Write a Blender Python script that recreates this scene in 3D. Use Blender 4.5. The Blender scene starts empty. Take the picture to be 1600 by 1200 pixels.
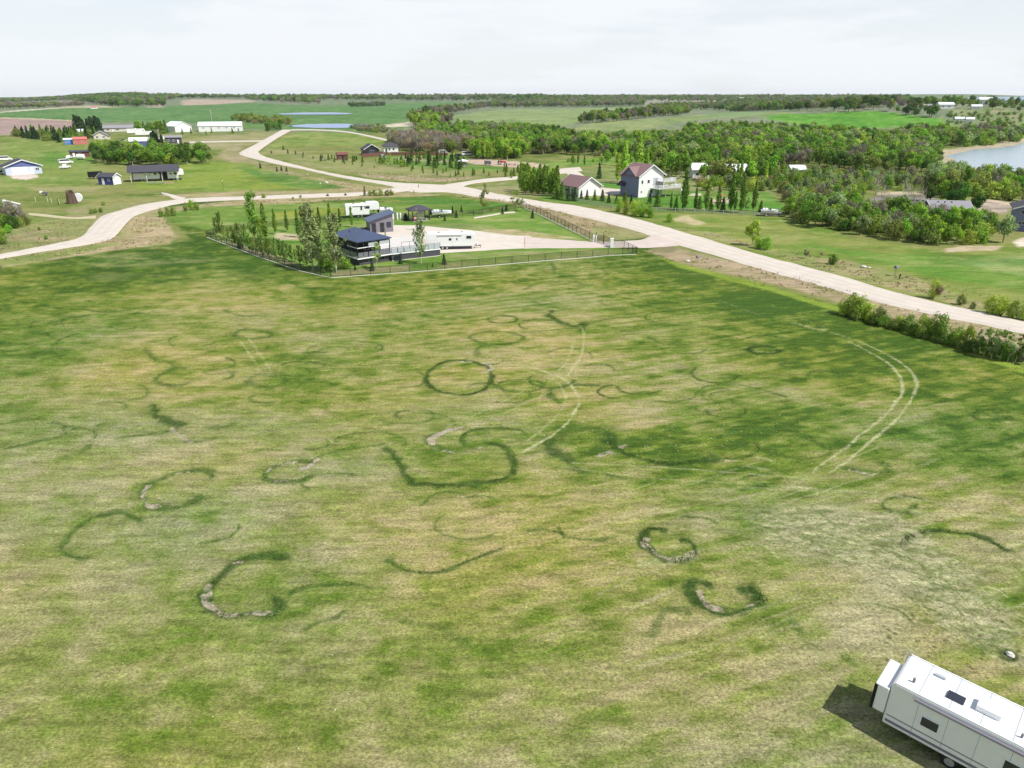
import bpy, math, random
import numpy as np
from mathutils import Vector, Matrix

# ------------------------------------------------------------------ camera, sky, sun, exposure
S = bpy.context.scene
F, PYC, HC = 1081.0, 600.0, 28.0
PITCH = math.atan(451 / F)
cd = bpy.data.cameras.new("camera"); cam = bpy.data.objects.new("camera", cd)
S.collection.objects.link(cam); S.camera = cam
cam.location = (0, 0, HC); cam.rotation_euler = (math.pi / 2 - PITCH, 0, 0)
cd.sensor_fit = 'HORIZONTAL'; cd.angle = 2 * math.atan(800 / F); cd.clip_end = 30000; cd.clip_start = 0.5
SUN_EL, SUN_AZ = math.radians(53), (0.88, -0.48)      # direction towards the sun on the ground plane
W = bpy.data.worlds.new("World"); S.world = W; W.use_nodes = True
nt = W.node_tree
sky = nt.nodes.new("ShaderNodeTexSky"); sky.sky_type = 'NISHITA'; sky.sun_disc = False
sky.sun_elevation = SUN_EL; sky.sun_rotation = math.atan2(SUN_AZ[0], SUN_AZ[1])
sky.air_density = 1.0; sky.dust_density = 1.2; sky.ozone_density = 1.0; sky.altitude = 600
# pale summer haze low over the whole horizon and thin high cloud over the whole dome
tcw = nt.nodes.new("ShaderNodeTexCoord"); sx = nt.nodes.new("ShaderNodeSeparateXYZ"); nt.links.new(tcw.outputs["Generated"], sx.inputs[0])
hzm = nt.nodes.new("ShaderNodeMapRange"); hzm.interpolation_type = 'SMOOTHSTEP'; hzm.inputs[1].default_value = 0.0; hzm.inputs[2].default_value = .42; hzm.inputs[3].default_value = .88; hzm.inputs[4].default_value = .05
nt.links.new(sx.outputs[2], hzm.inputs[0])
mpw = nt.nodes.new("ShaderNodeMapping"); mpw.inputs["Scale"].default_value = (1.2, 1.2, 7); nt.links.new(tcw.outputs["Generated"], mpw.inputs[0])
cn = nt.nodes.new("ShaderNodeTexNoise"); cn.inputs["Scale"].default_value = 2.2; cn.inputs["Detail"].default_value = 7; cn.inputs["Roughness"].default_value = .62; nt.links.new(mpw.outputs[0], cn.inputs[0])
cm = nt.nodes.new("ShaderNodeMapRange"); cm.inputs[1].default_value = .42; cm.inputs[2].default_value = .7; cm.inputs[3].default_value = 0; cm.inputs[4].default_value = .5; nt.links.new(cn.outputs[0], cm.inputs[0])
mm_ = nt.nodes.new("ShaderNodeMath"); mm_.operation = 'ADD'; mm_.use_clamp = True; nt.links.new(hzm.outputs[0], mm_.inputs[0]); nt.links.new(cm.outputs[0], mm_.inputs[1])
mxw = nt.nodes.new("ShaderNodeMix"); mxw.data_type = 'RGBA'; mxw.inputs[7].default_value = (7.3, 7.6, 7.9, 1); nt.links.new(mm_.outputs[0], mxw.inputs[0]); nt.links.new(sky.outputs[0], mxw.inputs[6])
nt.links.new(mxw.outputs[2], nt.nodes["Background"].inputs[0])
nt.nodes["Background"].inputs[1].default_value = 0.11
sl = bpy.data.lights.new("sun", 'SUN'); sl.energy = 5.0; sl.angle = math.radians(0.53); sl.color = (1, .965, .9)
so = bpy.data.objects.new("sun", sl); S.collection.objects.link(so)
n_ = math.hypot(*SUN_AZ)
sd = Vector((SUN_AZ[0] / n_ * math.cos(SUN_EL), SUN_AZ[1] / n_ * math.cos(SUN_EL), math.sin(SUN_EL)))
so.rotation_euler = sd.to_track_quat('Z', 'Y').to_euler()
S.view_settings.view_transform = 'Standard'; S.view_settings.look = 'None'
S.view_settings.exposure = 0.2; S.view_settings.gamma = 1; S.view_settings.use_curve_mapping = False
S.cycles.max_bounces = 6; S.cycles.diffuse_bounces = 3; S.cycles.transparent_max_bounces = 12
S.cycles.volume_bounces = 0; S.cycles.use_denoising = True
C = S.collection
R = random.Random(7); NR = np.random.RandomState(11)

# ------------------------------------------------------------------ noise
def _hash(ix, iy, s):
    n = (ix.astype(np.int64) * 374761393 + iy.astype(np.int64) * 668265263 + s * 974634777) & 0x7fffffff
    n = ((n ^ (n >> 13)) * 1274126177) & 0x7fffffff
    n = (n ^ (n >> 16)) & 0xffff
    return n / 65535.0
def vnoise(x, y, s=0):
    ix = np.floor(x); iy = np.floor(y); fx = x - ix; fy = y - iy
    fx = fx * fx * (3 - 2 * fx); fy = fy * fy * (3 - 2 * fy)
    a = _hash(ix, iy, s); b = _hash(ix + 1, iy, s); c = _hash(ix, iy + 1, s); d = _hash(ix + 1, iy + 1, s)
    return (a * (1 - fx) + b * fx) * (1 - fy) + (c * (1 - fx) + d * fx) * fy
def fbm(x, y, s=0, o=4, g=.5):
    x = np.asarray(x, float); y = np.asarray(y, float)
    t = np.zeros_like(x); a = 1.0; n = 0
    for k in range(o):
        t += a * vnoise(x * 2 ** k + 17.3 * k, y * 2 ** k - 9.1 * k, s + k); n += a; a *= g
    return t / n
def sst(a, b, x):
    t = np.clip((x - a) / (b - a), 0, 1); return t * t * (3 - 2 * t)

# ------------------------------------------------------------------ terrain
def ray(px, py):
    u = (px - 800) / F; v = (PYC - py) / F
    return (u, math.cos(PITCH) + v * math.sin(PITCH), -math.sin(PITCH) + v * math.cos(PITCH))
def flat(px, py, z=0.0):
    d = ray(px, py); t = (z - HC) / d[2]; return (d[0] * t, d[1] * t)
WATER_Z = -5.0
LAKE = [flat(*p, WATER_Z) for p in [(1466, 240), (1462, 244), (1520, 233), (1560, 230), (1585, 224), (1600, 221), (1680, 214), (1900, 210), (2500, 260), (2500, 400), (1800, 325), (1600, 284), (1560, 272), (1510, 262), (1485, 254)]]
def seg_dist(x, y, pts, closed=False):
    d = np.full(x.shape, 1e9); P = list(pts) + ([pts[0]] if closed else [])
    for (ax, ay), (bx, by) in zip(P[:-1], P[1:]):
        vx, vy = bx - ax, by - ay; L = vx * vx + vy * vy + 1e-9
        t = np.clip(((x - ax) * vx + (y - ay) * vy) / L, 0, 1)
        d = np.minimum(d, np.hypot(x - ax - t * vx, y - ay - t * vy))
    return d
def inside(x, y, pts):
    c = np.zeros(x.shape, bool); n = len(pts)
    for i in range(n):
        ax, ay = pts[i]; bx, by = pts[i - 1]
        if ay == by: continue
        k = ((ay > y) != (by > y)) & (x < (bx - ax) * (y - ay) / (by - ay) + ax)
        c ^= k
    return c
def sdist(x, y, pts):
    d = seg_dist(x, y, pts, True); return np.where(inside(x, y, pts), -d, d)
def gauss(x, y, cx, cy, sx, sy, rot=0):
    c, s = math.cos(rot), math.sin(rot); dx, dy = x - cx, y - cy
    return np.exp(-.5 * (((dx * c + dy * s) / sx) ** 2 + ((-dx * s + dy * c) / sy) ** 2))
def terrain(x, y):
    x = np.asarray(x, float); y = np.asarray(y, float)
    r = np.hypot(x, y)
    near = 1 - sst(90, 150, r)
    h = near * (.35 * (fbm(x / 14, y / 14, 3, 3) - .5))
    h = h + sst(450, 900, r) * 3.5 * (fbm(x / 330, y / 330, 5, 2) - .5)
    az = x / np.maximum(y, 1)
    ridge = sst(1500, 4200, r) * (5 + 25 * sst(-.66, -.5, az) - 9 * sst(.60, .72, az)) * (.8 + .4 * fbm(x / 900, y / 900, 8, 3))
    h = h + np.where(y > 0, ridge, 0)
    h = h + 17 * gauss(x, y, 560, 900, 150, 190, .5) + 5 * gauss(x, y, 330, 800, 170, 130) + 4 * gauss(x, y, 60, 900, 160, 140)
    h = h + 4 * gauss(x, y, -650, 1500, 400, 260)
    sdl = sdist(x, y, LAKE) + 8 * (fbm(x / 25, y / 25, 21, 3) - .5)
    w = 1 - sst(-42, 90, sdl)
    h = h * (1 - w) + (-6.4) * w
    return h
# polar grid, dense across the view, closing all round
az_in = np.arctan(np.linspace(-.98, .98, 861))
az_out = np.linspace(az_in[-1], 2 * math.pi + az_in[0], 72)[1:-1]
TH = np.concatenate([az_in, az_out])                     # azimuth from +Y, clockwise
rr = []
py_ = 1640.0
r = flat(800, py_)[1]
rr = [0.6, 3.0]
while r < 7000:
    if r > rr[-1]: rr.append(r)
    py_ -= 1.35
    if py_ > 150.5:
        rn = flat(800, py_)[1]
    else: rn = 1e9
    r = min(rn, rr[-1] * 1.022 + .2)
RR = np.array(rr + [7000.0])
NT, NRR = len(TH), len(RR)
TT, RG = np.meshgrid(TH, RR)
GX = RG * np.sin(TT); GY = RG * np.cos(TT); GZ = terrain(GX, GY)
def hmesh(x, y):
    x = np.asarray(x, float); y = np.asarray(y, float)
    r = np.hypot(x, y); t = np.arctan2(x, y); t = np.where(t < TH[0], t + 2 * math.pi, t)
    i = np.clip(np.searchsorted(RR, r) - 1, 0, NRR - 2); j = np.clip(np.searchsorted(TH, t) - 1, 0, NT - 1)
    j2 = (j + 1) % NT; tb = np.where(j2 == 0, TH[0] + 2 * math.pi, TH[j2])
    f = np.clip((r - RR[i]) / (RR[i + 1] - RR[i]), 0, 1); g = np.clip((t - TH[j]) / (tb - TH[j]), 0, 1)
    return (GZ[i, j] * (1 - g) + GZ[i, j2] * g) * (1 - f) + (GZ[i + 1, j] * (1 - g) + GZ[i + 1, j2] * g) * f
_T = np.concatenate([np.linspace(15, 1200, 2400), np.linspace(1203, 7500, 2100)])
def at(px, py):
    """where the line of sight through this picture point meets the terrain"""
    d = ray(px, py); t = _T
    z = HC + d[2] * t; g = hmesh(d[0] * t, d[1] * t)
    k = np.nonzero(z < g)[0]
    if len(k) == 0: t = 6800.0
    else:
        k = max(int(k[0]), 1); a, b = t[k - 1], t[k]; fa, fb = z[k - 1] - g[k - 1], z[k] - g[k]
        t = a + (b - a) * fa / (fa - fb + 1e-12)
    return Vector((d[0] * t, d[1] * t, float(hmesh(d[0] * t, d[1] * t))))
def pxs(p):                                              # photograph pixels per metre at a point
    z = p[1] * math.cos(PITCH) + (HC - p[2]) * math.sin(PITCH)
    return F / z
def poly(pts): return [tuple(at(*p)[:2]) for p in pts]
def facing(p): return math.atan2(-p[0], p[1])            # yaw that turns a front towards the viewer

# ------------------------------------------------------------------ materials
MC = {}
def mat(name, col, rough=.8, metal=0, var=.12, scale=3.0, spec=.3, bump=0.0, kind=None, stretch=None):
    if name in MC: return MC[name]
    m = bpy.data.materials.new(name); m.use_nodes = True; n = m.node_tree; b = n.nodes["Principled BSDF"]
    b.inputs["Roughness"].default_value = rough; b.inputs["Metallic"].default_value = metal
    b.inputs["Specular IOR Level"].default_value = spec
    tc = n.nodes.new("ShaderNodeTexCoord"); no = n.nodes.new("ShaderNodeTexNoise")
    no.inputs["Scale"].default_value = scale; no.inputs["Detail"].default_value = 4
    if stretch:
        mp = n.nodes.new("ShaderNodeMapping"); mp.inputs["Scale"].default_value = stretch
        n.links.new(tc.outputs["Object"], mp.inputs[0]); n.links.new(mp.outputs[0], no.inputs[0])
    else: n.links.new(tc.outputs["Object"], no.inputs[0])
    mx = n.nodes.new("ShaderNodeMix"); mx.data_type = 'RGBA'
    mx.inputs[6].default_value = (*[c * (1 - var) for c in col], 1); mx.inputs[7].default_value = (*[min(1, c * (1 + var)) for c in col], 1)
    n.links.new(no.outputs[0], mx.inputs[0]); n.links.new(mx.outputs[2], b.inputs["Base Color"])
    if bump:
        bp = n.nodes.new("ShaderNodeBump"); bp.inputs["Strength"].default_value = bump; bp.inputs["Distance"].default_value = .05
        n.links.new(no.outputs[0], bp.inputs["Height"]); n.links.new(bp.outputs[0], b.inputs["Normal"])
    MC[name] = m; return m
def leaf_mat(name, c1, c2, trans=.25):
    if name in MC: return MC[name]
    m = bpy.data.materials.new(name); m.use_nodes = True; n = m.node_tree; b = n.nodes["Principled BSDF"]
    b.inputs["Roughness"].default_value = .75; b.inputs["Specular IOR Level"].default_value = .12
    at_ = n.nodes.new("ShaderNodeAttribute"); at_.attribute_name = "leaf"
    oi = n.nodes.new("ShaderNodeObjectInfo")
    mx = n.nodes.new("ShaderNodeMix"); mx.data_type = 'RGBA'; mx.inputs[6].default_value = (*c1, 1); mx.inputs[7].default_value = (*c2, 1)
    n.links.new(at_.outputs["Fac"], mx.inputs[0])
    hs = n.nodes.new("ShaderNodeHueSaturation")
    mr = n.nodes.new("ShaderNodeMapRange"); mr.inputs[3].default_value = .472; mr.inputs[4].default_value = .508
    n.links.new(oi.outputs["Random"], mr.inputs[0]); n.links.new(mr.outputs[0], hs.inputs["Hue"])
    m2 = n.nodes.new("ShaderNodeMath"); m2.operation = 'MULTIPLY'; m2.inputs[1].default_value = 7.31
    m3 = n.nodes.new("ShaderNodeMath"); m3.operation = 'FRACT'
    mr2 = n.nodes.new("ShaderNodeMapRange"); mr2.inputs[3].default_value = .72; mr2.inputs[4].default_value = 1.3
    n.links.new(oi.outputs["Random"], m2.inputs[0]); n.links.new(m2.outputs[0], m3.inputs[0]); n.links.new(m3.outputs[0], mr2.inputs[0])
    n.links.new(mr2.outputs[0], hs.inputs["Value"]); n.links.new(mx.outputs[2], hs.inputs["Color"])
    n.links.new(hs.outputs[0], b.inputs["Base Color"])
    tr = n.nodes.new("ShaderNodeBsdfTranslucent"); n.links.new(hs.outputs[0], tr.inputs[0])
    ms = n.nodes.new("ShaderNodeMixShader"); ms.inputs[0].default_value = trans
    n.links.new(b.outputs[0], ms.inputs[1]); n.links.new(tr.outputs[0], ms.inputs[2])
    n.links.new(ms.outputs[0], n.nodes["Material Output"].inputs[0])
    MC[name] = m; return m
def tint(t):
    T = dict(bright=((.12, .29, .02), (.26, .50, .05)), mid=((.08, .19, .02), (.20, .37, .05)), dark=((.032, .095, .014), (.10, .21, .03)),
             olive=((.13, .205, .035), (.29, .38, .09)), yellow=((.22, .31, .04), (.42, .53, .09)), grey=((.13, .12, .085), (.26, .235, .17)),
             tan=((.24, .19, .09), (.40, .33, .17)), spruce=((.018, .05, .018), (.05, .10, .035)), spring=((.19, .37, .03), (.38, .56, .08)),
             silver=((.15, .23, .07), (.36, .48, .20)), young=((.06, .13, .02), (.19, .31, .055)))[t]
    return leaf_mat("leaves_" + t, *T, .3 if t not in ('grey', 'spruce') else .08)
bark_pale = mat("bark_pale", (.42, .38, .31), .9, var=.35, scale=5)
bark_dark = mat("bark_dark", (.12, .095, .07), .9, var=.35, scale=5)

# ------------------------------------------------------------------ mesh helpers
def tag(o, label=None, cat=None, group=None, kind=None):
    if label: o["label"] = label
    if cat: o["category"] = cat
    if group: o["group"] = group
    if kind: o["kind"] = kind
    return o
def empty(name, loc, rz=0, label=None, cat=None, group=None):
    o = bpy.data.objects.new(name, None); C.objects.link(o); o.location = loc; o.rotation_euler = (0, 0, rz); o.empty_display_size = .1
    return tag(o, label, cat, group)
class MB:
    def __init__(s): s.v = []; s.f = []
    def box(s, x0, x1, y0, y1, z0, z1):
        n = len(s.v)
        s.v += [(x0, y0, z0), (x1, y0, z0), (x1, y1, z0), (x0, y1, z0), (x0, y0, z1), (x1, y0, z1), (x1, y1, z1), (x0, y1, z1)]
        s.f += [tuple(n + i for i in q) for q in ((0, 3, 2, 1), (4, 5, 6, 7), (0, 1, 5, 4), (1, 2, 6, 5), (2, 3, 7, 6), (3, 0, 4, 7))]
        return s
    def cbox(s, x, y, z, a, b, c): return s.box(x - a / 2, x + a / 2, y - b / 2, y + b / 2, z, z + c)
    def face(s, *p):
        n = len(s.v); s.v += list(p); s.f.append(tuple(range(n, n + len(p)))); return s
    def hull8(s, p):
        n = len(s.v); s.v += list(p)
        s.f += [tuple(n + i for i in q) for q in ((0, 3, 2, 1), (4, 5, 6, 7), (0, 1, 5, 4), (1, 2, 6, 5), (2, 3, 7, 6), (3, 0, 4, 7))]
        return s
    def ext(s, prof, y0, y1):                            # profile in x-z extruded along y
        n = len(s.v); k = len(prof)
        s.v += [(x, y0, z) for x, z in prof] + [(x, y1, z) for x, z in prof]
        s.f.append(tuple(range(n, n + k))); s.f.append(tuple(range(n + 2 * k - 1, n + k - 1, -1)))
        for i in range(k): j = (i + 1) % k; s.f.append((n + j, n + i, n + k + i, n + k + j))
        return s
    def extx(s, prof, x0, x1):                           # profile in y-z extruded along x
        n = len(s.v); k = len(prof)
        s.v += [(x0, y, z) for y, z in prof] + [(x1, y, z) for y, z in prof]
        s.f.append(tuple(range(n + k - 1, n - 1, -1))); s.f.append(tuple(range(n + k, n + 2 * k)))
        for i in range(k): j = (i + 1) % k; s.f.append((n + i, n + j, n + k + j, n + k + i))
        return s
    def tube(s, a, b, r0, r1=None, n=6):
        r1 = r0 if r1 is None else r1
        a = Vector(a); b = Vector(b); d = (b - a).normalized(); u = d.orthogonal().normalized(); w = d.cross(u); k = len(s.v)
        for p, r_ in ((a, r0), (b, r1)):
            for i in range(n):
                t = 2 * math.pi * i / n; s.v.append(tuple(p + u * r_ * math.cos(t) + w * r_ * math.sin(t)))
        for i in range(n): j = (i + 1) % n; s.f.append((k + i, k + j, k + n + j, k + n + i))
        s.f.append(tuple(range(k + n - 1, k - 1, -1))); s.f.append(tuple(range(k + n, k + 2 * n)))
        return s
    def bar(s, a, b, w, h=None):
        h = h or w; a = Vector(a); b = Vector(b); d = (b - a).normalized()
        side = d.cross(Vector((0, 0, 1))); side = Vector((1, 0, 0)) if side.length < .01 else side.normalized(); up = side.cross(d)
        p = []
        for q in (a, b): p += [tuple(q - side * w / 2 - up * h / 2), tuple(q + side * w / 2 - up * h / 2), tuple(q + side * w / 2 + up * h / 2), tuple(q - side * w / 2 + up * h / 2)]
        n = len(s.v); s.v += p
        s.f += [tuple(n + i for i in q) for q in ((0, 1, 2, 3), (7, 6, 5, 4), (0, 4, 5, 1), (1, 5, 6, 2), (2, 6, 7, 3), (3, 7, 4, 0))]
        return s
    def mesh(s, name, m):
        me = bpy.data.meshes.new(name); me.from_pydata(s.v, [], s.f); me.validate(); me.update()
        if m: me.materials.append(m)
        return me
    def build(s, name, m, parent=None, bevel=0, loc=None):
        o = bpy.data.objects.new(name, s.mesh(name, m)); C.objects.link(o); o.parent = parent
        if loc: o.location = loc
        if bevel:
            b = o.modifiers.new("bevel", 'BEVEL'); b.width = bevel; b.segments = 2; b.limit_method = 'ANGLE'
        return o
def copy_tree(o, parent=None):
    c = o.copy(); C.objects.link(c); c.parent = parent
    for ch in list(o.children): copy_tree(ch, c)
    return c
def np_mesh(name, v, f, m, attr=None, smooth=False):
    me = bpy.data.meshes.new(name); nv, nf, k = len(v), len(f), f.shape[1]
    me.vertices.add(nv); me.vertices.foreach_set("co", np.ascontiguousarray(v, np.float32).ravel())
    me.loops.add(nf * k); me.loops.foreach_set("vertex_index", np.ascontiguousarray(f, np.int32).ravel())
    me.polygons.add(nf); me.polygons.foreach_set("loop_start", np.arange(0, nf * k, k, dtype=np.int32))
    me.polygons.foreach_set("loop_total", np.full(nf, k, np.int32))
    me.polygons.foreach_set("use_smooth", np.full(nf, smooth))
    for mm in (m if isinstance(m, (list, tuple)) else [m]): me.materials.append(mm)
    if attr is not None:
        for an, (typ, dat) in attr.items():
            a = me.attributes.new(an, typ, 'POINT')
            a.data.foreach_set("value" if typ == 'FLOAT' else "color", np.ascontiguousarray(dat, np.float32).ravel())
    me.update(calc_edges=True)
    return me
# ------------------------------------------------------------------ ground: colour painted per vertex (what grows where), grain in the material
x, y = GX.ravel(), GY.ravel(); z = GZ.ravel(); rad = RG.ravel()
zz = y * math.cos(PITCH) + (HC - z) * math.sin(PITCH); zz = np.where(zz < 1, 1, zz)
UX = np.where(y > 0, 800 + F * x / zz, 800); VY = np.where(y > 0, PYC + F * (-y * math.sin(PITCH) + (HC - z) * math.cos(PITCH)) / zz, 1600)
STRAW, OLIVE, GREEN, DEEP = [np.array(c) for c in ((.275, .248, .12), (.182, .20, .056), (.098, .146, .02), (.046, .09, .012))]
# greenness control points over the mown field: (px, py, 0 straw .. 1 deep green)
CP = [(0, 440, .62), (100, 430, .72), (180, 425, .85), (250, 415, .95), (300, 395, .88), (330, 350, .85), (400, 420, .8), (500, 445, .68), (600, 440, .66), (700, 425, .66), (800, 430, .58), (900, 425, .58), (980, 410, .7),
      (60, 465, .62), (250, 475, .3), (330, 465, .28), (0, 540, .6), (60, 545, .62), (150, 520, .38), (250, 540, .22), (400, 480, .3), (430, 540, .42), (500, 500, .42), (560, 540, .5), (480, 600, .5), (550, 600, .46), (650, 560, .36), (640, 480, .44),
      (30, 620, .35), (120, 640, .2), (200, 600, .28), (300, 620, .28), (180, 700, .12), (80, 690, .3), (350, 700, .2), (60, 760, .2), (200, 740, .12), (100, 830, .3), (30, 800, .25), (60, 900, .12), (150, 950, .15), (220, 900, .3), (300, 820, .25), (400, 800, .22), (350, 1000, .35), (250, 1020, .38), (100, 1020, .3), (400, 900, .42), (500, 860, .25),
      (560, 740, .22), (500, 760, .2), (690, 730, .46), (750, 735, .4), (640, 640, .3), (850, 520, .2), (800, 480, .28), (900, 460, .25), (870, 570, .2), (950, 560, .22), (960, 620, .16), (1000, 650, .18), (880, 720, .3), (920, 695, .8), (1000, 700, .78), (1080, 680, .72), (1050, 720, .85), (1150, 700, .68), (1100, 640, .5), (1030, 600, .35), (1100, 560, .35),
      (1000, 470, .55), (1060, 480, .68), (1080, 430, .95), (1150, 465, .95), (1030, 420, .8), (1200, 490, 1.0), (1280, 520, 1.0), (1120, 520, .6), (1180, 540, .55), (1250, 560, .75), (1350, 570, .85), (1450, 590, .85), (1550, 600, .8), (1600, 560, .72), (1420, 540, .85), (1300, 620, .6), (1200, 600, .5), (1280, 680, .62), (1380, 640, .5), (1480, 640, .6), (1580, 650, .65), (1400, 690, .62), (1500, 700, .7), (1590, 740, .5), (1450, 760, .4), (1300, 750, .6), (1200, 745, .6), (1200, 780, .42), (1100, 770, .5), (1000, 760, .3),
      (1000, 800, .2), (1100, 820, .2), (1270, 800, .35), (1200, 860, .2), (1350, 830, .28), (1300, 900, .1), (1400, 900, .15), (1200, 940, .3), (1150, 1000, .32), (1260, 1000, .22), (1350, 980, .05), (1500, 960, .18), (1450, 860, .5), (1500, 880, .6), (1550, 900, .3), (1580, 960, .42), (1560, 860, .15), (1530, 1030, .35), (1500, 800, .25), (1590, 820, .3),
      (700, 820, .15), (800, 800, .2), (650, 900, .28), (750, 880, .3), (700, 950, .4), (800, 900, .28), (900, 850, .3), (950, 900, .3), (900, 960, .22), (1000, 960, .3), (850, 1020, .3), (750, 1030, .38), (640, 1000, .38), (560, 960, .35), (520, 1030, .28), (450, 1000, .3), (1000, 1040, .35), (1100, 1100, .3), (800, 1150, .3), (400, 1150, .3), (100, 1150, .25), (1500, 1150, .25), (0, 1200, .3), (1600, 1200, .3)]
num = np.zeros_like(x); den = np.zeros_like(x)
for a, b, g in CP:
    w = 1.0 / (((UX - a) ** 2 + ((VY - b) * 1.6) ** 2 + 500) ** 1.6); num += w * g; den += w
G = num / den
ca, sa = math.cos(.3), math.sin(.3)
ddx, ddy = .93, .37
s1 = fbm((x * ca + y * sa) / 9, (-x * sa + y * ca) / 1.6, 31, 5, .6)         # mower streaks
s2 = fbm((x * ddx + y * ddy) / 7, (-x * ddy + y * ddx) / .8, 37, 4, .6)
mixs = sst(-25, 5, x + .25 * y - 12)
st = s1 * (1 - mixs) + s2 * mixs
b1 = fbm(x / 7, y / 5, 41, 5, .6); b2 = fbm(x / 1.7, y / 1.4, 43, 4, .65)
b3 = fbm(x / 3.2 + .3 * y, y / 2.6, 47, 4, .7)
fade = 1 - .6 * sst(120, 400, rad)
G = G + .22 * (G - .42) + fade * ((.6 + .6 * mixs) * (st - .5) + .5 * (b1 - .5) + 1.05 * (b2 - .5) + .45 * (b3 - .5)) + .10 - .05 * sst(-10, 40, x) * (1 - sst(60, 90, y))
G = np.clip(G, 0, 1.05)
def ramp(g):
    g = g[:, None]
    c = STRAW + (OLIVE - STRAW) * np.clip(g / .46, 0, 1)
    c = c + (GREEN - c) * np.clip((g - .46) / .32, 0, 1)
    return c + (DEEP - c) * np.clip((g - .8) / .25, 0, 1)
COL = ramp(G)
hue = fbm(x / 20, y / 14, 51, 3)[:, None]
COL = COL * (1 + (hue - .5) * np.array([.5, .15, -.2]))
DARK = np.zeros_like(x)
def paint(pts, col, soft=1.0, jit=1.0, jscale=4.0, op=1.0, col2=None, cs=6.0, world=None):
    P = world or poly(pts); xs = [p[0] for p in P]; ys = [p[1] for p in P]; m = soft + jit + 2
    k = np.nonzero((x > min(xs) - m) & (x < max(xs) + m) & (y > min(ys) - m) & (y < max(ys) + m))[0]
    if len(k) == 0: return
    xx, yy = x[k], y[k]
    d = sdist(xx, yy, P) + jit * 2 * (fbm(xx / jscale, yy / jscale, 61, 3) - .5)
    w = (op * (1 - sst(-soft, soft, d)))[:, None]
    c = np.array(col)[None, :]
    if col2 is not None:
        q = sst(.3, .7, fbm(xx / cs, yy / (cs * .7), 67, 5, .6))[:, None]; c = c * (1 - q) + np.array(col2)[None, :] * q
    COL[k] = COL[k] * (1 - w) + c * w
def stroke(pts, width, col, op=1.0, jit=.3, brk=0.0, smooth=True, soft=None):
    P = [tuple(at(*p)[:2]) for p in pts]
    if smooth and len(P) > 2:                            # Catmull-Rom
        Q = []
        for i in range(len(P) - 1):
            p0, p1, p2, p3 = P[max(i - 1, 0)], P[i], P[i + 1], P[min(i + 2, len(P) - 1)]
            for t in (0, .25, .5, .75):
                Q.append(tuple(.5 * (2 * p1[j] + (p2[j] - p0[j]) * t + (2 * p0[j] - 5 * p1[j] + 4 * p2[j] - p3[j]) * t * t + (3 * p1[j] - p0[j] - 3 * p2[j] + p3[j]) * t ** 3) for j in (0, 1)))
        P = Q + [P[-1]]
    xs = [p[0] for p in P]; ys = [p[1] for p in P]; m = width * 3 + 1
    k = np.nonzero((x > min(xs) - m) & (x < max(xs) + m) & (y > min(ys) - m) & (y < max(ys) + m))[0]
    xx, yy = x[k], y[k]; wp_ = min(1.0, width * 2.2)
    wx = wp_ * (1.1 * (fbm(xx / 2.6, yy / 2.6, 111, 2) - .5) + .7 * (fbm(xx / .7, yy / .7, 113, 2) - .5)); wy = wp_ * (1.1 * (fbm(xx / 2.6, yy / 2.6, 117, 2) - .5) + .7 * (fbm(xx / .7, yy / .7, 119, 2) - .5))
    d = seg_dist(xx + wx, yy + wy, P)
    wv = width * (1 + jit * 2.2 * (fbm(xx / 1.3, yy / 1.3, 71, 3) - .5)); s_ = soft or width * .7
    w = op * (1 - sst(np.maximum(wv - s_, 0), wv + s_, d))
    if brk: w = w * sst(brk - .12, brk + .12, .55 * fbm(xx / 1.1, yy / 1.1, 73, 3) + .45 * fbm(xx / .28, yy / .28, 79, 2))
    w = w[:, None]
    COL[k] = COL[k] * (1 - w) + np.array(col)[None, :] * w
    return P
TAN, TAN2, TANG = (.36, .28, .17), (.27, .22, .12), (.20, .215, .075)
LG, LG2, PALEG = (.11, .20, .035), (.17, .235, .055), (.21, .27, .09)
# countryside beyond the field: default pasture
far = sst(-1.5, 1.5, seg_dist(x, y, [(0, 0), (0, 1)]) - 60) * 0
paint([(0, 412), (60, 410), (180, 392), (260, 383), (300, 375), (262, 340), (250, 318), (500, 302), (612, 298), (800, 318), (1000, 366), (1060, 413), (1200, 446), (1320, 480), (1450, 520), (1600, 575), (1900, 650), (2400, 300), (2400, 156), (-900, 156), (-900, 430)],
      (.11, .155, .03), .6, .6, 4, 1, (.20, .20, .07), 14)
# everything far away
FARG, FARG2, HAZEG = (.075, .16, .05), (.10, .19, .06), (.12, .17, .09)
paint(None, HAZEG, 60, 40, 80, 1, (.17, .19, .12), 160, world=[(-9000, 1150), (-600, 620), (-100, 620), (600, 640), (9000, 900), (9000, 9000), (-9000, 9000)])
paint([(-600, 196), (0, 175.7), (60, 171), (100, 168.5), (230, 167), (300, 164), (380, 160), (430, 163), (500, 165), (660, 160), (720, 160), (715, 170), (680, 185), (640, 199), (560, 205), (480, 202), (380, 201), (300, 192), (160, 190), (80, 187), (0, 183.5), (-600, 200)], FARG, 2, 2, 30, 1, FARG2, 60)
paint([(480, 202), (455, 203), (440, 203), (330, 200), (330, 192), (440, 190), (620, 192), (630, 200), (560, 206)], (.085, .17, .05), 2, 2, 30, 1, (.10, .185, .055), 60)
paint([(0, 184.5), (60, 186.5), (110, 189), (150, 191), (140, 204), (90, 206), (40, 209), (0, 212), (-300, 222), (-300, 186)], (.30, .225, .195), 1.5, 1, 8, 1, (.25, .185, .155), 30)
paint([(0, 183.2), (60, 185), (120, 188.3), (120, 189.5), (60, 187), (0, 185)], (.36, .31, .2), 1, .5, 8)
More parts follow.
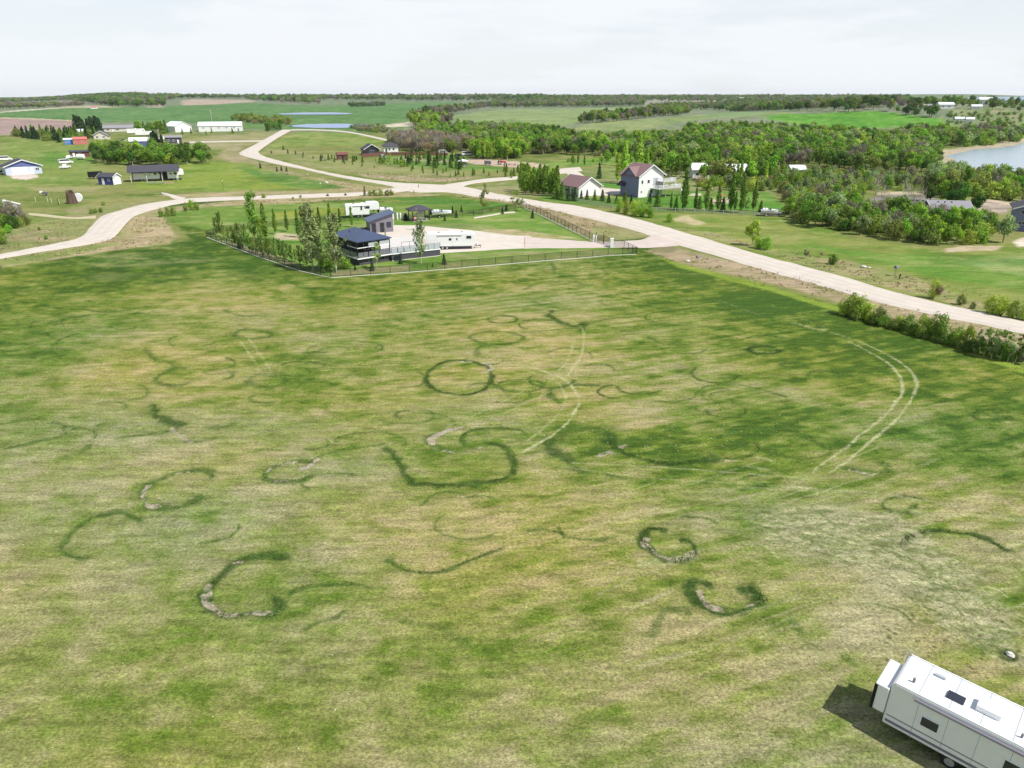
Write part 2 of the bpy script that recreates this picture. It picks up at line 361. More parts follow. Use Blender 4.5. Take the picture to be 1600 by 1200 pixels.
paint([(0, 174.7), (60, 170), (100, 167.2), (150, 166.3), (150, 168), (100, 169), (60, 171.7), (0, 176.2)], (.42, .38, .28), 2, 1, 8)
paint([(20, 163), (95, 158.5), (105, 161), (70, 164.5), (25, 165.5)], (.33, .28, .2), 8, 8, 40)
paint([(92, 169), (100, 166), (150, 165), (190, 166.5), (190, 168)], (.34, .31, .2), 4, 4, 30)
paint([(283, 157), (300, 155.3), (390, 156), (400, 159), (340, 163), (285, 164.5)], (.33, .265, .205), 6, 5, 40)
paint([(229, 160.5), (256, 158.5), (257, 168), (229, 168)], (.28, .24, .19), 6, 5, 40)
paint([(700, 182), (740, 176), (800, 171), (850, 170), (960, 168), (1040, 163), (1060, 168), (1000, 173), (930, 182), (905, 192), (880, 197), (790, 192), (720, 190)], (.165, .225, .085), 3, 3, 40, 1, (.21, .255, .11), 40)
paint([(900, 198), (930, 191), (1000, 187), (1070, 182), (1130, 176), (1200, 174.5), (1250, 176), (1200, 181), (1130, 184), (1070, 190), (980, 206), (900, 206)], (.20, .235, .10), 3, 3, 40, 1, (.155, .215, .08), 40)
paint([(1100, 178), (1180, 175), (1200, 176), (1180, 180), (1100, 183)], (.16, .23, .10), 3, 3, 40)
paint([(1190, 184), (1225, 178), (1300, 176), (1370, 174), (1420, 179), (1480, 187), (1470, 196), (1360, 200), (1290, 200), (1230, 192)], (.075, .215, .02), 3, 2, 40, 1, (.10, .25, .03), 40)
paint([(1085, 168), (1120, 161), (1140, 162), (1150, 168), (1130, 172)], (.26, .29, .15), 10, 10, 40)
paint([(1004, 152), (1150, 152), (1150, 156), (1080, 162), (1020, 168), (1006, 166)], (.22, .22, .16), 20, 10, 60)
paint([(1480, 172), (1560, 165), (1640, 180), (1640, 200), (1560, 200), (1490, 195)], (.13, .18, .07), 5, 5, 40, 1, (.22, .22, .12), 12)
# shore
Ps = LAKE
dsh = sdist(x, y, Ps); ksh = np.nonzero(dsh < 40)[0]
wsh = (1 - sst(6, 9, dsh[ksh] + 5 * (fbm(x[ksh] / 16, y[ksh] / 16, 77, 3) - .5)))[:, None]
wsh = wsh * (y[ksh] > 370)[:, None]
COL[ksh] = COL[ksh] * (1 - wsh) + np.array([.34, .29, .20]) * wsh
paint([(1590, 214), (1600, 209), (1660, 204), (1660, 218), (1600, 219), (1590, 221)], (.45, .38, .28), 3, 4, 10)
# left quarter of the place
paint([(0, 214), (100, 222), (150, 226), (140, 300), (0, 300)], (.17, .215, .05), 4, 4, 12, .8, (.125, .205, .04), 14)
paint([(60, 240), (150, 232), (150, 258), (60, 262)], (.10, .20, .03), 3, 3, 12, .7)
paint([(330, 212), (430, 206), (440, 214), (400, 225), (330, 235), (270, 220)], (.30, .25, .15), 3, 3, 12, .8, (.20, .21, .08), 14)
paint([(350, 232), (380, 226), (376, 240), (400, 252), (470, 272), (450, 276), (380, 262), (340, 245)], (.31, .25, .16), 2, 2, 8, .85, (.2, .2, .08), 8)
paint([(265, 250), (390, 255), (470, 285), (500, 292), (330, 300), (200, 296)], (.14, .22, .03), 3, 2, 10, .8, (.20, .25, .04), 16)
paint([(370, 262), (430, 268), (520, 286), (545, 293), (470, 295), (420, 285)], (.05, .14, .025), 1.5, 1.5, 6, .85, (.09, .18, .03), 5)
paint([(460, 272), (560, 288), (612, 293), (612, 299), (540, 301), (430, 304), (330, 308), (240, 306), (330, 300), (480, 298), (545, 294)], (.34, .26, .17), 1, 1, 4, .85, (.24, .22, .10), 6)
paint([(240, 312), (250, 318), (200, 330), (150, 345), (140, 358), (120, 372), (60, 388), (0, 398), (0, 360), (100, 340), (105, 328)], (.30, .24, .145), 1, 1.5, 5, .75, (.17, .20, .065), 6)
paint([(0, 330), (90, 335), (150, 348), (130, 365), (60, 360), (0, 372)], (.13, .2, .04), 1, 1.5, 5, .6, (.2, .21, .08), 6)
paint([(40, 292), (160, 292), (150, 300), (60, 300)], (.27, .24, .12), 1, 1, 5, .7)
paint([(0, 404), (75, 392), (150, 380), (185, 368), (202, 345), (218, 334), (250, 325), (330, 317), (400, 311), (520, 305), (615, 299), (700, 305), (600, 308), (420, 320), (330, 325), (262, 335), (258, 348), (272, 364), (280, 372), (262, 381), (180, 391), (60, 409), (0, 418)],
      (.35, .275, .17), .5, .8, 3, .95, (.24, .22, .10), 4)
paint([(0, 405), (75, 394), (150, 382), (185, 380), (150, 390), (60, 408), (0, 417)], (.16, .21, .05), .6, .8, 3, .8)
paint([(8, 269), (14, 273), (56, 272), (62, 276), (40, 281), (20, 279)], (.5, .42, .36), .4, .4, 3)
# behind the main road, up to the wood
paint([(440, 214), (470, 206), (560, 208), (600, 216), (600, 226), (530, 228), (480, 226), (420, 232)], (.115, .2, .035), 2, 2, 12, .8, (.20, .235, .06), 14)
paint([(415, 232), (450, 236), (520, 244), (620, 262), (740, 270), (760, 278), (700, 284), (620, 281), (520, 266), (440, 250), (408, 240)], (.26, .235, .12), 1, 1.5, 6, .8, (.17, .205, .06), 9)
paint([(560, 272), (620, 276), (700, 278), (760, 275), (700, 285), (630, 283), (570, 276)], (.33, .26, .17), .8, 1, 5, .8)
paint([(600, 242), (720, 240), (740, 256), (790, 262), (780, 268), (650, 262), (600, 256)], (.095, .2, .03), 1, 1, 6, .85, (.14, .22, .05), 8)
paint([(725, 251), (740, 248), (810, 252), (860, 258), (850, 262), (800, 261), (735, 256)], (.40, .31, .24), .6, .8, 4)
paint([(605, 246), (640, 246), (700, 250), (700, 254), (640, 251)], (.30, .26, .17), .6, .8, 4, .6)
paint([(620, 207), (640, 202), (660, 204), (700, 206), (690, 212), (630, 210)], (.24, .22, .17), 3, 2, 8)
paint([(570, 198), (620, 193), (640, 190.5), (660, 192), (645, 197), (615, 199)], (.46, .4, .31), 3, 2, 12)
paint([(742, 292), (800, 283), (830, 290), (850, 305), (870, 312), (800, 306), (745, 298), (722, 292)], (.27, .235, .13), .6, .8, 4, .8, (.15, .2, .05), 5)
paint([(700, 304), (780, 309), (860, 324), (1000, 361), (1018, 368), (990, 373), (930, 377), (850, 345), (815, 322), (760, 312)], (.31, .235, .15), .6, .8, 4, .85, (.22, .20, .09), 5)
paint([(940, 355), (1005, 368), (985, 374), (925, 374), (915, 366)], (.2, .215, .08), .6, .8, 4, .7)
paint([(1000, 243), (940, 246), (860, 252), (860, 262), (960, 258), (1060, 262), (1065, 247)], (.10, .21, .03), 2, 2, 8, .8, (.17, .25, .05), 10)
paint([(930, 262), (1080, 266), (1250, 272), (1250, 300), (1080, 300), (930, 290), (860, 280), (860, 265)], (.14, .20, .05), 1.5, 2, 8, .8, (.22, .22, .10), 8)
# white house plot and lawns right of the road
paint([(930, 285), (975, 288), (970, 296), (933, 291)], (.085, .2, .03), .5, .5, 3)
paint([(985, 307), (1230, 320), (1235, 333), (1150, 334), (1020, 330), (850, 314), (840, 306), (905, 309)], (.075, .18, .025), .5, .8, 4, .9, (.13, .21, .04), 6)
paint([(1040, 298), (1200, 300), (1235, 330), (1060, 326), (1000, 312)], (.08, .2, .025), 1, .8, 4, .8)
paint([(1075, 303), (1095, 301.5), (1096, 306), (1078, 306)], (.45, .4, .28), .4, .3, 2)
paint([(1112, 312), (1140, 310), (1142, 317), (1112, 318)], (.45, .4, .28), .4, .3, 2)
paint([(1020, 335), (1235, 336), (1330, 372), (1400, 382), (1480, 394), (1600, 380), (1900, 400), (1900, 640), (1600, 500), (1400, 456), (1200, 400), (1060, 359), (980, 336)], (.105, .175, .025), 1, 1, 5, .95, (.19, .215, .055), 9)
paint([(1240, 380), (1350, 392), (1500, 402), (1600, 398), (1600, 430), (1640, 450), (1560, 450), (1430, 425), (1330, 400)], (.085, .19, .025), 1, 1.5, 5, .75, (.12, .215, .035), 9)
paint([(1480, 408), (1700, 385), (1700, 440), (1600, 430)], (.20, .27, .09), 1.5, 2, 6, .8, (.14, .22, .06), 6)
paint([(1045, 343), (1075, 336), (1105, 350), (1085, 352)], (.42, .35, .21), .8, .8, 3, .8)
paint([(1060, 357), (1110, 362), (1220, 395), (1330, 408), (1420, 430), (1510, 465), (1620, 490), (1620, 510), (1500, 479), (1300, 426), (1190, 393), (1100, 369)], (.29, .24, .13), .6, 1, 4, .85, (.18, .21, .065), 5)
paint([(1475, 388), (1500, 384), (1570, 384), (1560, 391), (1480, 394)], (.44, .35, .24), .5, .6, 3, .9)
paint([(1585, 378), (1600, 370), (1640, 372), (1600, 386), (1588, 386)], (.5, .44, .34), .5, .6, 3)
# dry slough inside the thicket
paint([(1362, 308), (1400, 303), (1455, 306), (1470, 318), (1440, 332), (1370, 328), (1355, 318)], (.20, .185, .165), .8, 1.5, 5, 1, (.13, .12, .10), 6)
paint([(1372, 300), (1450, 300), (1452, 304), (1372, 305)], (.42, .35, .24), .6, .8, 4, .9)
paint([(1520, 312), (1560, 314), (1590, 324), (1570, 334), (1510, 332)], (.22, .19, .165), .8, 1.5, 5, 1, (.40, .32, .24), 5)
paint([(1530, 308), (1590, 318), (1585, 322), (1530, 312)], (.45, .37, .27), .6, .8, 4, .9)
# right verge of the field
paint([(1045, 385), (1130, 404), (1250, 434), (1330, 458), (1430, 484), (1600, 524), (1700, 550), (1700, 600), (1560, 548), (1430, 508), (1330, 480), (1290, 466), (1200, 440), (1120, 424), (1060, 410), (1010, 392)], (.33, .255, .17), .5, .8, 3, .92, (.23, .205, .10), 3.5)
paint([(1010, 392), (1060, 412), (1200, 446), (1320, 482), (1450, 522), (1600, 575), (1600, 583), (1450, 532), (1320, 490), (1200, 454), (1060, 418)], (.20, .27, .035), .4, .4, 3, .75)
paint([(1020, 385), (1050, 383), (1060, 390), (1040, 396), (1018, 394)], (.17, .16, .08), .5, .5, 2, .8)
# inside the fenced plot
LOT = [(322, 369), (345, 361), (470, 346), (560, 342), (740, 334), (817, 322), (930, 376), (958, 384), (995, 395), (800, 411), (640, 425), (515, 432), (400, 398)]
paint(LOT, (.10, .20, .03), .2, .1, 3, .9, (.15, .225, .045), 6)
paint([(240, 335), (330, 322), (560, 316), (800, 318), (740, 333), (560, 342), (470, 346), (330, 360), (280, 350)], (.15, .225, .045), 1, 1, 5, .85, (.10, .19, .03), 8)
paint([(420, 332), (560, 322), (560, 336), (440, 344)], (.25, .26, .04), 1, 1.5, 5, .8, (.16, .22, .035), 6)
paint([(610, 309), (700, 308), (770, 316), (810, 322), (760, 324), (640, 318)], (.065, .17, .025), .8, .8, 5, .8)
paint([(430, 364), (465, 366), (470, 375), (440, 376), (428, 370)], (.40, .33, .22), .4, .6, 2.5, .85)
paint([(360, 377), (420, 395), (480, 420), (515, 431), (490, 424), (400, 398), (330, 371)], (.24, .21, .13), .4, .5, 2, .8)
paint([(740, 356), (800, 358), (880, 368), (915, 374), (850, 373), (760, 364)], (.40, .31, .2), .4, .7, 3, .85, (.22, .22, .07), 3)
paint([(640, 352), (700, 348), (770, 352), (780, 360), (690, 357)], (.22, .24, .09), .5, .8, 3, .7)
paint([(700, 398), (900, 389), (995, 390), (960, 398), (800, 411), (680, 421)], (.15, .21, .045), .4, .5, 3, .85, (.25, .235, .11), 5)
paint([(520, 425), (640, 414), (640, 423), (520, 431)], (.27, .23, .13), .3, .5, 2, .8)
# fairy rings: lush dark turf, killed dirt, and pale wheel tracks
LUSH, LUSHD, DIRT, PALE = (.042, .088, .014), (.026, .060, .011), (.31, .27, .195), (.36, .355, .19)
def ell(cx, cy, rx, ry, a0=0, a1=360, n=16): return [(cx + rx * math.cos(math.radians(a0 + (a1 - a0) * i / n)), cy + ry * math.sin(math.radians(a0 + (a1 - a0) * i / n))) for i in range(n + 1)]
RINGS = [([(217, 813), (200, 805), (180, 803), (157, 808), (133, 817), (113, 832), (100, 847), (97, 860), (110, 870), (133, 871)], .26, .8),
 ([(337, 745), (317, 737), (283, 739), (253, 748), (233, 760), (225, 773), (230, 787), (247, 792), (283, 792), (312, 780)], .3, .8),
 ([(443, 872), (417, 868), (383, 872), (357, 883), (337, 903), (323, 927), (330, 943), (347, 960), (367, 963), (393, 962), (420, 960), (437, 947), (433, 938)], .3, .95),
 ([(487, 722), (460, 722), (433, 727), (417, 737), (415, 747), (430, 752), (460, 752), (487, 743)], .3, .8), ([(483, 728), (493, 717), (517, 707), (533, 703), (570, 698), (600, 694)], .2, .6),
 (ell(718, 590, 52, 27), .26, .95), (ell(777, 528, 41, 10), .24, .7), (ell(785, 499, 23, 6), .22, .8), ([(745, 555), (745, 545), (760, 540), (775, 543)], .3, .6),
 ([(720, 667), (693, 673), (673, 683), (670, 693), (687, 700), (705, 706)], .3, .7),
 ([(607, 700), (623, 720), (630, 740), (647, 753), (683, 760), (717, 760), (743, 752)], .36, .9), ([(743, 752), (777, 750), (800, 740), (805, 717), (793, 700), (760, 692)], .28, .85),
 ([(660, 787), (680, 773), (700, 769), (727, 773)], .14, .7), ([(610, 877), (627, 887), (650, 893), (673, 895), (707, 887), (740, 873), (783, 857)], .16, .8),
 ([(475, 985), (500, 975), (520, 970), (537, 957)], .15, .7), ([(633, 970), (680, 980), (707, 995), (727, 1010)], .2, .4),
 ([(1038, 829), (1016, 827), (1007, 836), (1005, 848), (1016, 859), (1034, 871), (1052, 876), (1071, 874), (1088, 865), (1088, 855), (1077, 845), (1065, 845)], .3, 1),
 ([(1104, 910), (1089, 910), (1081, 918), (1085, 929), (1099, 942), (1117, 951), (1135, 957), (1154, 957), (1172, 954), (1188, 943), (1191, 932), (1179, 922), (1169, 924)], .36, 1),
 ([(1018, 990), (1022, 975), (1037, 955), (1052, 952), (1069, 954), (1080, 958)], .22, .6), ([(1412, 852), (1414, 843), (1434, 832), (1467, 829), (1507, 833), (1540, 843), (1567, 857)], .24, .95), ([(1382, 795), (1400, 800), (1424, 797), (1430, 790)], .2, .7),
 ([(1234, 970), (1248, 990)], .2, .6), ([(1260, 1005), (1272, 1012)], .2, .5), ([(1315, 1025), (1330, 1040)], .2, .5),
 ([(870, 630), (860, 620), (863, 610), (887, 603), (933, 602)], .28, .8), ([(863, 410), (870, 427), (900, 435), (933, 435), (948, 428), (940, 420)], .3, .75), ([(817, 452), (843, 442), (880, 439), (907, 443)], .25, .7),
 ([(833, 472), (860, 478), (877, 483)], .25, .6), ([(860, 485), (858, 492), (873, 503), (897, 510), (913, 503), (905, 517)], .45, .85), ([(810, 501), (850, 500), (880, 503)], .25, .7), ([(818, 519), (850, 517), (890, 512), (950, 498), (1000, 494)], .22, .6),
 (ell(1193, 547, 24, 6, 0, 300), .35, 1), ([(1168, 528), (1185, 525), (1220, 527)], .3, .8), (ell(1240, 570, 18, 4, 0, 360, 8), .25, .7), (ell(1287, 588, 26, 9, 180, 360, 8), .25, .7),
 ([(953, 677), (953, 693), (973, 708), (1000, 718), (1033, 723), (1067, 723), (1120, 717)], .4, .95), ([(867, 687), (887, 670), (917, 667), (953, 672)], .5, .7), ([(857, 693), (867, 710), (883, 720)], .6, .85), ([(892, 732), (912, 740)], .4, .8), ([(952, 743), (975, 747)], .25, .7),
 ([(1260, 640), (1258, 652), (1240, 663), (1213, 668)], .3, .8), ([(1140, 672), (1165, 665)], .4, .7), ([(1023, 627), (1073, 625), (1100, 605), (1147, 600), (1200, 612), (1227, 620)], .16, .6), ([(1240, 675), (1270, 690), (1290, 700)], .4, .6),
 ([(240, 633), (247, 650), (267, 662), (277, 667)], .4, .85), ([(320, 668), (345, 668), (362, 662)], .35, .7), ([(290, 690), (310, 690), (333, 685)], .25, .6), ([(225, 545), (240, 560), (265, 565), (270, 572), (287, 575)], .25, .6), ([(270, 575), (243, 590), (250, 597), (270, 602), (287, 600)], .28, .7),
 (ell(395, 522, 30, 7), .4, .7), (ell(415, 595, 30, 10), .4, .6), ([(317, 580), (330, 585), (365, 580)], .2, .5), ([(67, 478), (107, 483), (123, 482), (150, 487), (177, 487), (213, 482), (240, 477)], .22, .7), ([(213, 488), (240, 493), (260, 494)], .2, .6),
 ([(85, 507), (100, 498), (133, 494)], .4, .8), (ell(192, 510, 20, 5, 0, 300, 10), .22, .6), ([(83, 540), (90, 532), (120, 522)], .3, .7), ([(55, 558), (60, 550), (83, 545)], .3, .7), ([(0, 663), (33, 658), (60, 655)], .2, .6), ([(7, 702), (40, 693), (83, 685), (100, 677), (100, 667)], .25, .7), ([(130, 705), (145, 695)], .3, .6),
 ([(183, 685), (227, 680), (260, 675)], .2, .6), ([(352, 484), (365, 490), (390, 494), (415, 493)], .22, .7), ([(443, 433), (467, 448), (493, 453), (520, 448), (530, 442)], .22, .7), ([(543, 450), (560, 457), (587, 462), (607, 461)], .22, .7), ([(652, 442), (657, 436)], .3, .6), (ell(1000, 472, 60, 9, 0, 200, 10), .2, .5), (ell(1050, 473, 28, 8), .22, .5), ([(1010, 525), (1040, 538), (1060, 533)], .3, .6),
 ([(567, 648), (600, 645), (633, 643), (683, 647), (707, 655), (710, 662)], .16, .5), ([(770, 597), (780, 607), (817, 613), (843, 608), (850, 600)], .22, .6), ([(1322, 732), (1345, 737), (1370, 740), (1392, 738), (1390, 727), (1375, 722)], .4, .75), (ell(1550, 648, 30, 9, 20, 340, 12), .3, .75), ([(1555, 655), (1575, 655)], .5, .8),
 ([(500, 560), (540, 566), (550, 580), (540, 590)], .4, .3), ([(1540, 590), (1560, 600), (1590, 606)], .4, .4), ([(1000, 500), (1060, 508), (1150, 512)], .3, .4)]
rsr = random.Random(12)
for i in range(60):                                      # faint broken arcs overlapping across the middle and left
    cx_, cy_ = (rsr.uniform(60, 1150), rsr.uniform(455, 700)) if i % 4 else (rsr.uniform(250, 1500), rsr.uniform(600, 960))
    s_ = .5 + (cy_ - 450) / 330; a0_ = rsr.uniform(0, 360); rx_ = rsr.uniform(18, 46) * s_
    RINGS.append((ell(cx_, cy_, rx_, rx_ * rsr.uniform(.24, .42), a0_, a0_ + rsr.uniform(80, 220), 9), rsr.uniform(.12, .2), rsr.uniform(.5, .78)))
LUSHPTS = []
for pts, w_, op_ in RINGS:
    d_ = pxs(at(*pts[0])); k_ = 1.0
    stroke(pts, w_ * 2.3 * k_, (.10, .145, .025), op_ * .3, .5)
    LUSHPTS.append((stroke(pts, w_ * k_, LUSHD if op_ >= .85 else LUSH, op_ * .9, .95, (.17 + .1 * (op_ < .8)), None if w_ > .35 else w_ * .45), w_ * k_, op_))
for pts, w_, brk in [([(233, 760), (225, 773), (230, 787), (245, 791)], .2, .42), ([(253, 748), (283, 739), (310, 737)], .08, .5), ([(325, 915), (326, 935), (338, 950), (350, 960), (372, 962), (400, 960), (420, 958)], .26, .38), ([(360, 880), (375, 878)], .14, .45),
                     ([(417, 737), (433, 726), (460, 723)], .2, .35), ([(470, 733), (483, 728), (493, 718)], .25, .3), ([(430, 752), (450, 752)], .1, .5), ([(760, 567), (768, 577), (755, 582)], .35, .4), ([(700, 567), (735, 564), (755, 568)], .16, .45), ([(690, 575), (710, 568)], .12, .5),
                     ([(720, 667), (693, 673), (676, 684), (673, 692)], .28, .28), ([(680, 700), (720, 708), (750, 700)], .2, .5), ([(267, 670), (283, 685), (300, 690)], .16, .4), ([(1007, 850), (1020, 862), (1040, 872), (1056, 873), (1070, 870), (1083, 863)], .2, .4), ([(1009, 842), (1013, 843)], .16, .3),
                     ([(1095, 925), (1102, 938), (1115, 948), (1130, 953)], .2, .36), ([(1163, 948), (1180, 945)], .12, .42), ([(1180, 550), (1200, 551)], .2, .4), ([(88, 505), (95, 502)], .2, .35), ([(1327, 735), (1360, 741)], .15, .5), ([(1570, 1022), (1584, 1030)], .22, .3), ([(940, 712), (955, 708)], .3, .4), ([(970, 700), (978, 697)], .25, .4), ([(1135, 718), (1150, 719)], .3, .4)]:
    stroke(pts, w_ * .85, DIRT, .95, 1.0, brk + .03, True, .05)
for pts, w_, op_ in [([(1265, 742), (1295, 718), (1330, 692), (1370, 660), (1392, 638), (1408, 615), (1410, 598), (1400, 578), (1380, 562), (1340, 540), (1325, 533)], .2, .75), ([(1298, 740), (1335, 710), (1365, 687), (1395, 660), (1420, 630), (1432, 607), (1430, 592), (1415, 573), (1385, 553), (1340, 532)], .2, .75),
                     ([(1340, 532), (1285, 516), (1230, 503)], .2, .4), ([(1200, 497), (1120, 468), (1040, 438)], .14, .3), ([(1265, 742), (1240, 760)], .2, .3),
                     ([(720, 566), (770, 567), (820, 572), (850, 580), (878, 590), (896, 606), (903, 622), (897, 645), (878, 668), (850, 688), (820, 706)], .22, .8), ([(775, 573), (820, 578), (855, 590), (877, 603), (883, 625), (872, 648), (850, 668), (825, 688)], .18, .45), ([(740, 668), (790, 645), (830, 625), (870, 608)], .15, .45), ([(700, 665), (760, 640), (820, 610)], .15, .35),
                     ([(895, 500), (908, 513), (913, 530), (910, 550), (900, 570), (887, 587)], .17, .6), ([(898, 528), (894, 548), (884, 568), (874, 578)], .17, .5), ([(375, 531), (382, 542), (393, 558), (406, 581)], .16, .5), ([(390, 529), (400, 545), (414, 565), (425, 582)], .16, .45),
                     ([(893, 723), (980, 727), (1067, 732), (1160, 740), (1253, 747)], .12, .5), ([(880, 730), (1000, 745), (1100, 752), (1333, 768)], .12, .35), ([(1100, 765), (1250, 765), (1400, 775), (1600, 810)], .3, .3), ([(1430, 800), (1520, 805), (1600, 815)], .5, .35),
                     ([(1453, 836), (1440, 850), (1438, 868), (1445, 885)], .14, .5), ([(1567, 857), (1600, 846)], .15, .5), ([(1000, 880), (1060, 878), (1100, 862)], .5, .4), ([(1180, 715), (1210, 720)], .3, .4), ([(1170, 728), (1200, 735)], .3, .3), ([(1250, 498), (1290, 512), (1285, 516)], .2, .3), ([(1240, 503), (1286, 520)], .14, .4)]:
    stroke(pts, w_ * .62, PALE, op_, .9, .37)
paint([(1175, 800), (1290, 790), (1400, 800), (1470, 850), (1540, 930), (1600, 985), (1600, 1040), (1500, 1000), (1420, 940), (1330, 885), (1230, 860)], (.14, .16, .065), 1.2, 1.2, 1.5, .72, (.33, .31, .19), .5)
paint([(1290, 930), (1400, 880), (1440, 960), (1420, 1030), (1330, 1010)], (.33, .30, .18), 1.5, 1.5, 2, .6)
for i in range(90):
    a_ = rsr.uniform(0, 1); bx_, by_ = 1200 + 330 * a_ + rsr.uniform(-60, 60), 805 + 150 * a_ + rsr.uniform(-35, 45); l_ = rsr.uniform(15, 60)
    stroke([(bx_, by_), (bx_ + l_ * .6, by_ + l_ * .18), (bx_ + l_, by_ + l_ * rsr.uniform(.3, .6))], rsr.uniform(.04, .1), PALE if i % 3 else LUSH, rsr.uniform(.35, .7), .9, .3)
for i in range(60):                                      # faint diagonal mower lines
    bx_, by_ = rsr.uniform(850, 1500), rsr.uniform(740, 1050); l_ = rsr.uniform(50, 170)
    stroke([(bx_, by_), (bx_ + l_, by_ - l_ * rsr.uniform(.28, .42))], rsr.uniform(.05, .13), (.36, .33, .19) if i % 2 else (.12, .15, .04), rsr.uniform(.15, .4), .9, .3, False)
# bent grass and small dark spots at the lower right
rs = np.random.RandomState(5)
for i in range(46):
    px_, py_2 = rs.uniform(1370, 1600), rs.uniform(960, 1060)
    stroke([(px_, py_2), (px_ + rs.uniform(-3, 5), py_2 + rs.uniform(-2, 2))], rs.uniform(.05, .11), (.09, .085, .03), .8, .2, 0, False)
stroke([(1565, 1024), (1575, 1019), (1588, 1026), (1582, 1034), (1568, 1030)], .2, (.05, .07, .02), .9, .3)
q1 = fbm(x / 22, y / 16, 101, 5, .62); q2 = fbm((x + .2 * y) / 11, y / 3.2, 103, 5, .62)
far_k = sst(105, 150, rad)[:, None]
dry = sst(.52, .72, q2)[:, None] * .42 * far_k * (1 - .6 * sst(500, 900, rad)[:, None])
wet = (1 - sst(.30, .47, q1))[:, None] * .55 * far_k
isg = sst(-.01, .05, COL[:, 1] - COL[:, 0])[:, None]
COL = COL * (1 - dry * isg) + np.array([.27, .245, .11]) * dry * isg
COL = COL * (1 - wet * isg) + COL * np.array([.5, .66, .45]) * wet * isg
COL = COL * (1 + (q2[:, None] - .5) * .5 * far_k)
COL = np.clip(COL, .01, .9)
gm = bpy.data.materials.new("ground_cover"); gm.use_nodes = True; n = gm.node_tree; b = n.nodes["Principled BSDF"]
b.inputs["Roughness"].default_value = .95; b.inputs["Specular IOR Level"].default_value = .08
av = n.nodes.new("ShaderNodeAttribute"); av.attribute_name = "Cover"; tc = n.nodes.new("ShaderNodeTexCoord")
def gnoise(scale, det=5, st_=None, rough=.6):
    o = n.nodes.new("ShaderNodeTexNoise"); o.inputs["Scale"].default_value = scale; o.inputs["Detail"].default_value = det; o.inputs["Roughness"].default_value = rough
    mp = n.nodes.new("ShaderNodeMapping"); mp.inputs["Scale"].default_value = st_ or (1, 1, 1); mp.inputs["Rotation"].default_value = (0, 0, -.12)
    n.links.new(tc.outputs["Object"], mp.inputs[0]); n.links.new(mp.outputs[0], o.inputs[0]); return o.outputs[0]
def mr(src, a, b_, c, d):
    o = n.nodes.new("ShaderNodeMapRange"); o.inputs[1].default_value = a; o.inputs[2].default_value = b_; o.inputs[3].default_value = c; o.inputs[4].default_value = d
    n.links.new(src, o.inputs[0]); return o.outputs[0]
def mul(a, c):
    o = n.nodes.new("ShaderNodeMix"); o.data_type = 'RGBA'; o.blend_type = 'MULTIPLY'; o.inputs[0].default_value = 1
    n.links.new(a, o.inputs[6]); n.links.new(c, o.inputs[7]); return o.outputs[2]
n1 = gnoise(5.0, 8, None, .8); n2 = gnoise(1.1, 7, (.3, 1.4, 1), .7); n3 = gnoise(13, 4, (.5, 1, 1), .75)
c_ = mul(av.outputs["Color"], mr(n1, .3, .7, .45, 1.55)); c_ = mul(c_, mr(n2, .3, .7, .62, 1.38)); c_ = mul(c_, mr(n3, .3, .7, .5, 1.5))
n.links.new(c_, b.inputs["Base Color"])
bp = n.nodes.new("ShaderNodeBump"); bp.inputs["Strength"].default_value = .7; bp.inputs["Distance"].default_value = .09
n.links.new(n1, bp.inputs["Height"]); n.links.new(bp.outputs[0], b.inputs["Normal"])
ii = np.arange(NRR - 1)[:, None] * NT; jj = np.arange(NT)[None, :]; j2 = (jj + 1) % NT
faces = np.stack([ii + jj, ii + NT + jj, ii + NT + j2, ii + j2], -1).reshape(-1, 4)
gv = np.stack([x, y, z], -1)
cap = len(gv); gv = np.concatenate([gv, [[0, 0, float(GZ[0].mean())]]])
me = np_mesh("ground", gv, faces, gm, {"Cover": ('FLOAT_COLOR', np.concatenate([np.c_[COL, np.ones(len(COL))], [[.2, .22, .07, 1]]]))}, True)
go = bpy.data.objects.new("ground", me); C.objects.link(go); tag(go, "mown pasture and fields with dark fairy rings and dry straw patches", kind="structure")

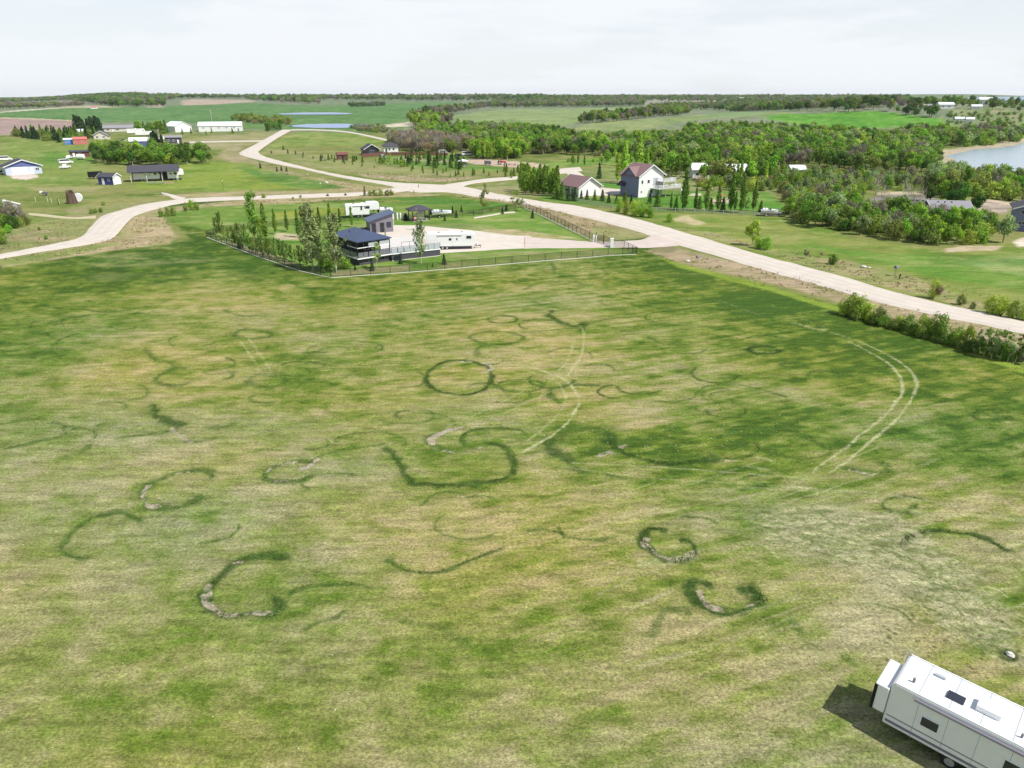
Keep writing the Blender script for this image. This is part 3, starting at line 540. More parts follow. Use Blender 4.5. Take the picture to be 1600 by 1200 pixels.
# ------------------------------------------------------------------ gravel roads, drives, ponds, lake: sheets draped on the terrain
def gravel(name, c1, c2, sc=1.2):
    m = mat(name, c1, .95, 0, .09, sc, .1); nn = m.node_tree; tcn = [q for q in nn.nodes if q.type == 'TEX_COORD'][0]; bb = nn.nodes["Principled BSDF"]
    mx = [q for q in nn.nodes if q.type == 'MIX'][0]; mx.inputs[7].default_value = (*c2, 1)
    f2 = nn.nodes.new("ShaderNodeTexNoise"); f2.inputs["Scale"].default_value = 9; f2.inputs["Detail"].default_value = 8; nn.links.new(tcn.outputs["Object"], f2.inputs[0])
    ml = nn.nodes.new("ShaderNodeMix"); ml.data_type = 'RGBA'; ml.blend_type = 'MULTIPLY'; ml.inputs[0].default_value = 1
    mp = nn.nodes.new("ShaderNodeMapRange"); mp.inputs[1].default_value = .3; mp.inputs[2].default_value = .7; mp.inputs[3].default_value = .86; mp.inputs[4].default_value = 1.12
    nn.links.new(f2.outputs[0], mp.inputs[0]); nn.links.new(mx.outputs[2], ml.inputs[6]); nn.links.new(mp.outputs[0], ml.inputs[7]); nn.links.new(ml.outputs[2], bb.inputs["Base Color"])
    aa = nn.nodes.new("ShaderNodeAttribute"); aa.attribute_name = "across"                       # packed wheel tracks along the road, loose edges
    w1 = nn.nodes.new("ShaderNodeMath"); w1.operation = 'SINE'; w0 = nn.nodes.new("ShaderNodeMath"); w0.operation = 'MULTIPLY_ADD'; w0.inputs[1].default_value = 25.1; w0.inputs[2].default_value = 1.5
    nn.links.new(aa.outputs["Fac"], w0.inputs[0]); nn.links.new(w0.outputs[0], w1.inputs[0])
    wr = nn.nodes.new("ShaderNodeMapRange"); wr.inputs[1].default_value = -1; wr.inputs[2].default_value = 1; wr.inputs[3].default_value = .93; wr.inputs[4].default_value = 1.02; nn.links.new(w1.outputs[0], wr.inputs[0])
    m4 = nn.nodes.new("ShaderNodeMix"); m4.data_type = 'RGBA'; m4.blend_type = 'MULTIPLY'; m4.inputs[0].default_value = .8
    nn.links.new(ml.outputs[2], m4.inputs[6]); nn.links.new(wr.outputs[0], m4.inputs[7]); nn.links.new(m4.outputs[2], bb.inputs["Base Color"])
    bp_ = nn.nodes.new("ShaderNodeBump"); bp_.inputs["Strength"].default_value = .3; bp_.inputs["Distance"].default_value = .03
    nn.links.new(f2.outputs[0], bp_.inputs["Height"]); nn.links.new(bp_.outputs[0], bb.inputs["Normal"])
    return m
GRAV = gravel("pale_gravel", (.49, .43, .37), (.60, .54, .47), .35)
GRAVR = gravel("pink_gravel", (.47, .395, .35), (.58, .50, .45), .35)
CONC = mat("pad_concrete", (.52, .50, .47), .9, 0, .07, .5, .2)
def resample(P, step):
    out = [P[0]]; 
    for a, b_ in zip(P[:-1], P[1:]):
        L = math.dist(a, b_); k = max(1, int(L / step))
        for i in range(1, k + 1): out.append((a[0] + (b_[0] - a[0]) * i / k, a[1] + (b_[1] - a[1]) * i / k))
    return out
def smooth_line(P):
    Q = []
    for i in range(len(P) - 1):
        p0, p1, p2, p3 = P[max(i - 1, 0)], P[i], P[i + 1], P[min(i + 2, len(P) - 1)]
        for t in (0, .25, .5, .75):
            Q.append(tuple(.5 * (2 * p1[j] + (p2[j] - p0[j]) * t + (2 * p0[j] - 5 * p1[j] + 4 * p2[j] - p3[j]) * t * t + (3 * p1[j] - p0[j] - 3 * p2[j] + p3[j]) * t ** 3) for j in (0, 1)))
    return Q + [P[-1]]
def even(P, n):
    P = smooth_line(P); L = [0]
    for a, b_ in zip(P[:-1], P[1:]): L.append(L[-1] + math.dist(a, b_))
    t = np.linspace(0, L[-1], n); return np.c_[np.interp(t, L, [p[0] for p in P]), np.interp(t, L, [p[1] for p in P])]
def ribbon(name, upper, lower, m, off=.06, wob=.35, label=None, n=None, across=10, crown=.08):
    """a road between its two edges, both given as picture points along the same direction"""
    A, B = poly(upper), poly(lower)
    L = sum(math.dist(a, b_) for a, b_ in zip(A[:-1], A[1:])); n = n or max(8, int(L / 2.0))
    A, B = even(A, n), even(B, n)
    D = A - B; W_ = np.linalg.norm(D, axis=1, keepdims=True) + 1e-6; U = D / W_
    wob = wob * 1.3
    A = A + U * wob * (fbm(A[:, 0] / 3.1, A[:, 1] / 3.1, 81, 4)[:, None] - .5) * 2; B = B + U * wob * (fbm(B[:, 0] / 3.1, B[:, 1] / 3.1, 87, 4)[:, None] - .5) * 2
    v = []
    for k in range(across + 1):
        t = k / across; P_ = A * (1 - t) + B * t
        zc = hmesh(P_[:, 0], P_[:, 1]) + off + crown * (1 - (2 * t - 1) ** 2) + np.hypot(P_[:, 0], P_[:, 1]) * .0002
        if k in (0, across): zc = zc - off - .05
        v.append(np.c_[P_, zc])
    v = np.stack(v, 1).reshape(-1, 3); k = across + 1
    a = (np.arange(n - 1)[:, None] * k + np.arange(across)[None, :]).ravel()
    f = np.stack([a, a + 1, a + k + 1, a + k], -1)
    nrm = np.cross(v[f[0][1]] - v[f[0][0]], v[f[0][3]] - v[f[0][0]])
    if nrm[2] < 0: f = f[:, ::-1]
    tt = np.tile(np.arange(k) / across, n).astype(np.float32)
    o = bpy.data.objects.new(name, np_mesh(name, v, f, m, {"across": ('FLOAT', tt)}, smooth=True)); C.objects.link(o); return tag(o, label, kind="structure")
def sheet(name, pts, m, off=.05, world=None, zfix=None, label=None, jit=.3):
    P = resample(world or poly(pts), 2.0 if not world else 8.0); cx = sum(p[0] for p in P) / len(P); cy = sum(p[1] for p in P) / len(P)
    from mathutils.geometry import tessellate_polygon
    P = [(p[0] + jit * 2 * (float(fbm(p[0] / 2.3, p[1] / 2.3, 91, 3)) - .5), p[1] + jit * 2 * (float(fbm(p[0] / 2.3, p[1] / 2.3, 93, 3)) - .5)) for p in P]
    tri = tessellate_polygon([[Vector((p[0], p[1], 0)) for p in P]])
    v = [(p[0], p[1], zfix if zfix is not None else float(hmesh(p[0], p[1])) + off) for p in P]
    v = [tuple(q) for q in v]
    me = bpy.data.meshes.new(name); fs = []
    for t in tri:
        a, b_, c2 = [v[i] for i in t]
        fs.append(t if (b_[0] - a[0]) * (c2[1] - a[1]) - (b_[1] - a[1]) * (c2[0] - a[0]) > 0 else t[::-1])
    me.from_pydata(v, [], [tuple(t) for t in fs]); me.materials.append(m); me.update()
    o = bpy.data.objects.new(name, me); C.objects.link(o); return tag(o, label, kind="structure")
ribbon("gravel_road", [(457, 203), (440, 212), (418, 226), (406, 235), (404, 239), (415, 245), (440, 252), (500, 267), (560, 278), (620, 285.5), (680, 288), (722, 291), (760, 299), (800, 307), (860, 316.5), (900, 321), (975, 337), (1050, 357), (1125, 379), (1200, 401), (1300, 427), (1400, 456), (1500, 480), (1600, 502), (1700, 528), (1900, 580)],
       [(440, 203), (420, 214), (398, 226), (378, 236), (374, 240), (384, 245), (425, 255), (470, 264), (540, 279), (600, 288.5), (645, 300), (700, 300.5), (740, 307), (775, 312), (817, 319), (850, 325), (900, 337), (950, 349), (1000, 363), (1040, 377), (1125, 402), (1200, 424), (1300, 452), (1400, 480), (1500, 501), (1600, 523), (1700, 548), (1900, 600)],
       GRAV, .07, .35, "wide pale gravel road winding from the far bend down to the right edge", 420)
ribbon("gravel_side_road", [(-60, 406), (0, 397), (87, 380), (125, 370), (141, 355), (156, 340), (175, 332), (225, 319), (270, 312.5), (310, 309), (387, 306.5), (480, 303), (560, 300.5), (600, 296), (630, 290)],
       [(-60, 414), (0, 404.5), (75, 392), (150, 380), (180, 370), (200, 346), (217, 335), (250, 325), (283, 318), (312, 315.5), (387, 312), (480, 309), (560, 306), (615, 301), (650, 297)], GRAV, .05, .35, "pale gravel side road curving from the junction to the left edge", 260)
ribbon("gravel_branch_road", [(690, 289), (720, 284.5), (760, 279), (800, 276), (840, 272), (872, 264), (905, 261)], [(700, 297), (722, 291.5), (745, 286), (800, 281), (845, 277), (875, 272), (910, 267)], GRAV, .045, .3, "short gravel branch road leading right from the junction behind the trees", 90)
ribbon("gravel_driveway", [(820, 369), (850, 372), (919, 377), (956, 377), (1000, 374.5), (1018, 368), (1035, 368)], [(820, 389), (850, 388), (887, 388), (950, 387), (990, 387), (1012, 387.5), (1060, 384)], GRAVR, .05, .2, "pale driveway running through the gate of the fenced plot", 50)
sheet("gravel_yard", [(556, 364), (617, 352), (653, 352), (690, 356), (740, 360), (777, 365), (800, 368), (830, 369), (830, 388), (802, 389), (752, 392), (702, 395), (669, 397), (640, 402), (600, 405), (575, 395), (560, 375)], GRAV, .03, label="pale gravel yard around the parked trailer inside the fence")
sheet("concrete_pad", [(587, 371), (655, 370), (664, 392), (600, 399), (580, 385)], CONC, .07, jit=.02, label="light concrete pad between the dark house and the trailer")
ribbon("farm_track", [(455, 202.2), (500, 202.6), (550, 206.5), (606, 218)], [(455, 204), (500, 204.2), (550, 208.4), (603, 220.3)], GRAV, .06, .2, "thin pale farm track beside the pond", 80)
ribbon("farm_driveway", [(296, 221.5), (340, 220.5), (400, 219.5), (415, 219)], [(296, 223.5), (340, 222.3), (400, 221.6), (412, 221)], GRAV, .06, .2, "narrow pale driveway to the farm buildings on the left", 40)
ribbon("house_driveway", [(903, 268), (925, 283), (933, 291), (950, 294), (975, 296)], [(880, 268), (905, 284), (925, 297), (935, 306), (972, 303)], GRAV, .06, .2, "pale driveway between the maroon roofed garage and the white house", 30)
ribbon("gravel_spur", [(251, 301), (262, 302.5), (280, 307), (292, 309)], [(253, 303), (262, 306), (272, 311), (285, 313)], GRAV, .06, .1, "short gravel spur off the side road", 16)
ribbon("grass_track", [(45, 333.5), (70, 335), (95, 338), (120, 340), (150, 337)], [(45, 336), (70, 338.5), (95, 341), (120, 342), (150, 341)], gravel("track_dust", (.42, .36, .23), (.5, .44, .3)), .05, .25, "thin dusty track crossing the grass left of the side road", 40)
ribbon("garden_path", [(740, 340), (765, 336), (785, 332.5), (805, 331)], [(741, 341.5), (765, 337.5), (785, 334), (805, 332.3)], GRAVR, .05, .05, "curving narrow path along the back fence of the plot", 20)
wm = bpy.data.materials.new("pond_water"); wm.use_nodes = True; n = wm.node_tree; b = n.nodes["Principled BSDF"]
b.inputs["Base Color"].default_value = (.10, .19, .38, 1); b.inputs["Roughness"].default_value = .22; b.inputs["Specular IOR Level"].default_value = .5
tc = n.nodes.new("ShaderNodeTexCoord"); no = n.nodes.new("ShaderNodeTexNoise"); no.inputs["Scale"].default_value = .8; no.inputs["Detail"].default_value = 5
bp = n.nodes.new("ShaderNodeBump"); bp.inputs["Strength"].default_value = .35; bp.inputs["Distance"].default_value = .12
n.links.new(tc.outputs["Object"], no.inputs[0]); n.links.new(no.outputs[0], bp.inputs["Height"]); n.links.new(bp.outputs[0], b.inputs["Normal"])
lw = wm.copy(); lw.name = "lake_water"; lw.node_tree.nodes["Principled BSDF"].inputs["Base Color"].default_value = (.30, .37, .42, 1)
sheet("pond_water", [(432, 178), (470, 176.3), (520, 176), (553, 177.5), (540, 179.3), (480, 179.5), (440, 179.5)], wm, .5, label="thin blue pond in the far green field", jit=2)
sheet("pond_water", [(452, 196.8), (480, 194.2), (530, 193.6), (580, 195.2), (560, 198), (540, 200.5), (490, 200.3), (460, 198.8)], wm, .3, label="larger blue pond beside the thin farm track", jit=2)
sheet("lake_water", None, lw, 0, world=[(120, 200), (900, 200), (900, 640), (250, 640), (120, 330)], zfix=WATER_Z, label="pale blue lake at the right edge behind the trees", jit=0)
sheet("far_lake_water", [(1450, 158), (1500, 154), (1700, 151.5), (2100, 152), (2100, 160), (1600, 164), (1540, 162), (1500, 160)], wm, 2, label="distant blue strip of lake at the upper right", jit=0)
# ------------------------------------------------------------------ trees and bushes
def leaf_cloud(cen, nrm, size, rs, elong=1.5):
    """bent leaf-clump quads at cen, facing roughly nrm"""
    n = len(cen); nr = nrm + rs.normal(0, .55, (n, 3)); nr /= np.linalg.norm(nr, axis=1, keepdims=True) + 1e-9
    a = np.cross(nr, rs.normal(0, 1, (n, 3))); a /= np.linalg.norm(a, axis=1, keepdims=True) + 1e-9; b_ = np.cross(nr, a)
    s = (size * rs.uniform(.55, 1.35, n))[:, None]
    v = np.stack([cen - a * s * elong * .5, cen + b_ * s * .42 - nr * s * .08, cen + a * s * elong * .5, cen - b_ * s * .42 + nr * s * .1], 1).reshape(-1, 3)
    f = np.arange(n * 4).reshape(-1, 4); lf = np.repeat(rs.uniform(0, 1, n), 4)
    return v, f, lf
def crown_points(kind, n, rs):
    if kind == 'poplar':                                 # narrow column of rising sprays
        z0, z1, wmax = .07, 1.0, .135
        m = 110; hz = rs.uniform(z0, .93, m) ** 1.0; az = rs.uniform(0, 6.28, m)
        prof = lambda t: wmax * (np.sin(np.clip(t, 0, 1) ** .62 * math.pi * .97) ** .75) * (1 - .55 * t) + .006
        k = rs.randint(0, m, n); t = (hz[k] - z0) / (z1 - z0); up = rs.uniform(0, .12, n)
        rr_ = prof(t) * rs.uniform(.45, 1.15, m)[k] * np.sqrt(rs.uniform(.05, 1, n))
        aa = az[k] + rs.normal(0, .5, n)
        c = np.c_[rr_ * np.cos(aa), rr_ * np.sin(aa), np.minimum(hz[k] + up + rs.normal(0, .012, n), 1.0)]
        nr = np.c_[np.cos(aa), np.sin(aa), np.full(n, .3)]
        return c, nr, .034
    if kind == 'open':                                   # loose poplar of separate rising sprays with gaps between them
        m = 40; hz = rs.uniform(.08, .84, m); az = rs.uniform(0, 6.28, m); R0 = .16 * np.sin(np.clip((hz + .12) / 1.05, 0, 1) ** .8 * math.pi) ** .7 + .012; R0 *= rs.uniform(.5, 1.1, m)
        k = rs.randint(0, m, n); t = rs.uniform(0, 1, n); rr_ = R0[k] * (.25 + .75 * t ** .7); aa = az[k] + rs.normal(0, .16, n)
        c = np.c_[rr_ * np.cos(aa) + rs.normal(0, .009, n), rr_ * np.sin(aa) + rs.normal(0, .009, n), np.minimum(hz[k] + t * .17 + rs.normal(0, .008, n), 1.0)]
        return c, np.c_[np.cos(aa), np.sin(aa), np.full(n, .4)], .026
    if kind == 'spruce':
        m = 15; lay = rs.randint(0, m, n); t = (lay + rs.uniform(-.15, .25, n)) / m; zc = .06 + .93 * t
        nb = 9; br = rs.randint(0, nb, n); az = br * 6.283 / nb + lay * 1.7 + rs.normal(0, .16, n)
        R0 = .235 * (1 - t) ** .85 + .012; rr_ = R0 * rs.uniform(.1, 1, n) ** .6 * (1 + .15 * np.sin(br * 7.1 + lay * 3.3))
        c = np.c_[rr_ * np.cos(az), rr_ * np.sin(az), np.clip(zc - rr_ * .28 + rs.normal(0, .008, n), .01, 1)]
        return c, np.c_[np.cos(az) * .6, np.sin(az) * .6, np.full(n, .9)], .045
    if kind == 'aspen': lobes = 15; cz, rx, rz = .60, .27, .38; ls = (.085, .15); s = .036
    elif kind == 'broad': lobes = 20; cz, rx, rz = .58, .40, .36; ls = (.10, .18); s = .038
    elif kind in ('bare', 'snag'): lobes = 16; cz, rx, rz = .60, .36, .36; ls = (.09, .16); s = .05
    elif kind == 'sparse': lobes = 16; cz, rx, rz = .56, .22, .42; ls = (.05, .09); s = .032
    else: lobes = 22; cz, rx, rz = .42, .62, .50; ls = (.16, .26); s = .055   # bush
    d = rs.normal(0, 1, (lobes, 3)); d /= np.linalg.norm(d, axis=1, keepdims=True); q = rs.uniform(.25, 1, (lobes, 1)) ** .5
    lc = d * q * np.array([rx - ls[0] * .6, rx - ls[0] * .6, rz - ls[0] * .6]) + [0, 0, cz]
    lc += rs.normal(0, .02, lc.shape)
    if kind == 'bush': lc[:, 2] = np.abs(lc[:, 2])
    lr = rs.uniform(*ls, lobes); k = rs.choice(lobes, n, p=lr ** 2 / (lr ** 2).sum())
    d = rs.normal(0, 1, (n, 3)); d /= np.linalg.norm(d, axis=1, keepdims=True)
    c = lc[k] + d * (lr[k] * rs.uniform(.25, 1.12, n) ** .45)[:, None] * [1, 1, .85]
    c[:, 2] = np.clip(c[:, 2], .02, 1.02)
    o = c - [0, 0, cz - .1]; o /= np.linalg.norm(o, axis=1, keepdims=True) + 1e-9
    return c, d * .6 + o * .6, s
def limb(v, f, a, b_, r0, r1, n=5):
    m = MB(); m.v = v; m.f = f; m.tube(a, b_, r0, r1, n)
TM = {}
def tree_mesh(kind, var, tn, mode, det=1.0):
    key = (kind, var, tn, mode, det)
    if key in TM: return TM[key]
    rs = np.random.RandomState(abs(hash((kind, var))) % 9999 if False else sum(map(ord, kind)) * 7 + var * 131)
    N = int(dict(poplar=1500, spruce=1300, aspen=2200, broad=2700, bare=1300, sparse=900, bush=1700, snag=90, open=1500)[kind] * det)
    c, nr, s = crown_points(kind, N, rs); s *= det ** -.4
    cv, cf, lf = leaf_cloud(c, nr, s if kind not in ('bare', 'snag') else s * 1.15, rs, 1.6 if kind not in ('bare', 'snag') else 3.2)
    if kind in ('bare', 'snag'):                                   # twigs: narrow slivers
        vv = cv.reshape(-1, 4, 3); mid = (vv[:, 0] + vv[:, 2]) / 2
        vv[:, 1] = mid + (vv[:, 1] - mid) * .22; vv[:, 3] = mid + (vv[:, 3] - mid) * .22; cv = vv.reshape(-1, 3)
    tv, tf = [], []
    rb = dict(poplar=.014, spruce=.02, aspen=.016, broad=.024, bare=.018, sparse=.013, bush=.018, snag=.02, open=.013)[kind]
    if kind in ('poplar', 'spruce', 'sparse', 'open'):
        limb(tv, tf, (0, 0, -.02), (.004, 0, .5), rb, rb * .6); limb(tv, tf, (.004, 0, .5), (0, .004, .96), rb * .6, rb * .15)
        for i in range(9 if kind != 'spruce' else 0):
            zc = .14 + .08 * i; a = i * 2.4; limb(tv, tf, (0, 0, zc), (.09 * math.cos(a), .09 * math.sin(a), zc + .17), rb * .35, rb * .1, 3)
    elif kind == 'bush':
        for i in range(7):
            a = i * .9 + .2; limb(tv, tf, (.03 * math.cos(a), .03 * math.sin(a), -.02), (.38 * math.cos(a), .38 * math.sin(a), .55 + .06 * (i % 3)), rb, rb * .3, 4)
    else:
        limb(tv, tf, (0, 0, -.02), (.01, .005, .42), rb, rb * .7); limb(tv, tf, (.01, .005, .42), (0, 0, .8), rb * .7, rb * .25)
        for i in range(9):
            zc = .26 + .05 * i; a = i * 2.4 + var; L = .22 + .05 * (i % 3)
            limb(tv, tf, (.005, .002, zc), (L * math.cos(a), L * math.sin(a), zc + .20), rb * .5, rb * .15, 4)
            if kind in ('snag', 'bare'):
                for q_ in (-.7, .1, .8): limb(tv, tf, (L * .6 * math.cos(a), L * .6 * math.sin(a), zc + .12), (L * .6 * math.cos(a) + .13 * math.cos(a + q_), L * .6 * math.sin(a) + .13 * math.sin(a + q_), zc + .34), rb * .22, rb * .08, 3)
    tri_v = np.array(tv); tri_f = [q for q in tf if len(q) == 4]; tri_f = np.array(tri_f)
    leafm = tint(tn); barkm = bark_pale if kind in ('poplar', 'aspen', 'sparse', 'bare', 'snag', 'open') else bark_dark
    if mode == 'crown': me = np_mesh("crown", cv, cf, leafm, {"leaf": ('FLOAT', lf)})
    elif mode == 'trunk': me = np_mesh("trunk", tri_v, tri_f, barkm)
    else:
        v = np.concatenate([cv, tri_v]); f = np.concatenate([cf, tri_f + len(cv)])
        me = np_mesh("tree", v, f, [leafm, barkm], {"leaf": ('FLOAT', np.concatenate([lf, np.zeros(len(tri_v))]))})
        mi = np.zeros(len(f), np.int32); mi[len(cf):] = 1; me.polygons.foreach_set("material_index", mi)
    TM[key] = me; return me
KN = dict(poplar=('poplar_tree', 'poplar'), spruce=('spruce_tree', 'spruce'), aspen=('aspen_tree', 'tree'), broad=('broadleaf_tree', 'tree'), bare=('bare_tree', 'bare tree'), sparse=('young_tree', 'young tree'), bush=('leafy_bush', 'bush'), snag=('dead_tree', 'dead tree'), open=('poplar_tree', 'poplar'))
def tree(kind, px, py, hpx=None, h=None, tn='mid', wide=1.0, label=None, group=None, cat=None, loc=None, name=None, split=True):
    p = loc or at(px, py); h = h or hpx / (pxs(p) * .985)
    var = R.randrange(3); w = h * wide * R.uniform(.92, 1.08)
    if split:
        e = empty(name or KN[kind][0], p, R.uniform(0, 6.28), label, cat or KN[kind][1], group)
        for part in ('trunk', 'crown'):
            o = bpy.data.objects.new(part, tree_mesh(kind, var, tn, part)); C.objects.link(o); o.parent = e; o.scale = (w, w, h)
        return e
    o = bpy.data.objects.new(name or KN[kind][0], tree_mesh(kind, var, tn, 'both', .6)); C.objects.link(o); o.location = p
    o.rotation_euler = (0, 0, R.uniform(0, 6.28)); o.scale = (w, w, h); return tag(o, label, cat or KN[kind][1], group)
ORD = ["first", "second", "third", "fourth", "fifth", "sixth", "seventh", "eighth", "ninth", "tenth", "eleventh", "twelfth", "thirteenth", "fourteenth", "fifteenth", "sixteenth", "seventeenth", "eighteenth", "nineteenth", "twentieth",
       "twenty-first", "twenty-second", "twenty-third", "twenty-fourth", "twenty-fifth", "twenty-sixth", "twenty-seventh", "twenty-eighth", "twenty-ninth", "thirtieth", "thirty-first", "thirty-second"]
# columnar poplars along the left-front fence of the plot
row = [(339, 367, 27), (346, 371, 38), (357, 374, 18), (364, 377, 23), (370, 380, 20), (375, 386, 36), (385, 389, 37), (395, 397, 25), (403, 399, 24), (412, 401, 22), (420, 404, 30), (431, 406, 33), (445, 408, 31), (456, 410, 27), (469, 414, 30)]
for i, (a, b_, c_) in enumerate(row):
    tree('open', a, b_, c_ * 1.06, tn='young', wide=.9, label=f"young columnar poplar, {ORD[i]} from the left along the near left fence of the plot", group="young poplars along the near left fence")
for i, (a, b_, c_) in enumerate([(379, 391, 30), (390, 393, 34), (399, 395, 28), (408, 398, 36), (417, 399, 30), (425, 402, 34), (438, 404, 36), (450, 406, 30), (352, 375, 26), (368, 384, 30), (462, 409, 24), (475, 414, 26), (480, 417, 22)]):
    tree('open', a, b_, c_ * .9, tn=['young', 'mid', 'olive'][i % 3], wide=.95, label=f"bushy young poplar, {ORD[i]} planted of the second line inside the near left fence", group="second line of bushy poplars inside the near left fence")
back = [(416, 375, 55), (431, 366, 38), (449, 362, 32), (467, 371, 42), (500, 360, 35), (517, 359, 40), (532, 357, 30), (550, 355, 31)]
for i, (a, b_, c_) in enumerate(back):
    tree('poplar', a, b_, c_, tn='mid' if i % 2 else 'young', wide=.95, label=f"slender dark green poplar, {ORD[i]} from the left in the back row of the fenced plot", group="slender poplars in the back row of the plot")
tree('open', 399, 376, 77, tn='mid', wide=.85, label="tallest dark columnar poplar rising above the side road at the left of the plot")
tree('open', 408, 378, 40, tn='spring', wide=1.0, label="bright green poplar at the foot of the tallest dark poplar")
tree('open', 489, 422, 105, tn='silver', wide=1.0, label="tall silvery poplar left of the dark house near the fence corner")
tree('open', 499, 421, 84, tn='silver', wide=1.0, label="shorter silvery poplar touching the tall one left of the dark house")
tree('open', 526, 426, 92, tn='silver', wide=1.2, label="loose branching silvery poplar in front of the dark house roof")
tree('bush', 512, 418, 30, tn='mid', label="green bush between the silvery poplars beside the dark house")
tree('bush', 536, 420, 22, tn='spring', label="bright bush at the foot of the branching silvery poplar")
tree('sparse', 589, 420, 46, tn='silver', wide=1.0, label="thin young tree with few leaves before the long deck")
tree('open', 658, 412, 70, tn='silver', wide=.95, label="silvery poplar at the end of the deck beside the parked trailer")
tree('sparse', 653, 360, 34, tn='grey', wide=.4, label="thin bare young tree behind the silvery poplar by the trailer")
for a, b_, c_, l in [(626, 412, 15, "small dark spruce in front of the long deck"), (582, 423, 17, "small dark spruce below the corner of the dark house"), (694, 413, 17, "small spruce on the grass in front of the parked trailer"),
                     (713, 340, 12, "small spruce right of the boat, nearer the path"), (695, 345, 10, "small spruce just below the white boat"), (707, 333, 11, "small spruce behind the right end of the white boat"), (721, 331, 10, "small spruce against the back fence right of the boat"),
                     (785, 334, 11, "small spruce at the curving path, left one of two"), (791, 330, 11, "small spruce at the curving path, right one of two"), (832, 341, 13, "small spruce inside the right fence of the plot"), (477, 371, 16, "dark spruce beside the tall silvery poplar"), (374, 388, 14, "dark low spruce among the young poplars on the left"), (555, 422, 9, "low shrub near the fence in front of the dark house"), (676, 417, 7, "tiny shrub by the front fence below the trailer")]:
    tree('spruce', a, b_, c_, tn='spruce', wide=1.1, label=l)
tree('sparse', 757, 334, 50, tn='olive', wide=.75, label="tall thin half-bare tree by the back fence right of the gazebo")
tree('sparse', 807, 329, 36, tn='olive', wide=1.0, label="thin half-bare tree at the back corner of the fence")
tree('sparse', 816, 330, 22, tn='silver', wide=1.0, label="low leafy sapling at the back fence corner")
tree('sparse', 602, 370, 10, tn='olive', label="little shrub on the gravel beside the grey shed", h=1.2)
# along the roads
tree('aspen', 1175, 384, 40, tn='spring', wide=1.0, label="bright green young tree alone on the grass right of the road")
tree('bush', 1197, 390, 22, tn='bright', wide=.75, label="bright green bush beside the lone tree right of the road")
tree('bush', 1184, 388, 20, tn='bright', wide=.6, label="small bright bush touching the lone tree's foot")
tree('bush', 1047, 347, 15, tn='spring', wide=.7, label="round yellow green bush alone by the rail fence")
for i, (a, b_, c_, t, w) in enumerate([(968, 331, 25, 'spring', .45), (978, 334, 23, 'yellow', .5), (991, 337, 28, 'spring', .5), (1002, 339, 27, 'bright', .5), (1014, 340, 24, 'bright', .5)]):
    tree('bush', a, b_, c_, tn=t, wide=w, label=f"bright roadside bush, {ORD[i]} from the left in the clump below the white house", group="bright bushes in the clump below the white house")
tree('bush', 1300, 413, 19, tn='mid', wide=.75, label="dark green bush right of the road with a pale twiggy neighbour")
tree('bare', 1259, 404, 16, tn='grey', wide=.8, label="low leafless bush right of the road on dry grass", name="twiggy_bush", cat="bush")
tree('bare', 1283, 402, 10, tn='tan', wide=1, label="small dry tan bush right of the road", name="twiggy_bush", cat="bush")
tree('bush', 1457, 466, 34, tn='yellow', wide=.45, label="pale yellow flowering bush at the far side of the road")
tree('bare', 1464, 468, 24, tn='tan', wide=.8, label="tan leafless bush under the pale yellow bush", name="twiggy_bush", cat="bush")
for i, (a, b_, c_, t, w) in enumerate([(1500, 476, 18, 'olive', .7), (1519, 483, 14, 'olive', .6), (1548, 490, 36, 'yellow', .55), (1563, 494, 36, 'spring', .55), (1580, 497, 34, 'yellow', .5), (1600, 500, 34, 'spring', .5)]):
    tree('bush', a, b_, c_, tn=t, wide=w, label=f"bush, {ORD[i]} from the left beyond the road at the right edge", group="bushes on the far side of the road at the right edge")
for i, (a, b_, c_, t, w) in enumerate([(1318, 491, 26, 'spring', .55), (1330, 494, 33, 'yellow', .5), (1344, 498, 34, 'spring', .5), (1356, 501, 28, 'spring', .5), (1372, 506, 25, 'olive', .55), (1404, 514, 22, 'yellow', .6), (1418, 518, 28, 'olive', .55), (1438, 525, 32, 'spring', .5), (1451, 528, 30, 'mid', .5), (1464, 531, 42, 'mid', .4), (1494, 540, 30, 'spring', .5), (1510, 545, 34, 'spring', .5)]):
    tree('bush', a, b_, c_ * 1.2, tn=t, wide=w * 1.15, label=f"bush, {ORD[i]} from the left in the hedge between field and road", group="bushes in the hedge between field and road")
for i, (a, b_, c_, t) in enumerate([(1524, 552, 44, 'silver'), (1537, 556, 50, 'mid'), (1549, 560, 52, 'silver'), (1562, 563, 56, 'mid'), (1574, 565, 50, 'silver'), (1586, 566, 52, 'mid')]):
    tree('sparse', a, b_, c_, tn=t, wide=.9, name="willow_shrub", cat="shrub", label=f"tall reedy willow shrub, {ORD[i]} from the left in the thick clump beside the road", group="reedy willow shrubs in the thick roadside clump")
    tree('bush', a + 4, b_ - 1, c_ * .62, tn='mid', wide=.5, label=f"low green growth under the reedy willow, {ORD[i]} from the left", group="low bushes under the reedy willows")
tree('bare', 1598, 570, 22, tn='grey', wide=.8, label="dark twiggy bush at the right edge below the reedy willows", name="twiggy_bush", cat="bush")
for i, (a, b_, c_) in enumerate([(1338, 500, 16), (1365, 507, 20), (1380, 510, 22), (1394, 514, 20), (1411, 517, 20), (1427, 523, 20), (1444, 528, 22), (1472, 536, 24), (1486, 539, 26), (1502, 545, 24), (1516, 550, 24)]):
    tree('bush', a, b_, c_, tn=['olive', 'young', 'mid'][i % 3], wide=.85, label=f"low olive undergrowth, {ORD[i]} from the left filling the hedge between field and road", group="low undergrowth filling the roadside hedge")
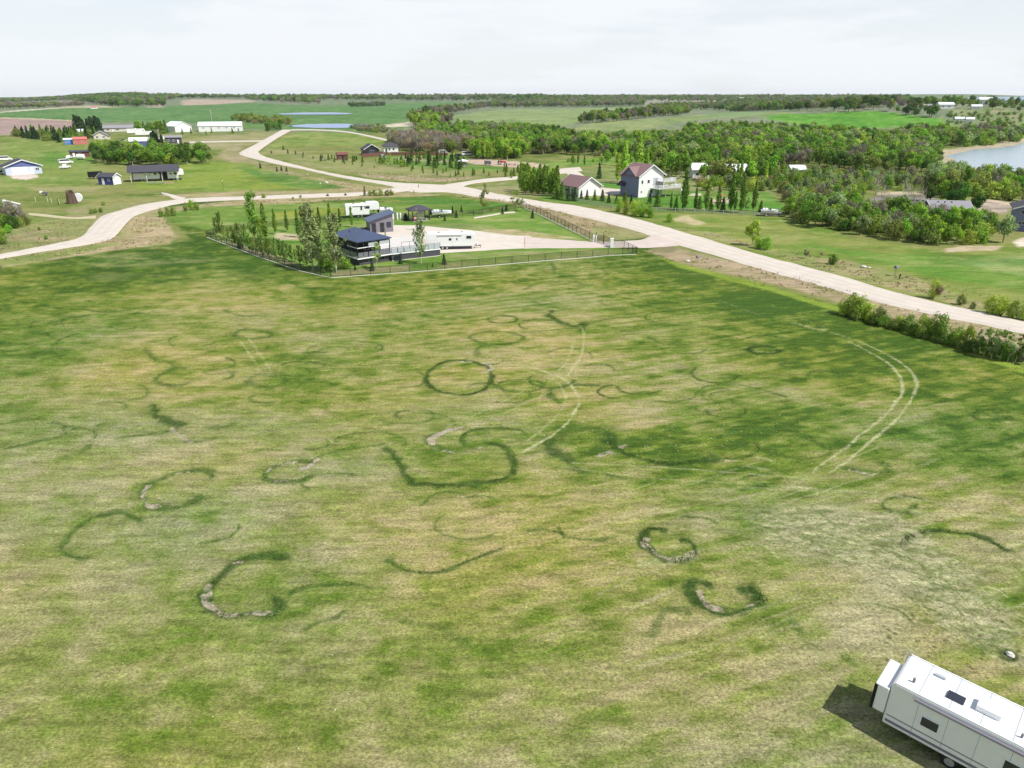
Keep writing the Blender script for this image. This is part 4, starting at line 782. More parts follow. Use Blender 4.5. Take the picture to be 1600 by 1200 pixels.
for i, (a, b_, c_) in enumerate([(1400, 512, 14), (1480, 534, 14), (1420, 500, 8), (1452, 516, 10)]):
    tree('bare', a, b_, c_, tn='tan', wide=1, label="dry tan shrub in the hedge between field and road", name="twiggy_bush", cat="bush", group="dry tan shrubs in the roadside hedge")
for i, (a, b_, c_, t, k) in enumerate([(252, 339, 15, 'mid', 'bush'), (263, 338, 18, 'olive', 'bush'), (272, 337, 17, 'olive', 'bush'), (291, 330, 15, 'olive', 'bush'), (300, 328, 19, 'spring', 'bush'), (308, 328, 14, 'olive', 'bush'), (324, 322, 7, 'tan', 'bare')]):
    tree(k, a, b_, c_, tn=t, wide=.5, name='leafy_bush', cat='bush', label=f"roadside bush, {ORD[i]} from the left along the side road above the lawn", group="bushes along the side road")
for i, (a, b_, c_, t, k) in enumerate([(570, 306, 16, 'mid', 'spruce'), (578, 306, 10, 'olive', 'bush'), (586, 306, 12, 'olive', 'bush'), (595, 306, 12, 'yellow', 'bush'), (605, 306, 11, 'olive', 'bush'), (611, 305, 10, 'olive', 'bush')]):
    tree(k, a, b_, c_, tn=t, wide=.75, name='leafy_bush', cat='bush', label=f"bush, {ORD[i]} from the left in the clump at the road junction", group="bushes at the road junction")
for i, (a, b_, c_) in enumerate([(512, 307, 5), (540, 306, 5), (470, 309, 5), (458, 311, 4), (393, 309, 14), (412, 310, 9)]):
    tree('bush', a, b_, c_, tn='olive', wide=.8, label=f"low olive tuft, {ORD[i]} along the thin side road behind the plot", group="low tufts along the side road")
for i, (a, b_, c_) in enumerate([(407, 263, 9), (433, 268, 8), (440, 267, 8), (448, 268, 8), (424, 240, 5), (443, 234, 7), (450, 240, 7), (462, 241, 6), (474, 242, 5)]):
    tree('spruce', a, b_, c_, tn='spruce', wide=1.1, label=f"tiny spruce, {ORD[i]} from the lower left beside the main road bend", group="tiny spruces beside the main road bend", split=False)
tree('bare', 0, 424, 13, tn='grey', wide=1, label="dark twiggy bush at the left edge below the side road", name="twiggy_bush", cat="bush")
for i, (a, b_, c_, t) in enumerate([(162, 321, 8, 'olive'), (150, 333, 9, 'olive'), (143, 334, 9, 'olive'), (72, 374, 7, 'mid'), (158, 332, 8, 'mid'), (62, 360, 7, 'olive')]):
    tree('bush', a, b_, c_, tn=t, wide=.7, label=f"small dark bush, {ORD[i]} in the rough grass left of the side road", group="small bushes in the rough grass")
# clump over the white roof at the left edge
for i, (a, b_, c_, t, k) in enumerate([(-4, 352, 50, 'olive', 'bare'), (3, 354, 48, 'olive', 'bare'), (10, 352, 40, 'mid', 'sparse'), (16, 354, 44, 'grey', 'bare'), (23, 353, 40, 'grey', 'bare'), (29, 354, 34, 'olive', 'sparse'), (35, 353, 36, 'grey', 'bare'), (42, 352, 18, 'olive', 'bush'), (8, 356, 26, 'mid', 'bush'), (20, 357, 24, 'dark', 'bush'), (33, 355, 18, 'olive', 'bush'), (4, 368, 16, 'bright', 'bush'), (14, 364, 15, 'bright', 'bush'), (2, 382, 20, 'mid', 'bush')]):
    tree(k, a, b_, c_, tn=t, wide=.7 if k != 'sparse' else 1, name='twiggy_tree' if k == 'bare' else None, label=f"{'twiggy half-bare tree' if k == 'bare' else 'green shrub'}, {ORD[i]} in the clump hiding the white roof", group="clump hiding the white roof")
# little spruces and saplings planted in the plots behind the junction
def scatter_px(pts, n, sep):
    P = poly(pts); xs = [p[0] for p in P]; ys = [p[1] for p in P]; out = []; t = 0
    while len(out) < n and t < n * 60:
        t += 1; a, b_ = R.uniform(min(xs), max(xs)), R.uniform(min(ys), max(ys))
        if not bool(inside(np.array([a]), np.array([b_]), P)[0]): continue
        if all((a - c[0]) ** 2 + (b_ - c[1]) ** 2 > sep * sep for c in out): out.append((a, b_))
    return out
def gp(a, b_): return Vector((a, b_, float(hmesh(a, b_))))
G19 = "small planted trees in the plots behind the junction"
for pts, n_, sep, kinds, hh in [([(560, 252), (640, 256), (640, 262), (580, 258)], 12, 2.5, [('spruce', 'young'), ('sparse', 'spring')], (2.0, 3.2)), ([(620, 246), (700, 246), (730, 252), (720, 268), (640, 258)], 44, 3.0, [('spruce', 'young'), ('spruce', 'spruce'), ('spruce', 'young')], (2.2, 4.6)),
                                ([(640, 262), (720, 270), (790, 270), (800, 275), (700, 278), (640, 270)], 22, 3.5, [('spruce', 'young'), ('spruce', 'mid')], (1.3, 2.4)), ([(500, 246), (560, 250), (560, 256), (500, 252)], 12, 3.2, [('spruce', 'spruce'), ('spruce', 'young')], (1.6, 3)),
                                ([(470, 244), (540, 254), (600, 264), (560, 262), (480, 250)], 8, 4, [('spruce', 'young')], (1.2, 2)), ([(590, 250), (625, 250), (630, 262), (595, 260)], 12, 2.2, [('sparse', 'spring'), ('spruce', 'young')], (2.5, 4.4)), ([(790, 262), (815, 270), (810, 282), (780, 276)], 8, 3, [('spruce', 'mid')], (2, 3.5))]:
    for a, b_ in scatter_px(pts, n_, sep):
        k, t = R.choice(kinds)
        tree(k, 0, 0, h=R.uniform(*hh), tn=t, wide=1.15, loc=gp(a, b_), split=False, label="small planted evergreen or sapling standing in the plots behind the junction", group=G19)
# the belt along the rail fence of the white house
for i, (a, b_, c_, k, t) in enumerate([(868, 311, 30, 'spruce', 'mid'), (878, 312, 28, 'spruce', 'young'), (888, 314, 22, 'spruce', 'spruce'), (898, 314, 22, 'spruce', 'spruce'), (908, 311, 14, 'spruce', 'spruce'), (917, 312, 16, 'spruce', 'spruce'), (929, 313, 17, 'spruce', 'mid'), (941, 314, 18, 'spruce', 'spruce'), (951, 317, 15, 'spruce', 'spruce'), (963, 318, 14, 'spruce', 'mid'), (976, 318, 20, 'spruce', 'mid'), (986, 319, 15, 'spruce', 'spruce'), (1015, 318, 18, 'spruce', 'spruce'), (1027, 323, 26, 'spruce', 'mid'),
      (1048, 327, 24, 'poplar', 'mid'), (1056, 328, 22, 'spruce', 'mid'), (1068, 330, 60, 'poplar', 'mid'), (1086, 329, 34, 'poplar', 'mid'), (1092, 328, 22, 'spruce', 'mid'), (1103, 331, 46, 'poplar', 'mid'), (1110, 329, 20, 'spruce', 'mid'), (1121, 330, 40, 'poplar', 'young'), (1129, 330, 22, 'spruce', 'spruce'), (1141, 331, 56, 'poplar', 'mid'), (1148, 330, 30, 'poplar', 'young'), (1158, 333, 58, 'poplar', 'mid'), (1166, 331, 24, 'sparse', 'young'), (1177, 330, 46, 'poplar', 'young'), (1188, 331, 18, 'spruce', 'mid')]):
    tree(k, a, b_, c_, tn=t, wide=1.05 if k == 'spruce' else .9, label=f"{'dark conical evergreen' if k == 'spruce' else 'narrow dark poplar'}, {ORD[i]} from the left along the rail fence", group="evergreens and poplars along the rail fence")
for i, (a, b_, c_) in enumerate([(936, 279, 25), (1000, 258, 14), (1360, 236, 26), (1352, 252, 20)]):
    tree('spruce', a, b_, c_, tn='spruce', wide=.8, label=["narrow dark spruce left of the white house roof", "dark spruce behind the roof of the white house", "dark spruce standing above the right wood", "shorter dark spruce in the right wood"][i])
for i, (a, b_, c_, t) in enumerate([(975, 287, 62, 'spring'), (997, 270, 58, 'spring'), (965, 284, 40, 'spring'), (985, 272, 34, 'bright'), (1010, 264, 34, 'bright')]):
    tree('poplar', a, b_, c_, tn=t, wide=1.15, label=f"bright spring green poplar, {ORD[i]} of the group behind the white house", group="bright poplars behind the white house")
for i in range(18):
    a = 814 + i * 3.3; tree('poplar', a, 298 + (i % 3) * 3 + (a - 814) * .05, R.uniform(34, 46), tn=['bright', 'spring', 'mid'][i % 3], wide=1.25, label=f"dense bright green poplar, {ORD[i]} from the left in the stand left of the garage", group="dense poplar stand left of the garage")
# leafless snags over the slough
for i, (a, b_, c_) in enumerate([(1366, 316, 50), (1420, 334, 46), (1412, 318, 38), (1436, 322, 34), (1378, 322, 36)]):
    tree('snag', a, b_, c_, tn='grey', wide=.8, label=f"dead leafless tree, {ORD[i]} of the snags over the grey slough", name="dead_tree", cat="dead tree", group="dead trees over the slough")
# woods: nearest trees stand alone, the mass behind them is one body
STAND = []
def wood(pts, sep, mix, hh, wide=1.0, tag_=None, cap=5000, world=None):
    P = world or poly(pts); xs = np.array([p[0] for p in P]); ys = np.array([p[1] for p in P])
    gx = np.arange(xs.min(), xs.max(), sep); gy = np.arange(ys.min(), ys.max(), sep)
    if len(gx) * len(gy) > 400000: raise RuntimeError(("wood too large", tag_, len(gx), len(gy)))
    A, B = np.meshgrid(gx, gy); A = A.ravel() + NR.uniform(-.48, .48, A.size) * sep; B = B.ravel() + NR.uniform(-.48, .48, B.size) * sep
    k = inside(A, B, P); A, B = A[k], B[k]; Z = hmesh(A, B)
    if len(A) > cap:
        q = NR.choice(len(A), cap, False); A, B, Z = A[q], B[q], Z[q]
    ks = [m[0:2] for m in mix]; pr = np.array([m[2] for m in mix], float); pr /= pr.sum()
    clump = fbm(A / (sep * 6), B / (sep * 6), 97, 2)
    for a, b_, z_, c_ in zip(A, B, Z, clump):
        r_ = min(.999, max(0, c_ * .9 - .2 + NR.uniform(0, .75))) if len(ks) > 1 else 0
        k_, t_ = ks[int(np.searchsorted(np.cumsum(pr), r_))] if NR.uniform() < .75 else ks[NR.choice(len(ks), p=pr)]
        h_ = NR.uniform(*hh) * (1 if k_ != 'bush' else .75); STAND.append((a, b_, z_, k_, t_, h_, wide, tag_))
WM = [('broad', 'dark', 2.4), ('aspen', 'dark', 1.4), ('aspen', 'mid', 3), ('broad', 'mid', 3), ('aspen', 'bright', 2.4), ('broad', 'olive', 1.6), ('bare', 'grey', .8), ('aspen', 'spring', 2.4), ('broad', 'silver', 1)]
wood([(655, 206), (720, 203), (800, 207), (870, 212), (900, 222), (1000, 226), (1060, 223), (1078, 206), (1150, 204), (1240, 210), (1300, 212), (1400, 222), (1455, 236), (1466, 255), (1450, 272), (1350, 272), (1290, 265), (1130, 258), (1070, 248), (900, 243), (800, 241), (770, 234), (650, 218)], 5.2, WM, (5.5, 10), 1.0, "in the long wood across the middle distance")
wood([(606, 222), (640, 214), (720, 220), (745, 226), (735, 236), (690, 240), (625, 238)], 4.2, [('bare', 'grey', 5), ('bare', 'tan', 2), ('broad', 'olive', 1)], (5, 8.5), 1.1, "among the grey leafless thicket behind the brown fence")
wood([(735, 240), (812, 237), (820, 249), (745, 250)], 3.2, [('open', 'spring', 3), ('poplar', 'bright', 2), ('aspen', 'spring', 2)], (6.5, 9), 1.3, "in the bright young stand left of the long wood")
wood([(640, 193), (700, 190), (705, 196), (650, 200)], 6, [('aspen', 'olive', 3), ('aspen', 'spring', 2), ('bare', 'grey', 1)], (8, 13), 1.0, "at the left end of the long wood by the dry pond edge")
wood([(545, 199), (600, 200), (606, 208), (560, 206)], 5, [('bare', 'grey', 2), ('bush', 'olive', 2)], (3, 5.5), 1.0, "in the low scrub by the farm track")
wood([(940, 257), (1010, 260), (1060, 262), (1130, 268), (1200, 276), (1240, 284), (1200, 292), (1150, 290), (1070, 282), (1000, 262)], 4.6, [('poplar', 'bright', 2), ('aspen', 'mid', 2), ('aspen', 'bright', 2), ('poplar', 'spring', 2), ('broad', 'olive', 1)], (5.5, 10), 1.05, "in the mixed belt behind the white house")
wood([(870, 262), (960, 256), (1090, 262), (1060, 252), (900, 250), (870, 256)], 6.5, [('bush', 'spring', 2), ('aspen', 'spring', 1), ('poplar', 'young', 2)], (3, 5), .8, "in the light green scrub behind the garage")
wood([(1085, 288), (1180, 280), (1300, 275), (1450, 282), (1465, 300), (1370, 299), (1350, 300), (1352, 330), (1245, 334), (1215, 300), (1100, 298)], 3.7, [('bush', 'olive', 4), ('bush', 'yellow', 2), ('broad', 'silver', 2.4), ('bush', 'tan', .5), ('bush', 'spring', 2), ('broad', 'mid', 1.5), ('bare', 'grey', .9)], (3.2, 6), .75, "in the olive thicket right of the white house")
wood([(1450, 272), (1500, 278), (1600, 290), (1750, 312), (1700, 330), (1600, 318), (1520, 308), (1470, 312), (1450, 300)], 5, [('bush', 'olive', 3), ('aspen', 'bright', 1.5), ('aspen', 'spring', 1.5), ('bare', 'grey', .8), ('broad', 'olive', 2), ('bush', 'yellow', 1.5), ('broad', 'silver', 2)], (4, 8.5), .85, "in the thicket near the lake shore")
wood([(1215, 336), (1240, 326), (1350, 332), (1440, 346), (1450, 346), (1520, 352), (1560, 368), (1572, 380), (1540, 378), (1470, 388), (1400, 378), (1330, 368), (1252, 352)], 3.0, [('bush', 'dark', 2), ('broad', 'silver', 3), ('bush', 'olive', 2), ('broad', 'mid', 2), ('aspen', 'bright', 2), ('bare', 'grey', .7), ('bush', 'spring', 1.5), ('bush', 'yellow', .8)], (3.6, 6.4), .85, "in the near thicket along the lawn on the right")
wood([(1450, 312), (1500, 318), (1530, 330), (1525, 338), (1480, 325), (1445, 318)], 4, [('aspen', 'mid', 3), ('broad', 'dark', 2), ('aspen', 'bright', 1)], (5, 8), .9, "behind the grey roofed cabin")
wood([(1395, 217), (1470, 214), (1560, 207), (1580, 212), (1560, 222), (1500, 228), (1455, 236), (1400, 226)], 7, [('aspen', 'spring', 2), ('aspen', 'olive', 2), ('broad', 'mid', 2), ('aspen', 'bright', 1), ('bare', 'grey', 1)], (8, 12), 1.0, "in the pale trees along the lake bluff")
wood([(1462, 230), (1500, 231), (1560, 226.5), (1596, 219), (1596, 212), (1560, 216), (1500, 222), (1460, 224)], 5.5, [('aspen', 'spring', 2), ('broad', 'olive', 2), ('aspen', 'mid', 2), ('broad', 'silver', 2), ('bush', 'spring', 2)], (7, 11), 1.0, "in the trees fringing the far lake shore")
wood([(905, 195), (960, 190), (1070, 180), (1078, 176), (1000, 180), (905, 188)], 9, [('broad', 'mid', 2), ('broad', 'olive', 3), ('aspen', 'dark', 1), ('bare', 'grey', 1)], (7, 12), 1.1, "in the tree line between the far pale fields")
wood([(362, 188), (380, 186), (452, 192), (456, 196), (430, 196), (362, 190)], 9, [('bush', 'tan', 3), ('broad', 'olive', 3)], (6, 9), 1.0, "in the beige hedge before the far pond")
wood([(415, 203), (438, 200), (440, 203), (418, 206)], 5, [('spruce', 'mid', 2), ('aspen', 'mid', 2)], (5, 9), 1.0, "at the far bend of the main road")
wood([(142, 247), (200, 243), (325, 246), (330, 257), (200, 259), (145, 257)], 5, [('aspen', 'dark', 3), ('bush', 'spring', 2), ('broad', 'mid', 3), ('aspen', 'olive', 2), ('aspen', 'spring', 2)], (6, 9), 1.0, "in the windbreak behind the left lawn")
wood([(145, 230), (190, 232), (190, 246), (145, 246)], 6, [('aspen', 'spring', 3), ('bush', 'spring', 2)], (4.5, 7), 1.0, "in the pale green trees at the windbreak's left end")
wood([(235, 233), (250, 233), (262, 240), (240, 242)], 6, [('spruce', 'spruce', 3), ('bare', 'grey', 2)], (8, 12), 1.0, "beside the long blue shed")
wood([(22, 214), (60, 219), (100, 224), (150, 216), (150, 210), (80, 212), (24, 211)], 6, [('spruce', 'spruce', 3), ('spruce', 'mid', 2), ('bush', 'olive', 2)], (4.5, 9), 1.0, "in the shelterbelt before the ploughed field")
wood([(115, 207), (165, 208), (160, 203), (118, 203)], 8, [('spruce', 'spruce', 3)], (9, 14), 1.2, "among the tall dark spruces by the black houses")
wood([(212, 210), (270, 209), (270, 206), (214, 206)], 9, [('spruce', 'mid', 1), ('broad', 'mid', 2)], (7, 11), 1.0, "behind the blue shed and grey cabins")
wood([(275, 213), (375, 208), (377, 206), (275, 209)], 13, [('spruce', 'mid', 2)], (3, 5), 1.0, "in the row before the long white buildings")
# far skyline woods
FM = [('broad', 'dark', 3), ('aspen', 'mid', 3), ('bare', 'grey', 2), ('broad', 'olive', 1)]
wood([(100, 152), (240, 151), (500, 152), (500, 163), (430, 160), (395, 157), (385, 154), (280, 154), (258, 158), (257, 167), (228, 167), (215, 168), (180, 168), (150, 163), (105, 157)], 26, FM, (11, 18), 1.5, "in the far skyline woods", 2600)
wood([(-40, 163), (60, 166), (130, 165), (130, 167), (60, 169), (-40, 172)], 22, [('bare', 'grey', 3), ('broad', 'olive', 1)], (9, 14), 1.3, "in the far line of leafless trees", 700)
wood([(-40, 157), (40, 155), (110, 152), (110, 157), (40, 160), (-40, 163)], 30, FM, (10, 16), 1.5, "in the far skyline woods", 900)
wood([(500, 152), (850, 151.5), (850, 157), (720, 158), (500, 156)], 30, FM, (11, 18), 1.5, "in the far skyline woods", 1500)
wood([(545, 165), (600, 163), (602, 166), (548, 168)], 14, [('bare', 'grey', 2), ('broad', 'dark', 2)], (7, 11), 1.2, "in the clump in the far green field")
wood([(640, 184), (700, 174), (760, 166), (770, 163), (780, 166), (720, 176), (650, 192)], 12, [('aspen', 'dark', 2), ('bare', 'grey', 2), ('aspen', 'olive', 1)], (8, 14), 1.1, "in the far line left of the pale fields")
wood([(770, 169), (850, 168), (1005, 166), (1010, 158), (845, 158), (770, 160)], 17, [('broad', 'dark', 2), ('aspen', 'mid', 2), ('broad', 'olive', 1), ('bare', 'grey', 2)], (10, 16), 1.2, "in the far wood beyond the pale fields")
wood([(1010, 168), (1060, 172), (1130, 174), (1200, 174), (1300, 175), (1400, 180), (1460, 188), (1470, 180), (1420, 165), (1300, 160), (1150, 160), (1080, 165)], 11, [('aspen', 'mid', 3), ('broad', 'dark', 2), ('aspen', 'olive', 2), ('bare', 'grey', 1)], (8, 14), 1.15, "in the far wood behind the bright green field", 1900)
wood([(850, 151.5), (1130, 151.5), (1420, 151), (1420, 160), (1150, 160), (1010, 158), (850, 157)], 28, FM, (9, 15), 1.5, "in the far skyline woods", 1300)
wood([(1420, 154), (1500, 160), (1600, 168), (1600, 178), (1540, 172), (1480, 172), (1420, 165)], 15, [('broad', 'dark', 2), ('aspen', 'mid', 2), ('bush', 'olive', 2)], (6, 11), 1.1, "on the bluff around the far houses", 900)
wood([(1480, 176), (1640, 180), (1640, 200), (1570, 200), (1480, 196)], 10, [('bush', 'olive', 2), ('bush', 'mid', 2)], (2.5, 6), 1.0, "in the scrub on the far bluff", 700)
CLEAR = []                                               # filled by footprint lists below
# ------------------------------------------------------------------ buildings
M_ = dict(white=mat("white_siding", (.74, .74, .72), .6, 0, .05, 1), offwhite=mat("cream_siding", (.62, .58, .5), .7, 0, .08, 1), black=mat("black_siding", (.03, .03, .035), .6, 0, .2, 1), charcoal=mat("charcoal_siding", (.075, .07, .085), .6, 0, .12, 1.5),
          greysid=mat("grey_siding", (.20, .19, .215), .6, 0, .1, 1.5), blue=mat("blue_siding", (.10, .13, .30), .6, 0, .1, 1.5), navy=mat("navy_siding", (.045, .05, .17), .6, 0, .1, 1.5), slate=mat("slate_siding_and_shade", (.17, .195, .30), .6, 0, .08, 1.5), lightblue=mat("pale_blue_siding", (.48, .53, .66), .6, 0, .06, 1.5),
          trim=mat("white_trim", (.82, .82, .82), .5, 0, .03), glass=mat("window_glass", (.03, .035, .045), .12, 0, .2, 1, .6), roofdark=mat("dark_shingle", (.06, .06, .075), .85, 0, .3, 6), roofblue=mat("blue_black_metal", (.075, .10, .17), .35, .3, .15, 1.5, .5), roofmaroon=mat("maroon_shingle", (.215, .135, .135), .85, 0, .22, 6),
          roofgrey=mat("grey_shingle", (.24, .235, .25), .85, 0, .18, 6), roofwhite=mat("white_metal_roof", (.75, .77, .8), .4, 0, .05, 1), wood=mat("weathered_wood", (.36, .28, .19), .85, 0, .25, 4), woodg=mat("grey_wood", (.36, .34, .31), .85, 0, .2, 4), woodred=mat("redbrown_boards", (.16, .07, .055), .85, 0, .25, 3), metalb=mat("black_metal", (.015, .016, .018), .5, .3, .1),
          rubber=mat("tyre_rubber", (.02, .02, .02), .8, 0, .1), steel=mat("pale_steel", (.55, .55, .55), .4, .6, .1), gel=mat("white_gelcoat", (.78, .78, .765), .35, 0, .07, 2.5, .5), red=mat("red_paint", (.45, .04, .035), .4, 0, .1), redroof=mat("faded_red_metal", (.50, .15, .13), .5, 0, .12, 1), bluepaint=mat("bright_blue_paint", (.03, .16, .55), .4, 0, .1),
          silver=mat("silver_paint", (.4, .42, .45), .3, .4, .05), darkcar=mat("dark_paint", (.02, .022, .03), .3, .1, .1), pink=mat("pink_cloth", (.65, .24, .22), .8, 0, .1), smoke=mat("smoked_rail_glass", (.16, .17, .19), .15, 0, .08, 1, .6), glassrail=mat("rail_glass", (.42, .45, .47), .15, 0, .05, 1, .6), conc=mat("kerb_concrete", (.62, .6, .52), .9, 0, .1, 1), rock=mat("bark_slabs", (.12, .08, .06), .9, 0, .4, 5))
def opening(root, face, kind, u, z, w, h, W_, D_, m=None):
    """window, door or garage door set on one face of a building; u runs along that face from its left end"""
    fr = MB(); pn = MB(); t = .09
    def bx(mb, u0, u1, z0, z1, d0, d1):
        if face == 'f': mb.box(u0, u1, -d1, -d0, z0, z1)
        elif face == 'b': mb.box(u0, u1, D_ + d0, D_ + d1, z0, z1)
        elif face == 'l': mb.box(-d1, -d0, D_ - u1, D_ - u0, z0, z1)
        else: mb.box(W_ + d0, W_ + d1, u0, u1, z0, z1)
    if kind == 'win':
        bx(fr, u, u + w, z, z + t, .0, .07); bx(fr, u, u + w, z + h - t, z + h, .0, .07); bx(fr, u, u + t, z + t, z + h - t, .0, .07); bx(fr, u + w - t, u + w, z + t, z + h - t, .0, .07)
        if w > 1.2: bx(fr, u + w / 2 - .04, u + w / 2 + .04, z + t, z + h - t, .03, .06)
        o = fr.build("window", m or M_['trim'], root); bx(pn, u + t, u + w - t, z + t, z + h - t, .0, .025); pn.build("pane", M_['glass'], o)
    elif kind == 'door':
        bx(fr, u, u + w, z, z + h, .0, .05); o = fr.build("door", m or M_['trim'], root); bx(pn, u + w - .16, u + w - .1, z + 1, z + 1.12, .05, .1); pn.build("handle", M_['steel'], o)
    elif kind == 'garage':
        k = max(3, int(h / .55))
        for i in range(k): bx(fr, u, u + w, z + h * i / k + .015, z + h * (i + 1) / k - .015, .0, .05)
        fr.build("garage_door", m or M_['trim'], root)
def roof_shape(kind, w, d, h, rh, ov):
    m = MB(); t = .16
    if kind == 'gable_y':
        s = rh / (w / 2); m.ext([(-ov, h - ov * s + .02), (w / 2, h + rh + .02), (w + ov, h - ov * s + .02), (w + ov, h - ov * s + .02 + t), (w / 2, h + rh + .02 + t), (-ov, h - ov * s + .02 + t)][::-1], -ov, d + ov)
    elif kind == 'gable_x':
        s = rh / (d / 2); m.extx([(-ov, h - ov * s + .02), (d / 2, h + rh + .02), (d + ov, h - ov * s + .02), (d + ov, h - ov * s + .02 + t), (d / 2, h + rh + .02 + t), (-ov, h - ov * s + .02 + t)], -ov, w + ov)
    elif kind == 'hip':
        z0, z1 = h + .01, h + t; k = min(w, d) / 2
        r0, r1 = ((k, d / 2), (w - k, d / 2)) if w >= d else ((w / 2, k), (w / 2, d - k))
        a = [(-ov, -ov), (w + ov, -ov), (w + ov, d + ov), (-ov, d + ov)]
        lo = [(p[0], p[1], z0) for p in a]; hi = [(p[0], p[1], z1) for p in a]; A_, B_ = (*r0, h + rh + t), (*r1, h + rh + t)
        m.face(*lo[::-1])
        for i in range(4): j = (i + 1) % 4; m.face(lo[i], lo[j], hi[j], hi[i])
        if w >= d: m.face(hi[0], hi[1], B_, A_); m.face(hi[1], hi[2], B_); m.face(hi[2], hi[3], A_, B_); m.face(hi[3], hi[0], A_)
        else: m.face(hi[0], hi[1], A_); m.face(hi[1], hi[2], B_, A_); m.face(hi[2], hi[3], B_); m.face(hi[3], hi[0], A_, B_)
    elif kind == 'mono_x':                               # high side at the right
        s = rh / w; m.ext([(-ov, h - ov * s + .02), (w + ov, h + rh + ov * s + .02), (w + ov, h + rh + ov * s + .02 + t), (-ov, h - ov * s + .02 + t)], -ov, d + ov)
    return m
def house(name, label, px, py, off, w, d, h, rh, roof='gable_x', wm_='white', rm='roofdark', ov=.45, anchor=0, ops=(), cat='house', group=None, sink=.3, clear=1.0, trim=True, wallname='wall', deg=True, loc=None):
    p = loc or at(px, py); yaw = facing(p) + math.radians(off)
    ax = Vector((math.cos(yaw), math.sin(yaw), 0)); org = p - ax * (w * anchor)
    root = empty(name, (org.x, org.y, p.z), yaw, label, cat, group)
    wl = MB()
    if roof == 'gable_y': wl.ext([(0, -sink), (w, -sink), (w, h), (w / 2, h + rh), (0, h)], 0, d)
    elif roof == 'gable_x': wl.extx([(0, -sink), (d, -sink), (d, h), (d / 2, h + rh), (0, h)], 0, w)
    elif roof == 'mono_x': wl.ext([(0, -sink), (w, -sink), (w, h + rh), (0, h)], 0, d)
    else: wl.box(0, w, 0, d, -sink, h)
    wl.build(wallname, M_[wm_], root)
    roof_shape(roof, w, d, h, rh, ov).build("roof", M_[rm], root)
    if trim and roof.startswith('gable'):
        f = MB(); n_ = (w if roof == 'gable_y' else d); s = rh / (n_ / 2)
        ends = ((-ov - .05, -ov - .005), (d + ov + .005, d + ov + .05)) if roof == 'gable_y' else ((-ov - .05, -ov - .005), (w + ov + .005, w + ov + .05))
        pr = [(-ov - .03, h - ov * s - .1), (n_ / 2, h + rh - .1), (n_ + ov + .03, h - ov * s - .1), (n_ + ov + .03, h - ov * s + .17), (n_ / 2, h + rh + .19), (-ov - .03, h - ov * s + .17)]
        for e0, e1 in ends:
            if roof == 'gable_y': f.ext(pr[::-1], e0, e1)
            else: f.extx(pr, e0, e1)
        f.build("fascia", M_['trim'], root)
    for q in ops: opening(root, *q[:6], w, d, M_[q[6]] if len(q) > 6 else None)
    c = org + Matrix.Rotation(yaw, 3, 'Z') @ Vector((w / 2, d / 2, 0)); CLEAR.append((c.x, c.y, math.hypot(w, d) / 2 * .8 + clear))
    # keep the line of sight to the front open
    root["_w"] = 0; del root["_w"]
    return root
def wheel(root, x_, y_, r_, w_=.22, side=1):
    t = MB().tube((x_, y_ - w_ / 2, r_), (x_, y_ + w_ / 2, r_), r_, n=14).build("wheel", M_['rubber'], root)
    MB().tube((x_, y_ - w_ / 2 - .012, r_), (x_, y_ + w_ / 2 + .012, r_), r_ * .58, n=10).build("rim", M_['steel'], t)
def car(label, px, py, off, L=4.6, paint='white', kind='car', loc=None):
    p = loc or at(px, py); yaw = facing(p) + math.radians(off); root = empty("parked_car" if kind != 'truck' else "pickup_truck", p, yaw, label, 'car' if kind != 'truck' else 'pickup truck'); Wd = 1.85
    P = M_['gel'] if paint == 'white' else M_[paint]
    if kind == 'truck':
        body = [(-L / 2, .45), (-L / 2, 1.1), (-.2, 1.1), (-.2, 1.12), (L / 2 - 1.4, 1.12), (L / 2 - .1, 1.0), (L / 2, .75), (L / 2, .4)]; cab = [(-.3, 1.1), (-.2, 1.75), (.9, 1.78), (1.5, 1.12)]
    elif kind == 'van': body = [(-L / 2, .4), (-L / 2, 1.2), (L / 2 - 1.1, 1.2), (L / 2, .95), (L / 2, .4)]; cab = [(-L / 2 + .05, 1.2), (-L / 2 + .1, 2.1), (L / 2 - 1.5, 2.1), (L / 2 - .8, 1.2)]
    else: body = [(-L / 2, .4), (-L / 2 + .05, .95), (-L / 2 + .8, 1.02), (L / 2 - 1.2, 1.0), (L / 2 - .1, .8), (L / 2, .4)]; cab = [(-L / 2 + .35, 1.0), (-L / 2 + .95, 1.5), (.5, 1.55), (1.2, 1.0)]
    MB().ext(body, -Wd / 2, Wd / 2).build("body", P, root, .06); cb = MB().ext(cab, -Wd / 2 + .1, Wd / 2 - .1).build("cabin", P, root, .05)
    g = MB(); zc = [q[1] for q in cab]; z0, z1 = min(zc) + .1, max(zc) - .1; xs = [q[0] for q in cab]
    g.ext([(xs[0] + .25, z0), (xs[1] + .1, z1), (xs[2] - .1, z1), (xs[3] - .3, z0)], -Wd / 2 + .08, Wd / 2 - .08); g.build("side_window", M_['glass'], cb)
    a, b_ = cab[3], cab[2]; MB().face((a[0] + .01, -Wd / 2 + .2, a[1] + .08), (a[0] + .01, Wd / 2 - .2, a[1] + .08), (b_[0] + .05, Wd / 2 - .25, b_[1] - .08), (b_[0] + .05, -Wd / 2 + .25, b_[1] - .08)).build("windscreen", M_['glass'], cb)
    for sx in (-1, 1):
        for sy in (-1, 1): wheel(root, sx * L * .31, sy * (Wd / 2 - .08), .34)
        MB().cbox(L / 2 - .02, sx * .62, .68, .08, .3, .14).build("headlight", M_['glassrail'], root)
    return root
